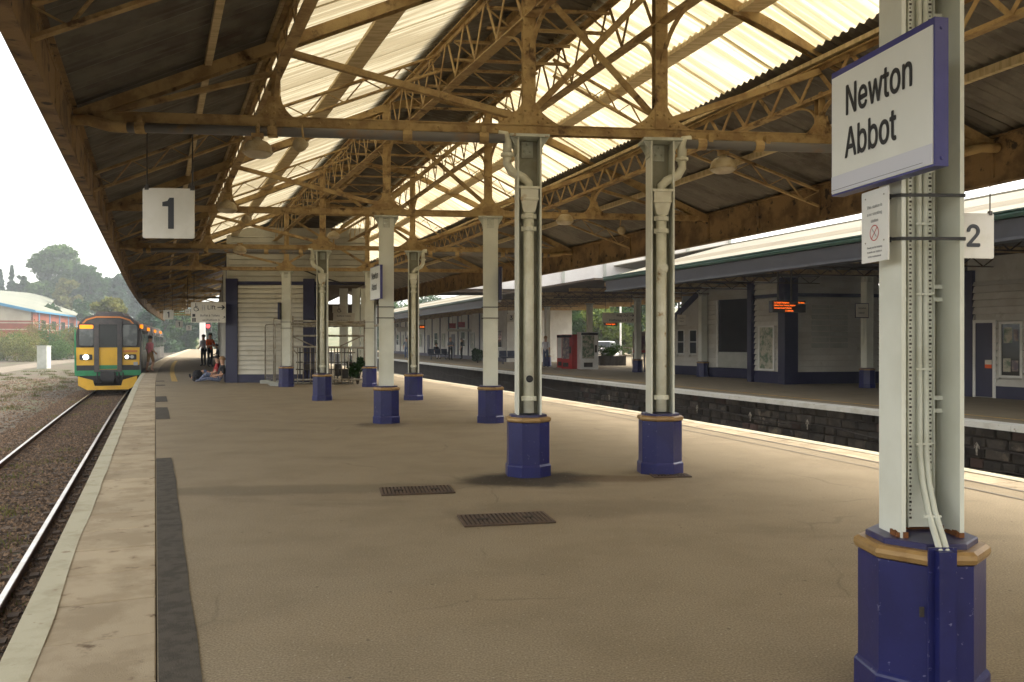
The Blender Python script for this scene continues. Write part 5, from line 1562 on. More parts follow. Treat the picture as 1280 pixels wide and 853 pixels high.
fpoly([(-1.26, 2.9), (1.26, 2.9), (.95, 3.38), (-.95, 3.38)], fy + .005, .05, 'train_dark', 'cab_roof_band')
# cab windows (rounded), gangway door frame and door
def rrect(x0, x1, z0, z1, r):
    out = []
    for cx, cz, a0 in ((x1 - r, z1 - r, 0), (x0 + r, z1 - r, 90), (x0 + r, z0 + r, 180), (x1 - r, z0 + r, 270)):
        for i in range(4): out.append((cx + r * math.cos(R(a0 + 30 * i)), cz + r * math.sin(R(a0 + 30 * i))))
    return out
for x0, x1 in ((-1.24, -.56), (.56, 1.26)):
    fpoly(rrect(x0, x1, 2.15, 3.22, .1), fy - .035, .03, 'train_black', 'window_frame')
    w = fpoly(rrect(x0 + .05, x1 - .05, 2.2, 3.17, .08), fy - .045, .012, 'glass_cab', 'cab_window')
mb = MB()
for (a, b, c_, d_) in ((-.58, -.38, 1.0, 3.38), (.38, .58, 1.0, 3.38), (-.38, .38, 3.18, 3.38), (-.38, .38, 1.0, 1.1)):
    mb.prism([T(fy - .14, a, c_), T(fy - .14, b, c_), T(fy - .14, b, d_), T(fy - .14, a, d_)], tangent(XL, TY0) * .16)
mb.build('gangway_frame', 'train_dark', tr)
fpoly([(-.38, 1.1), (.38, 1.1), (.38, 2.12), (-.38, 2.12)], fy - .03, .03, 'train_yellow', 'gangway_door')
fpoly([(-.38, 2.12), (.38, 2.12), (.38, 3.18), (-.38, 3.18)], fy - .045, .02, 'glass_dark', 'gangway_window')
fpoly([(-.37, 1.12), (.37, 1.12), (.37, 1.3), (-.37, 1.3)], fy - .045, .02, 'train_green', 'gangway_stripe')
fpoly(rrect(-1.18, -.62, 2.98, 3.15, .03), fy - .055, .012, 'lamp_orange', 'destination_display')
for s in (-1, 1):
    fpoly(rrect(s * .92 - .26, s * .92 + .26, 1.55, 1.8, .05), fy - .04, .03, 'train_black', 'lamp_housing')
def roundlamp(x, z, r, m, name):
    fpoly([(x + r * math.cos(2 * math.pi * k / 14), z + r * math.sin(2 * math.pi * k / 14)) for k in range(14)], fy - .06, .03, m, name)
roundlamp(-.92, 1.68, .115, 'lamp_white', 'headlight'); roundlamp(.78, 1.68, .075, 'lamp_white', 'marker_light'); roundlamp(1.0, 1.68, .08, 'cabinet_grey', 'tail_light')
fpoly(rrect(1.06, 1.24, 1.28, 1.44, .02), fy - .04, .02, 'sign_grey_text', 'number_plate')
fpoly([(.62, 1.9), (1.22, 1.9), (1.22, 1.99), (.62, 1.99)], fy - .036, .01, 'orange_trim', 'number_panel')
# coupler, snow plough, buffers
mb = MB(); mb.prism([T(fy - .25, d, z) for d, z in ((-1.22, .40), (-.85, .18), (.85, .18), (1.22, .40), (1.22, .80), (.62, .62), (.55, .36), (-.55, .36), (-.62, .62), (-1.22, .80))], tangent(XL, TY0) * .12); mb.build('snow_plough', 'train_yellow', tr)
mb = MB(); mb.prism([T(fy - .45, d, z) for d, z in rrect(-.28, .28, .62, 1.02, .06)], tangent(XL, TY0) * .5); cp = mb.build('coupler', 'train_black', tr)
mb = MB()
for d in (-.45, -.3, .3, .45, .62): mb.tube([T(fy - .1, d, .95), T(fy - .2, d, .75), T(fy - .12, d, .5)], .03, 6)
mb.build('hoses', 'train_black', cp)
fpoly([(-1.15, .5), (1.15, .5), (1.15, .86), (-1.15, .86)], fy + .05, .3, 'train_black', 'underframe')
# roof vents
mb = MB(); mb.prism([T(TY0 + .7, d, z) for d, z in ((-.62, 3.6), (.62, 3.6), (.52, 3.8), (-.52, 3.8))], tangent(XL, 42) * 1.6); mb.build('roof_vent', 'train_dark', tr)
mb = MB(); mb.prism([T(TY0 + 2.6, d, z) for d, z in ((-.8, 3.58), (.8, 3.58), (.65, 3.78), (-.65, 3.78))], tangent(XL, 42) * 2.5); mb.build('roof_vent', 'train_roof', tr)
# side: doors, windows, step lights, underframe and wheels
def side(y0, y1, z0, z1, m, name, out=.015, parent=tr):
    mb = MB(); t0 = HW - .0
    q = lambda y, z, o: T(y, t0 + o - (max(0, z - 2.1) * .046), z)
    mb.hexa([q(y0, z0, -.03), q(y1, z0, -.03), q(y1, z0, out), q(y0, z0, out)], [q(y0, z1, -.03), q(y1, z1, -.03), q(y1, z1, out), q(y0, z1, out)])
    return mb.build(name, m, parent)
side(39.05, 39.95, 1.1, 3.0, 'train_black', 'cab_door')
side(40.3, 41.5, 1.1, 3.05, 'train_black', 'open_doorway')
ys_ = 42.3
while ys_ < 73:
    if 54.8 < ys_ < 57.2: ys_ += 1.6; continue
    if abs(ys_ - 50) < .8 or abs(ys_ - 59.5) < .8 or abs(ys_ - 68.5) < .8:
        dr = side(ys_, ys_ + 1.3, 1.1, 3.05, 'train_door', 'door'); side(ys_ + .2, ys_ + .6, 2.0, 2.8, 'glass_dark', 'door_window', .025, dr); side(ys_ + .75, ys_ + 1.15, 2.0, 2.8, 'glass_dark', 'door_window', .025, dr)
    else:
        side(ys_, ys_ + 1.25, 1.95, 2.75, 'glass_dark', 'window')
        side(ys_ + 1.3, ys_ + 1.42, 1.1, 2.95, 'train_door', 'body_rib')
    ys_ += 1.6
for y, z in ((40.9, 3.12), (50.6, 3.12), (60.1, 3.12), (69, 3.12)):
    mb = MB(); mb.box(T(y, HW + .02 - .05, z), (.14, .34, .2), R(22)); mb.build('door_light', 'lamp_orange', tr)
mb = MB(); sweep(mb, XL, rng(TY0 + .6, TY1 - .4, 1.5), [(TC - 1.2, RZ + .31), (TC + 1.2, RZ + .3), (TC + 1.2, RZ + .78), (TC - 1.2, RZ + .78)]); mb.build('underframe', 'train_black', tr)
for y in (41.2, 43.6, 52.6, 54.8, 59, 61.4, 70, 72.4):
    for s in (-1, 1):
        c = T(y, s * .76, .43); tg = tangent(XL, y); ax = Vector((tg.y, -tg.x, 0))
        mb = MB(); mb.tube([c - ax * .06, c + ax * .06], .42, 18); mb.build('wheel', 'steel_dark', tr)
# ------------------------------------------------------------------ opposite platform (platform 3)
def OP(y, d, z=0.0): return off(XO, y, d, z)
mb = MB(); ys = rng(-6, 130, 1.0); vs = []
for y in ys: vs += [OP(y, .42), OP(y, 13)]
mb.add(vs, [(2 * i, 2 * i + 1, 2 * i + 3, 2 * i + 2) for i in range(len(ys) - 1)])
oplat = tag(mb.build('platform', 'asphalt'), kind='structure')
mb = MB(); sweep(mb, XO, rng(-6, 130, 1.5), [(.22, -.1), (.5, -.1), (.5, -1.2), (.22, -1.2)]); mb.build('platform_wall', 'wall_dark', oplat)
y = 9.0
while y < 60:
    mb = MB(); g = .005; a = [OP(y + g, 0), OP(y + g, .415), OP(y + .95 - g, .415), OP(y + .95 - g, 0)]
    dz = random.uniform(-.004, .004)
    mb.hexa([p + Vector((0, 0, -.11)) for p in a], [p + Vector((0, 0, dz)) for p in a]); mb.build('coping_slab', 'coping_fresh', oplat); y += .95
mb = MB(); sweep(mb, XO, rng(y, 130, 1.5), [(0, -.11), (.415, -.11), (.415, 0), (0, 0)]); mb.build('coping_strip', 'coping_fresh', oplat)
def opp_line(d0, d1, m):
    mb = MB(); yy = rng(8, 110, 1.0); vs = []
    for y in yy: vs += [OP(y, d0, .005), OP(y, d1, .005)]
    mb.add(vs, [(2 * i, 2 * i + 1, 2 * i + 3, 2 * i + 2) for i in range(len(yy) - 1)]); mb.build('painted_line', m, oplat)
opp_line(.98, 1.08, 'yellow_line')
rr = random.Random(3)
for row, (z0, z1) in enumerate(((-.29, -.11), (-.49, -.30), (-.70, -.50), (-.9, -.71), (-1.1, -.91))):
    y = 11.5 + row * .13
    while y < 33:
        L = rr.uniform(.26, .58); p0, p1 = OP(y + .012, .2), OP(y + L - .012, .2)
        o_ = rr.uniform(.02, .075); b = .03
        t = (p1 - p0).normalized(); n_ = Vector((-t.y, t.x, 0))
        mb = MB()
        A = [p0, p1, p1, p0]; zz = [z0 + .01, z0 + .01, z1 - .01, z1 - .01]
        outer = [Vector((p.x, p.y, z)) for p, z in zip(A, zz)]
        cc = (outer[0] + outer[2]) / 2
        inner = [cc + (p - cc) * rr.uniform(.84, .95) + n_ * (o_ * rr.uniform(.7, 1.2)) for p in outer]
        mb.hexa(outer, inner); mb.build('stone_block', 'stone_red' if rr.random() < .12 else 'stone', oplat)
        y += L
for x, y in ((872, 514), (938.5, 524.5), (1010, 533), (1222, 562), (808, 503), (762, 496)):
    yq = 12.0
    for _ in range(60):                       # where the sight line meets the wall face
        p = OP(yq, .11); xx = CX + F * p.x / p.y
        yq += .02 * (xx - x) * .5 if abs(xx - x) > .3 else 0
    p = OP(yq, .10, -.52); t = tangent(XO, yq)
    mb = MB(); n_ = Vector((-t.y, t.x, 0))
    q = lambda u, v: p + t * u + Vector((0, 0, v)) + n_ * .015
    mb.prism([q(-.02, -.12), q(.02, -.12), q(.02, .04), q(.06, .0), q(.06, .05), q(0, .13), q(-.06, .05), q(-.06, .0), q(-.02, .04)], n_ * .004)
    mb.build('painted_arrow', 'chalk_mark', oplat)
for k, (z0, am) in enumerate(((-.55, .06), (-.92, .05))):
    mb = MB(); pts = []
    for i, y in enumerate(rng(10, 60, .6)): pts.append(OP(y, .10, z0 + am * math.sin(i * .9 + k) + .03 * math.sin(i * .37)))
    mb.tube(pts, .016, 5); mb.build('cable', 'wall_dark', oplat, smooth=True)

# canopy of the opposite platform
oc = thing('opposite_canopy', 'long canopy with cream sloping roof, green gutter and blue-grey beam over platform 3', 'canopy', OP(20, 4))
def run(name, prof, y0, y1, m, parent=oc, st=2.0):
    mb = MB(); sweep(mb, XO, rng(y0, y1, st), prof); return mb.build(name, m, parent)
CY0, CYE, CY1 = -4, 30.2, 110
def roof_at(d): return 3.80 + (d - .2) * .27
for y0, y1 in ((CY0, CYE), (43.5, CY1)):
    y = y0
    while y < y1 - .1:
        e = min(y + 2.4, y1)
        for d0, d1, m in ((.12, 1.55, 'roof_cream'), (1.55, 2.9, 'roof_tan'), (2.9, 5.2, 'roof_cream')):
            mb = MB()
            mb.hexa([OP(y + .01, d0, roof_at(d0)), OP(y + .01, d1, roof_at(d1)), OP(e - .01, d1, roof_at(d1)), OP(e - .01, d0, roof_at(d0))],
                    [OP(y + .01, d0, roof_at(d0) + .04), OP(y + .01, d1, roof_at(d1) + .04), OP(e - .01, d1, roof_at(d1) + .04), OP(e - .01, d0, roof_at(d0) + .04)])
            mb.build('roof_panel', m, oc)
        y = e
    run('gutter', [(.0, 3.70), (.14, 3.70), (.16, 3.78), (.14, 3.82), (.0, 3.82), (-.03, 3.76)], y0, y1, 'gutter_green')
    run('gutter_lip', [(-.05, 3.81), (.17, 3.81), (.17, 3.835), (-.05, 3.835)], y0, y1, 'gutter_green')
    run('edge_beam', [(.12, 3.36), (.32, 3.36), (.30, 3.68), (.06, 3.68)], y0, y1, 'opp_fascia')
    run('edge_beam_flange', [(.05, 3.3), (.4, 3.3), (.4, 3.358), (.05, 3.358)], y0, y1, 'opp_fascia')
run('soffit', [(.45, 3.70), (12.5, 3.9), (12.5, 3.98), (.45, 3.78)], CY0, CYE, 'soffit_brown')
run('soffit', [(.45, 3.70), (12.5, 3.9), (12.5, 3.98), (.45, 3.78)], 43.5, CY1, 'soffit_brown')
run('soffit', [(-.2, 3.75), (12.5, 3.9), (12.5, 3.98), (-.2, 3.83)], CYE + .4, 43.4, 'soffit_brown')
run('back_roof', [(5.2, 5.2), (12.8, 3.9), (12.8, 3.94), (5.2, 5.24)], CY0, CY1, 'roof_cream', st=4)
# end wall of the near roof
e0 = OP(CYE, .15, 3.85); e1 = OP(CYE, 5.2, roof_at(5.2)); e2 = OP(CYE, 5.2, 3.7)
mb = MB(); mb.prism([e0, e1, e2], tangent(XO, CYE) * .08); mb.build('roof_end', 'gutter_green', oc)
# ribs and lattice under the soffit
for y in rng(12, 100, 3.2):
    mb = MB(); mb.beam(OP(y, .4, 3.62), OP(y, 12, 3.8), .08, .14); mb.build('soffit_rib', 'iron_ochre', oc)
for y in rng(13.5, 45, 3.2):
    latt_strut(oc, OP(y, .4, 3.62), OP(y, 6, 3.7), .24, 14, 'lattice_rafter', m='soffit_brown')
# columns
OG = 'pillars on the opposite platform'
for (x, y, lb) in ((1084, 485, 'grey pillar on the opposite platform beside the small name board'), (878.5, 471, 'grey pillar on the opposite platform right of the blue bench'),
                   (797, 465.5, 'grey pillar on the opposite platform right of the Way Out sign'), (737, 460.5, 'thin dark pillar behind the vending machines opposite'), (684, 458, 'pillar on the opposite platform left of the vending machines')):
    c = copy_tree(p3); c.location = G(x, y); c.rotation_euler.z = R(18); c.scale = (1, 1, .945); c['label'] = lb; c['group'] = OG

# buildings opposite ------------------------------------------------------------
def sash(parent, p0, p1, u0, u1, z0, z1, frame_m='white_paint', glass='glass_dark', out=.03, bars=True, name='window'):
    d = (p1 - p0).normalized(); n_ = Vector((d.y, -d.x, 0))
    def V(u, z, o): return p0 + d * u + Vector((0, 0, z)) + n_ * o
    mb = MB(); f = .06
    for a, b, c_, e in ((u0, u0 + f, z0, z1), (u1 - f, u1, z0, z1), (u0 + f, u1 - f, z0, z0 + f), (u0 + f, u1 - f, z1 - f, z1)) + (((u0 + f, u1 - f, (z0 + z1) / 2 - .02, (z0 + z1) / 2 + .02),) if bars else ()):
        mb.hexa([V(a, c_, 0), V(b, c_, 0), V(b, c_, out + .03), V(a, c_, out + .03)], [V(a, e, 0), V(b, e, 0), V(b, e, out + .03), V(a, e, out + .03)])
    w = mb.build(name, frame_m, parent)
    mb = MB(); mb.hexa([V(u0 + f, z0 + f, .002), V(u1 - f, z0 + f, .002), V(u1 - f, z0 + f, out), V(u0 + f, z0 + f, out)], [V(u0 + f, z1 - f, .002), V(u1 - f, z1 - f, .002), V(u1 - f, z1 - f, out), V(u0 + f, z1 - f, out)])
    mb.build('pane', glass, w)
    return w, V
# 1 the right-hand building with navy door and poster window
q0 = G(1208, 495.5); q1 = G(1300, 501.5)
b1 = thing('weatherboard_kiosk', 'white weatherboarded building with navy door and poster window at the far right', 'building', q0)
L = (q1 - q0).length; d = (q1 - q0).normalized(); n_ = Vector((d.y, -d.x, 0))
def u_of(x):           # distance along the wall where photo column x meets it
    a = (x - CX) / F
    return (a * q0.y - q0.x) / (d.x - a * d.y)
ud0, ud1, uw0, uw1 = u_of(1218), u_of(1245), u_of(1250), u_of(1279)
wall_box(b1, 'back_wall', q0, q1 + d * 6, 0, 3.75, -.3, -.05, 'clapboard_opp')
boards_wall(b1, q0 + d * .2, q1 + d * 6, .32, 3.1, .19, 'clapboard_opp', .055, skip=[(ud0 - .2, ud1 - .2, 0, 2.07), (uw0 - .2, uw1 - .2, .55, 2.05)])
wall_box(b1, 'plinth', q0 + d * ud1, q1 + d * 6, 0, .32, 0, .05, 'navy_paint')
wall_box(b1, 'corner_post', q0, q0 + d * .22, 0, 3.4, -.3, .08, 'navy_paint')
dr = wall_box(b1, 'door', q0 + d * (ud0 + .06), q0 + d * (ud1 - .06), .02, 1.98, -.005, .03, 'navy_paint')
for k in range(4):
    uu = ud0 + .1 + k * (ud1 - ud0 - .2) / 4
    wall_box(b1, 'door_plank', q0 + d * (uu + .01), q0 + d * (uu + (ud1 - ud0 - .2) / 4 - .01), .05, 1.95, .03, .04, 'navy_paint').parent = dr
wall_box(b1, 'door_frame', q0 + d * (ud0 - .04), q0 + d * (ud0 + .06), 0, 2.06, -.005, .06, 'white_paint'); wall_box(b1, 'door_frame', q0 + d * (ud1 - .06), q0 + d * (ud1 + .03), 0, 2.06, -.005, .06, 'white_paint')
wall_box(b1, 'door_frame', q0 + d * (ud0 + .06), q0 + d * (ud1 - .06), 1.98, 2.06, -.005, .06, 'white_paint')
wall_box(b1, 'door_notice', q0 + d * (ud0 + .33), q0 + d * (ud0 + .52), .78, 1.0, .041, .046, 'sign_cream')
wall_box(b1, 'door_notice_band', q0 + d * (ud0 + .33), q0 + d * (ud0 + .52), .78, .88, .0465, .049, 'cloth_orange')
w, V = sash(b1, q0, q1, uw0, uw1, .55, 2.0, 'white_paint', 'glass_dark', .02, False)
for k, (a, b, z0, z1) in enumerate(((.12, .34, 1.45, 1.85), (.38, .5, 1.5, 1.8), (.1, .3, .7, 1.05), (.33, .5, .72, 1.0))):
    mb = MB(); aa, bb = uw0 + a, uw0 + b; mb.hexa([V(aa, z0, .021), V(bb, z0, .021), V(bb, z0, .025), V(aa, z0, .025)], [V(aa, z1, .021), V(bb, z1, .021), V(bb, z1, .025), V(aa, z1, .025)]); mb.build('poster', ('poster_mix', 'poster_dark')[k % 2], w)
# 2 the middle building: end wall towards us, short wall to the track
C2 = G(983, 480.5); C2.z = 0
e2 = Vector((math.cos(R(12)), math.sin(R(12)), 0)); R2 = C2 + e2 * 3.6
t2 = tangent(XO, C2.y); L2 = C2 + t2 * 1.9
b2 = thing('weatherboard_office', 'white weatherboarded building with navy corner and poster case under the opposite canopy', 'building', C2)
wall_box(b2, 'back_wall', C2, R2, 0, 3.8, -.3, -.05, 'clapboard_opp'); wall_box(b2, 'back_wall', L2, C2, 0, 3.8, -.3, -.05, 'clapboard_opp')
boards_wall(b2, C2 + e2 * .2, R2, .42, 3.05, .2, 'clapboard_opp', .055); boards_wall(b2, L2, C2 - t2 * -.12, .42, 3.05, .2, 'clapboard_opp', .055)
boards_wall(b2, C2 + e2 * .2, R2, 3.17, 3.75, .2, 'clapboard_opp', .055); boards_wall(b2, L2, C2 - t2 * -.12, 3.17, 3.75, .2, 'clapboard_opp', .055)
wall_box(b2, 'plinth', C2, R2, 0, .42, 0, .06, 'navy_paint'); wall_box(b2, 'plinth', L2, C2, 0, .42, 0, .06, 'navy_paint')
wall_box(b2, 'band', C2, R2, 3.05, 3.17, 0, .06, 'navy_paint'); wall_box(b2, 'band', L2, C2, 3.05, 3.17, 0, .06, 'navy_paint')
cp0 = C2 - e2 * .12 - t2 * .12
mb = MB(); mb.box((C2.x + .06, C2.y + .02, 1.85), (.52, .42, 3.7), R(14)); mb.build('corner_post', 'navy_paint', b2)
mb = MB(); mb.box((L2.x, L2.y, 1.85), (.3, .3, 3.7), R(14)); mb.build('corner_post', 'navy_paint', b2)
wall_box(b2, 'patch_panel', C2 + e2 * .95, C2 + e2 * 1.62, 1.25, 2.75, .03, .05, 'cabinet_grey'); wall_box(b2, 'patch_panel', C2 + e2 * 1.66, C2 + e2 * 2.35, 1.25, 2.75, .03, .05, 'cabinet_grey')
pc = thing('poster_case', 'upright white framed poster case on the short weatherboarded wall opposite', 'poster', L2 + Vector((0, 0, .5)))
wlen = (C2 - L2).length
w, V = sash(pc, L2, C2, wlen * .25, wlen * .72, .45, 2.05, 'white_paint', 'poster_mix', .09, False, 'case_frame')
# 3 the dark service opening further left, and the small gabled office beyond it
q0 = G(876, 470.5); q1 = G(946, 474.0)
b3 = thing('refreshment_hatch', 'weatherboarded wall with a tall dark opening over a grey counter panel', 'building', q0)
d = (q1 - q0).normalized()
a0, a1 = (q1 - q0).length * .34, (q1 - q0).length * .92
wall_box(b3, 'back_wall', q0, q1, 0, 3.8, -.3, -.05, 'clapboard_opp')
boards_wall(b3, q0, q1, .4, 3.75, .2, 'clapboard_opp', .055, skip=[(a0, a1, .3, 3.2)])
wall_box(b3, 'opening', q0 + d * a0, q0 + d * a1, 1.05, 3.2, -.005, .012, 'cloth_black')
wall_box(b3, 'counter_panel', q0 + d * a0, q0 + d * a1, .42, 1.05, -.005, .05, 'cabinet_grey')
wall_box(b3, 'plinth', q0, q1, 0, .4, 0, .055, 'navy_paint')
wall_box(b3, 'opening_trim', q0 + d * (a0 - .1), q0 + d * a0, .4, 3.2, 0, .06, 'white_paint')
q0 = G(836, 467.5); q1 = G(876, 469.5)
b4 = thing('gabled_office', 'small white gabled office with two sash windows and navy bargeboard', 'building', q0)
d = (q1 - q0).normalized(); L = (q1 - q0).length
wall_box(b4, 'back_wall', q0, q1, 0, 2.2, -.3, -.05, 'clapboard_opp')
boards_wall(b4, q0, q1, .4, 2.2, .2, 'clapboard_opp', .055, skip=[(L * .30, L * .52, .95, 2.0), (L * .68, L * .9, .95, 2.0)])
wall_box(b4, 'plinth', q0, q1, 0, .4, 0, .05, 'navy_paint')
sash(b4, q0, q1, L * .28, L * .53, .9, 2.02); sash(b4, q0, q1, L * .66, L * .92, .9, 2.02)
n_ = Vector((d.y, -d.x, 0))
mb = MB(); g0, g1 = q0 + Vector((0, 0, 2.2)), q1 + Vector((0, 0, 2.2)); mb.prism([g0, g1, g1 + Vector((0, 0, 1.4))], -n_ * .2); mb.build('gable', 'clapboard_opp', b4)
mb = MB(); mb.beam(g0 - d * .2 + n_ * .05 + Vector((0, 0, -.05)), g1 + n_ * .05 + Vector((0, 0, 1.45)), .12, .22); mb.build('bargeboard', 'navy_paint', b4)
wall_box(b4, 'door', q0 + d * .02, q0 + d * (L * .2), .02, 2.0, .0, .03, 'navy_paint')
# 4 the long panelled building further along
p0, p1 = OP(57, 6.0), OP(104, 6.4)
b5 = thing('long_station_building', 'long pale panelled station building with dark blue strips along platform 3', 'building', p0)
prev = p0
bays = 15
for k in range(bays):
    a, b = OP(57 + 47 * k / bays, 6.0), OP(57 + 47 * (k + 1) / bays, 6.0)
    wall_box(b5, 'wall_panel', b, a, .3, 3.7, -.2, 0, 'clapboard_opp')
    wall_box(b5, 'plinth', b, a, 0, .3, -.2, .04, 'navy_paint')
    dd_ = (a - b).normalized(); Lb = (a - b).length
    wall_box(b5, 'strip', b - dd_ * .0, b + dd_ * .16, .3, 3.7, .0, .07, 'navy_paint')
    if k % 3 == 1: wall_box(b5, 'door', b + dd_ * (Lb * .35), b + dd_ * (Lb * .7), .02, 2.1, .045, .06, 'navy_paint')
    elif k % 3 == 0: sash(b5, b, a, Lb * .3, Lb * .75, 1.0, 2.3)
    else: sash(b5, b, a, Lb * .25, Lb * .6, .9, 2.2, 'cabinet_grey', 'poster_mix', .03, False, 'poster_frame')
wall_box(b5, 'end_wall', OP(56.8, 6.0), OP(56.8, 11), 0, 3.8, -.2, 0, 'clapboard_opp')

# wall with piers, added to keep light out from behind the opposite platform
rw = thing('light_block_wall', 'dark wall added behind the opposite platform to block light', 'wall', OP(18, 12.6))
for k in range(12):
    ya, yb = -5 + k * 3.75, -5 + (k + 1) * 3.75
    wall_box(rw, 'wall_panel', OP(yb, 12.6), OP(ya, 12.6), 0, 3.8, -.25, 0, 'wall_dark')
    wall_box(rw, 'pier', OP(ya + .4, 12.6), OP(ya, 12.6), 0, 3.85, 0, .12, 'navy_paint')
# footbridge with white panels
fbY = 41.0
fb = thing('footbridge', 'enclosed footbridge with white ribbed panels beyond the near canopy', 'footbridge', (2, fbY, 0))
zb, zt = H - (360.5 - CY) / F * fbY, 7.2
xs = [(622 - CX) / F * fbY - 7.0]
while xs[-1] < 9.5: xs.append(xs[-1] + 2.05)
for a, b in zip(xs[:-1], xs[1:]):
    mb = MB(); mb.hexa([(a + .01, fbY - .02 * a, zb), (b - .01, fbY - .02 * b, zb), (b - .01, fbY - .02 * b + .1, zb), (a + .01, fbY - .02 * a + .1, zb)], [(a + .01, fbY - .02 * a, zt), (b - .01, fbY - .02 * b, zt), (b - .01, fbY - .02 * b + .1, zt), (a + .01, fbY - .02 * a + .1, zt)]); mb.build('panel', 'bridge_white', fb)
    mb = MB(); mb.box((b, fbY - .02 * b - .04, (zb + zt) / 2), (.14, .09, zt - zb)); mb.build('rib', 'cabinet_grey', fb)
mb = MB(); mb.box(((xs[0] + xs[-1]) / 2, fbY + 1.4, zb - .1), (xs[-1] - xs[0], 2.9, .2)); mb.build('deck', 'soffit_brown', fb)
mb = MB(); mb.box(((xs[0] + xs[-1]) / 2, fbY - .10, zb + .02), (xs[-1] - xs[0], .1, .12)); mb.build('bottom_flange', 'bridge_white', fb)
mb = MB(); mb.box(((xs[0] + xs[-1]) / 2, fbY + 1.4, zt + .1), (xs[-1] - xs[0], 3.0, .2)); mb.build('roof', 'bridge_white', fb)
for x in (xs[0] + .6, 8.9):
    mb = MB(); mb.box((x, fbY + 1.2, (zb - .2) / 2 - .55), (.4, .4, zb + .9)); mb.build('pier', 'cabinet_grey', fb)

# signs and displays opposite
c = PX(984, 383.5, 23.2)
t = thing('departure_display', 'orange dot-matrix departure display hanging under the opposite canopy', 'display', c)
mb = MB(); mb.box(c, (1.0, .22, .33), R(10)); mb.build('housing', 'sign_black', t)
rx = Vector((math.cos(R(10)), math.sin(R(10)), 0)); nz = Vector((rx.y, -rx.x, 0))
for s_, v, sz, al, u in (('1st 1405 Paignton', .105, .075, 'LEFT', -.46), ('On time', .105, .075, 'RIGHT', .46), ('Calling: Torre, Torquay, Paignton', .03, .06, 'LEFT', -.46), ('2nd 1418 Exeter St Davids', -.045, .06, 'LEFT', -.46), ('13:58:04', -.12, .08, 'CENTER', 0)):
    put_text(s_, sz, 'led_orange', t, c + rx * u + Vector((0, 0, v)) + nz * .112, rx, align=al, bold=.001)
for u in (-.28, .12):
    mb = MB(); p = c + rx * u; mb.tube([p, Vector((p.x, p.y, 3.75))], .03, 6); mb.build('hanger', 'steel_dark', t)
c = PX(773, 397.5, 40.0); c.y = 38.0; c = PX(773, 397.5, 38)
t, rx, nz = board('direction_sign', 'white Way Out sign with arrow hanging over the opposite platform', c, 1.5, .46, [('Way Out', .18, .11, .2, 'CENTER'), ('Platforms 1 & 2', .02, -.11, .18, 'CENTER')], (-.6, .6), 3.8, R(6))
arrow(t, c + rx * .64 + nz * .016 + Vector((0, 0, .11)), .18, rx); arrow(t, c + rx * .64 + nz * .016 + Vector((0, 0, -.11)), .16, rx, R(45))
c = PX(763, 405.5, 39)
t = thing('departure_display', 'small orange display tucked under the Way Out sign', 'display', c)
mb = MB(); mb.box(c, (.62, .2, .14)); mb.build('housing', 'sign_black', t); put_text('On time  1405', .09, 'led_orange', t, c + Vector((0, -.1, 0)), (1, 0, 0), bold=.002)
c = PX(1077.5, 388.5, 26.2)
t, rx, nz = board('name_board', 'small cream name board left of the grey pillar opposite', c, .42, .42, [('Newton', .0, .08, .105, 'CENTER'), ('Abbot', -.03, -.07, .105, 'CENTER')], (), 3.6, R(10), group='station name boards')
mb = MB(); mb.box(c + Vector((0, .02, 0)), (.47, .03, .47), R(10)); mb.build('frame', 'navy_paint', t); mb = MB(); mb.tube([c + Vector((.05, .06, -.2)), G(1080, 484.5) + Vector((0, 0, .5))], .035, 8); mb.build('post', 'column_paint', t)
c = PX(852, 400, 34); t, rx, nz = board('name_board', 'tiny cream name board high up before the gabled office', c, .36, .42, [('Newton', 0, .07, .085, 'CENTER'), ('Abbot', 0, -.06, .085, 'CENTER')], (0,), 3.7, R(8), group='station name boards')
for x, y, Y, sz, lb in ((639, 397.5, 47, .5, 'hanging cream sign with number 3 right of the second right pillar'), (497, 407, 78, .5, 'far hanging sign with number 3 beyond the left pillars')):
    hung_number(lb, PX(x, y, Y), sz, '3', (-.4, .4), 3.8, R(10))
c = PX(506, 412, 77); board('direction_sign', 'far pale direction board beside the distant number 3', c, 1.5, .42, [], (), 3.7, R(10))
c = PX(527, 409, 72); t = thing('departure_display', 'far orange display beside the rust-stained pillar', 'display', c); mb = MB(); mb.box(c, (.6, .15, .36), R(10)); mb.build('housing', 'sign_black', t); put_text('13:58', .24, 'led_orange', t, c + Vector((.0, -.1, 0)), (1, 0, 0), bold=.006)
for x, y, lb in ((565.5, 407.5, 'left one of two red hanging signs opposite'), (577, 406, 'right one of two red hanging signs opposite')):
    c = PX(x, y, 68); t = thing('red_sign', lb, 'sign', c, 'red hanging signs'); mb = MB(); mb.box(c, (.55, .06, .42), R(15)); mb.build('panel', 'red_paint', t); mb = MB(); mb.tube([c, Vector((c.x, c.y, 3.8))], .015, 6); mb.build('hanger', 'steel_dark', t)
c = PX(574, 413, 66); board('direction_sign', 'long pale direction board below the two red signs', c, 2.0, .2, [], (-.8, .8), 3.8, R(12))

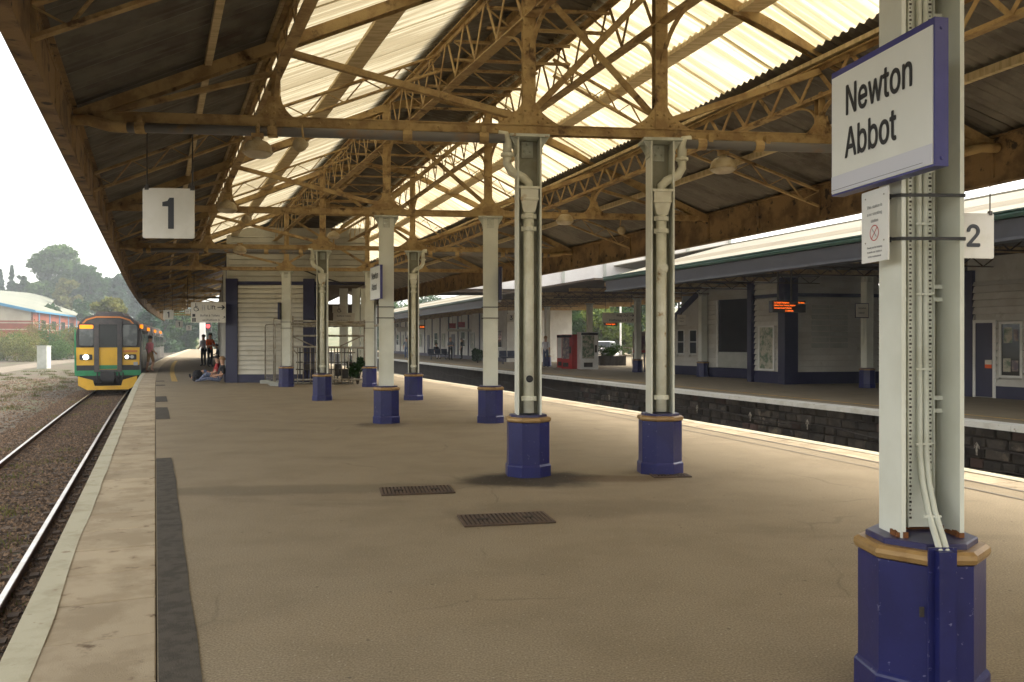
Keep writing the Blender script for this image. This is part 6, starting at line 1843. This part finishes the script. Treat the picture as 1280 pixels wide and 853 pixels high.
# vending machines, poster stand, telephone, benches, planters
def machine(label, x, yb, w, h, dpt, m, facem, rz, logo=None):
    c = G(x, yb); t = thing('vending_machine', label, 'vending machine', c, 'machines on the opposite platform', local=True, rz=rz)
    mb = MB(); mb.box((0, 0, h / 2), (w, dpt, h)); mb.build('cabinet', m, t)
    mb = MB(); mb.box((-w * .08, -dpt / 2 - .012, h * .6), (w * .68, .03, h * .62)); mb.build('front_panel', facem, t)
    mb = MB(); mb.box((0, -dpt / 2 - .015, h * .95), (w * .96, .03, h * .07)); mb.build('header', 'cloth_black', t)
    mb = MB(); mb.box((w * .36, -dpt / 2 - .02, h * .55), (w * .12, .03, h * .2)); mb.build('coin_panel', 'steel_dark', t)
    mb = MB(); mb.box((-w * .08, -dpt / 2 - .012, h * .12), (w * .5, .03, h * .12)); mb.build('delivery_flap', 'steel_dark', t)
machine('white snack machine with a poster on its side panel opposite', 734.5, 461.5, .95, 1.98, .8, 'white_paint', 'poster_mix', R(10))
machine('red drinks machine left of the white one', 715, 461, .8, 1.85, .8, 'red_paint', 'poster_dark', R(-50))
machine('second red machine at the end of the row opposite', 708, 459.5, .7, 1.85, .8, 'red_paint', 'white_paint', R(-50))
c = G(797.5, 465); t = thing('information_board', 'poster board with red framed notices in front of the grey pillar', 'notice board', c)
mb = MB(); mb.box(c + Vector((0, -.35, 1.42)), (.62, .08, 1.05), R(10)); mb.build('poster', 'poster_dark', t)
mb = MB(); mb.box(c + Vector((0, -.36, 1.0)), (.60, .09, .12), R(10)); mb.build('red_band', 'red_paint', t)
for s in (-1, 1): mb = MB(); mb.box(c + Vector((s * .27, -.33, .5)), (.05, .05, 1.0), R(10)); mb.build('leg', 'navy_paint', t)
c = G(813, 465.5); t = thing('telephone_post', 'slim red telephone post beside the poster board opposite', 'telephone', c)
mb = MB(); mb.box(c + Vector((0, 0, .9)), (.3, .3, 1.8), R(10)); mb.build('housing', 'red_paint', t); mb = MB(); mb.box(c + Vector((-.02, -.16, 1.25)), (.2, .06, .35), R(10)); mb.build('handset_panel', 'sign_black', t)
bench('blue metal bench before the gabled office', G(856, 464.5), R(20), 3); bench('bench left of the white snack machine', G(640, 455), R(15), 3); bench('bench far along the opposite platform', G(548, 449.5), R(20), 3)
c = G(765, 457)
shrub('small clipped bush in the planter behind the vending machines', c + Vector((0, 0, .55)), .8, 1.7, 'leaf_mid', 1500, .06, 9)
t = thing('planter', 'dark slatted planter holding a clipped bush opposite', 'planter', c)
for i in range(7): mb = MB(); mb.box(c + Vector((-.72 + i * .24, -.3, .3)), (.2, .05, .6)); mb.build('slat', 'steel_dark', t)
mb = MB(); mb.box(c + Vector((0, .05, .3)), (1.66, .6, .56)); mb.build('box', 'steel_dark', t)
shrub('dark bushy pot plant left of the second right pillar, opposite', G(597, 454), 1.0, 1.1, 'leaf_dark', 1300, .06, 4)
# people opposite
person('person in grey top standing on the opposite platform', G(563, 450), R(20), HANDS_UP, 'cloth_grey', 'cloth_black', 'hair_fair')
person('person in black with bare arms next to the grey top', G(577, 449.5), R(-100), {}, 'cloth_black', 'cloth_black', h=.97)
person('person in dark clothes bent forward on the far bench', G(545, 449.2), R(30), SIT_C, 'cloth_black', 'cloth_white')
person('person in blue jeans standing left of the red machines', G(682, 459.5), R(160), {}, 'cloth_white', 'cloth_denim', 'hair_fair')
person('person in grey far away beside the distant railings', G(508, 448.5), R(0), {}, 'cloth_grey', 'cloth_denim', 'hair_dark')
# cars behind
def car(label, c, rz, m, L=4.2):
    t = thing('parked_car', label, 'car', c, 'cars parked behind the station', local=True, rz=rz)
    mb = MB(); w = .86
    low = [(-L / 2, .3), (L / 2, .3), (L / 2, .75), (L / 2 - .15, .9), (L * .2, .98), (-L * .42, 1.0), (-L / 2, .85)]
    mb.prism([(x, -w, z) for x, z in low], (0, 2 * w, 0)); mb.build('body', m, t)
    mb = MB(); cab = [(-L * .42, .99), (L * .22, .97), (L * .08, 1.42), (-L * .32, 1.45)]
    mb.hexa([(cab[0][0], -w + .04, cab[0][1]), (cab[1][0], -w + .04, cab[1][1]), (cab[1][0], w - .04, cab[1][1]), (cab[0][0], w - .04, cab[0][1])], [(cab[3][0], -w + .16, cab[3][1]), (cab[2][0], -w + .16, cab[2][1]), (cab[2][0], w - .16, cab[2][1]), (cab[3][0], w - .16, cab[3][1])]); mb.build('windows', 'glass_dark', t)
    mb = MB(); mb.hexa([(-L * .33, -w + .15, 1.44), (L * .09, -w + .15, 1.42), (L * .09, w - .15, 1.42), (-L * .33, w - .15, 1.44)], [(-L * .30, -w + .2, 1.49), (L * .06, -w + .2, 1.47), (L * .06, w - .2, 1.47), (-L * .30, w - .2, 1.49)]); mb.build('roof', m, t)
    for x in (-L * .3, L * .3):
        for s in (-1, 1): mb = MB(); mb.tube([(x, s * (w - .12), .32), (x, s * (w + .02), .32)], .32, 14); mb.build('wheel', 'tyre', t)
    for s in (-1, 1):
        mb = MB(); mb.box((L / 2, s * .6, .7), (.05, .3, .14)); mb.build('headlight', 'cabinet_grey', t)
        mb = MB(); mb.box((-L / 2 + .02, s * .66, .78), (.05, .22, .16)); mb.build('tail_light', 'red_paint', t)
car('white parked car seen past the vending machines', Vector((7.2, 64, 0)), R(70), 'car_white'); car('pale parked car left of the red machines', Vector((4.4, 70, 0)), R(75), 'car_white')
car('dark car with red tail light beyond the far platform end', Vector((-14.2, 106, 0)), R(100), 'car_dark'); car('white car seen through the bay of the island building', Vector((-20.2, 112, 0)), R(80), 'car_white')
mb = MB(); ys = rng(40, 140, 5); vs = []
for y in ys: vs += [OP(y, 12.9, -.004), OP(y, 60, -.004)]
mb.add(vs, [(2 * i, 2 * i + 1, 2 * i + 3, 2 * i + 2) for i in range(len(ys) - 1)]); tag(mb.build('car_park', 'asphalt'), kind='structure')
# railings behind the platform
c0 = OP(48, 12.2); rl = thing('railing', 'grey tubular railing at the back of the opposite platform', 'railing', c0)
for z in (.55, 1.05): mb = MB(); mb.tube([OP(44, 12.2, z), OP(62, 12.2, z)], .03, 6); mb.build('rail', 'steel_tube', rl)
for y in rng(44, 62, 1.5): mb = MB(); mb.tube([OP(y, 12.2, 0), OP(y, 12.2, 1.07)], .03, 6); mb.build('post', 'steel_tube', rl)
# lamp post and trees behind the opposite platform
c = Vector(((775.5 - CX) / F * 62, 62, 0)); t = thing('lamp_post', 'slim white lamp post in the car park behind the opposite platform', 'lamp post', c)
mb = MB(); mb.tube([c, c + Vector((0, 0, 6))], .07, 8); mb.build('post', 'white_paint', t); mb = MB(); mb.box(c + Vector((0, -.3, 6)), (.25, .7, .12)); mb.build('lamp_head', 'cabinet_grey', t)
RT = [(700, 96, 9, 9, 'leaf_mid', 'mid green tree behind the red machines'), (728, 88, 7.5, 8, 'leaf_mid', 'rounded green tree left of the bright shrub, behind the opposite platform'), (752, 82, 5.2, 7.5, 'leaf_bright', 'bright yellow-green bush behind the Way Out sign'),
      (772, 90, 6, 8, 'leaf_bright', 'bright yellow-green tree right of the lamp post'), (800, 85, 8.5, 8, 'leaf_mid', 'green tree showing right of the Way Out sign'), (848, 80, 10, 8, 'leaf_dark', 'dark tree seen above the gabled office'),
      (504, 130, 8, 10, 'leaf_mid', 'far green tree beyond the end of platform 3'), (478, 140, 9, 11, 'leaf_blue', 'far bluish tree seen through the island building bay'), (530, 150, 12, 12, 'leaf_dark', 'far dark tree behind the long station building'), (1190, 60, 9, 8, 'leaf_mid', 'green tree in the gap behind the foreground pillar')]
for i, (x, Y, h, w, lm, lb) in enumerate(RT):
    tree(lb, Vector(((x - CX) / F * Y, Y, -.2)), h, w, lm, 5200, .22, 24, seed=40 + i, low=.08, group='trees behind the opposite platform')
# ------------------------------------------------------------------ left background: shrubs, warehouse, trees, hill
c = G(55, 461, -1.1); cb = thing('trackside_cabinet', 'white trackside cabinet beside the pale path', 'cabinet', c)
hh = 28 / F * c.y
mb = MB(); mb.box(c + Vector((0, 0, hh / 2)), (hh * .43, hh * .35, hh)); mb.build('housing', 'cabinet_grey', cb)
mb = MB(); mb.box(c + Vector((0, 0, hh + .03)), (hh * .47, hh * .4, .06)); mb.build('lid', 'cabinet_grey', cb)
mb = MB(); mb.box(c + Vector((0, -hh * .178, hh * .5)), (hh * .36, .02, hh * .86)); mb.build('door', 'cabinet_grey', cb)
SH = [(-22, 451, 4.0, 7, 'leaf_olive', 'olive bush at the left picture edge'), (6, 451, 3.4, 6, 'leaf_mid', 'green bush below the warehouse gable'), (26, 452, 3.6, 6, 'leaf_olive', 'broad olive bush left of the cabinet'),
      (48, 449, 5.0, 6.5, 'leaf_autumn', 'tall autumn-tinted bush behind the cabinet'), (72, 450, 4.4, 5.5, 'leaf_mid', 'green bush right of the cabinet'), (90, 449, 4.6, 6, 'leaf_olive', 'tall olive bush left of the train'), (106, 448, 4.4, 6, 'leaf_mid', 'green bush close to the train front'), (33, 448, 4.2, 5, 'leaf_autumn', 'rust-tinged bush in front of the brick wall')]
for i, (x, y, h, w, lm, lb) in enumerate(SH):
    shrub(lb, G(x, y, -1.1), h * 1.05, w * 1.15, lm, 5200, .11, 60 + i, 'bushes beside the path', k=14)
# warehouse
wc = PX(41, 426.5, 150); wc.z = -1.1
wy = wc.y; scl = wy / F
def WZ(y): return H - (y - CY) * scl
wh = thing('warehouse', 'low brick warehouse with cream cladding, blue trim and pale green roof', 'warehouse', wc)
sd = Vector((-.30, 1, 0)).normalized(); gx = Vector((-sd.y, sd.x, 0))      # long side, and gable running left
LEN, GW = 95.0, 40.0
ze, zr = WZ(389), WZ(389) + 4.6
a = wc; b = wc + sd * LEN; c_ = wc + gx * GW
wall_box(wh, 'brick_wall', a, b, -1.2, ze - .0, -.3, 0, 'brick_red')
zm = WZ(401)
wall_box(wh, 'brick_wall', c_, a, -1.2, zm, -.3, 0, 'brick_red')
mb = MB(); mid = wc + gx * GW / 2
mb.prism([Vector((c_.x, c_.y, zm)), Vector((a.x, a.y, zm)), Vector((a.x, a.y, ze)), Vector((mid.x, mid.y, zr)), Vector((c_.x, c_.y, ze))], sd * .3); mb.build('gable_cladding', 'clad_cream', wh)
for z_ in (zm - .5, zm - 1.7): wall_box(wh, 'brick_band', c_, a, z_, z_ + .18, 0, .03, 'clad_cream'); wall_box(wh, 'brick_band', a, b, z_, z_ + .18, 0, .03, 'clad_cream')
for u in range(7):
    p = a + sd * (4 + u * 8); wall_box(wh, 'pilaster', p, p + sd * .5, -1.2, ze - .1, 0, .12, 'blue_trim')
    q = a + sd * (6 + u * 8); w_ = wall_box(wh, 'window', q, q + sd * 3.2, zm - 1.4, zm + .2, 0, .05, 'glass_dark')
def roofslab(p, q, r, s_, m, name):
    mb = MB(); up = Vector((0, 0, .15)); mb.hexa([p, q, r, s_], [p + up, q + up, r + up, s_ + up]); return mb.build(name, m, wh)
E = Vector((0, 0, 1)); ov = -gx * .5
pA = Vector((a.x, a.y, ze)) + ov - sd * .6; pB = Vector((b.x, b.y, ze)) + ov; rA = Vector((mid.x, mid.y, zr)) - sd * .6; rB = rA + sd * (LEN + .6) + Vector((0, 0, 3.2))
rf = roofslab(pA, pB, rB, rA, 'roof_green', 'roof')
pC = Vector((c_.x, c_.y, ze)) - sd * .6; roofslab(rA, rB, pC + sd * (LEN + .6) + Vector((0, 0, 3.2)), pC, 'roof_green', 'roof')
mb = MB(); mb.beam(pA + Vector((0, 0, -.05)), rA + Vector((0, 0, -.05)), .2, .5); mb.build('verge_trim', 'blue_trim', wh)
mb = MB(); mb.beam(pC + Vector((0, 0, -.05)), rA + Vector((0, 0, -.05)), .2, .5); mb.build('verge_trim', 'blue_trim', wh)
mb = MB(); mb.beam(pA + Vector((0, 0, -.08)), pB + Vector((0, 0, -.08)), .2, .32); mb.build('eaves_trim', 'blue_trim', wh)
for k in range(8):      # rooflights
    y0 = 34 + k * 5.0; p = pA.lerp(rA, .25) + sd * y0; q = pA.lerp(rA, .8) + sd * y0 + Vector((0, 0, 3.2 * .8 * y0 / LEN)); p = p + Vector((0, 0, 3.2 * .25 * y0 / LEN)); up = Vector((0, 0, .17))
    mb = MB(); mb.hexa([p + up, p + sd * 1.3 + up, q + sd * 1.3 + up, q + up], [p + up * 1.4, p + sd * 1.3 + up * 1.4, q + sd * 1.3 + up * 1.4, q + up * 1.4]); mb.build('rooflight', 'cabinet_grey', wh)
# hill
def hill_h(x, y):
    f = np.clip((y - 190) / 260, 0, 1); f = f * f * (3 - 2 * f)
    return -1.3 + f * (13 + 6 * math.sin(x * .011 + 1.0) + 3 * math.sin(x * .03) + .02 * max(0, y - 450))
nx, ny = 60, 26; vs = []; fs = []
for j in range(ny):
    for i in range(nx):
        x = -520 + i * 17.0; y = 170 + j * 26.0; vs.append((x, y, float(hill_h(x, y))))
for j in range(ny - 1):
    for i in range(nx - 1): k = j * nx + i; fs.append((k, k + 1, k + nx + 1, k + nx))
mb = MB(); mb.add(vs, fs); tag(mb.build('hill', 'grass_far', smooth=True), kind='structure')
# wooded hillside that reads as one mass
pos = []; rr = random.Random(21)
while len(pos) < 330:
    y = rr.uniform(175, 520); x = rr.uniform(-.66, -.30) * y + rr.uniform(-6, 6)
    pos.append((x, y))
cl = []
for x, y in pos:
    h = rr.uniform(8, 12.5); w = rr.uniform(7, 11); z0 = float(hill_h(x, y))
    cl += crown_clumps(Vector((x, y, z0 - .5)), h, w, 6, .05, seed=rr.randint(0, 9999))
o = leaf_cloud('hillside_wood', cl, 95000, .62, 'leaf_dark', None)
tag(o, 'hazy wooded hillside behind the train', 'wood', kind='stuff')
# single trees one can tell apart
def ptree(lb, x, ytop, ybase, Y, wpx, lm, n, size, seed, cone=0.0, name='tree', k=34, low=.15):
    zb_ = H - (ybase - CY) / F * Y; zt_ = H - (ytop - CY) / F * Y
    tree(lb, Vector(((x - CX) / F * Y, Y, zb_)), zt_ - zb_, wpx / F * Y, lm, n, size, k, cone, seed, name, 'trees beyond the railway', low)
ptree('large round-headed tree rising above the warehouse roof', 76, 309, 392, 230, 78, 'leaf_mid', 16000, .48, 101, k=46, low=.1)
ptree('tall narrow conifer left of the large round tree', 15, 332, 378, 240, 18, 'leaf_blue', 6500, .42, 102, .9, 'conifer', 80, .0)
ptree('tall conifer at the left picture edge', 1, 337, 378, 242, 16, 'leaf_blue', 6500, .42, 103, .9, 'conifer', 80, .0)
ptree('low rounded tree between the conifer and the large tree', 29, 345, 380, 235, 20, 'leaf_dark', 3500, .4, 104)
ptree('broad lower tree right of the large round tree', 112, 333, 396, 225, 46, 'leaf_dark', 9000, .46, 105, k=36)
ptree('autumn-tinted tree in front of the large round tree', 84, 348, 394, 200, 34, 'leaf_olive', 6000, .4, 106)
ptree('dark tree right of the broad tree on the skyline', 148, 345, 405, 235, 50, 'leaf_blue', 9000, .46, 107, k=36)
ptree('yellow-green tree just above the train roof', 136, 372, 424, 120, 42, 'leaf_olive', 9000, .28, 108, k=34)
ptree('dark tree on the skyline left of the roof edge', 178, 352, 410, 240, 42, 'leaf_blue', 8000, .46, 109, k=30)
ptree('tree beyond the roof end above the last carriage', 206, 374, 428, 180, 44, 'leaf_mid', 8000, .38, 110, k=30)
ptree('tree behind the platform end beside the red signal', 232, 392, 432, 170, 44, 'leaf_mid', 8000, .36, 111, k=30)
ptree('tree behind the two standing staff', 262, 396, 433, 165, 46, 'leaf_dark', 8000, .36, 112, k=30)
ptree('low tree filling the gap above the train end', 190, 386, 430, 150, 36, 'leaf_blue', 6000, .34, 113, k=26)
# houses on the slope
for x, y, w, h, lb in ((39, 369, 8, 10, 'pale house gable among the trees left of the large tree'), (64, 368, 6, 10, 'small pale house below the large round tree')):
    Y = 262; c = PX(x, y + 3, Y); t = thing('house', lb, 'house', c, 'houses among the trees'); s_ = Y / F
    mb = MB(); mb.box(c, (w * s_, 3, h * s_)); mb.build('wall', 'clad_cream', t)
    mb = MB(); top = h * s_ / 2
    mb.prism([c + Vector((-w * s_ * .6, -1.7, top)), c + Vector((w * s_ * .6, -1.7, top)), c + Vector((0, -1.7, top + w * s_ * .4))], (0, 3.4, 0)); mb.build('roof', 'train_roof', t)
    mb = MB(); mb.box(c + Vector((0, -1.52, 0)), (w * s_ * .25, .06, h * s_ * .25)); mb.build('window', 'glass_dark', t)
# signal at the platform end
c = G(258, 438); c = PX(257, 436, 95); t = thing('railway_signal', 'red colour-light signal on a grey mast at the platform end', 'signal', Vector((c.x, c.y, 0)))
zs = H - (408 - CY) / F * 95
mb = MB(); mb.tube([(c.x, c.y, -.5), (c.x, c.y, zs + 1.0)], .08, 8); mb.build('mast', 'cabinet_grey', t)
mb = MB(); mb.box((c.x + .35, c.y, zs), (.6, .3, 1.2)); mb.build('head', 'train_black', t)
mb = MB(); mb.tube([(c.x + .35, c.y - .16, zs), (c.x + .35, c.y - .26, zs)], .2, 12); mb.build('lamp', 'signal_red', t)
c = PX(253, 424, 88); t = thing('platform_end_board', 'white upright board at the far platform end', 'sign', Vector((c.x, c.y, 0)))
mb = MB(); mb.box((c.x, c.y, 2.1), (.6, .1, 3.2)); mb.build('panel', 'white_paint', t); mb = MB(); mb.box((c.x, c.y + .1, .6), (.1, .08, 1.2)); mb.build('post', 'steel_dark', t)

# ------------------------------------------------------------------ the air
hm = bpy.data.materials.new('air'); hm.use_nodes = True
hn = hm.node_tree.nodes; hn.remove(hn['Principled BSDF'])
pv = hn.new('ShaderNodeVolumePrincipled'); pv.inputs['Color'].default_value = (.88, .94, 1.0, 1); pv.inputs['Density'].default_value = .0008; pv.inputs['Anisotropy'].default_value = .3
hm.node_tree.links.new(pv.outputs[0], hn['Material Output'].inputs['Volume'])
MATS['air'] = hm
mb = MB(); mb.box((-60, 340, 24), (1440, 1110, 52.4)); hz = mb.build('haze', 'air'); tag(hz, kind='stuff')
hz['label'] = 'thin pale haze filling the air over the whole place'; hz['category'] = 'haze'
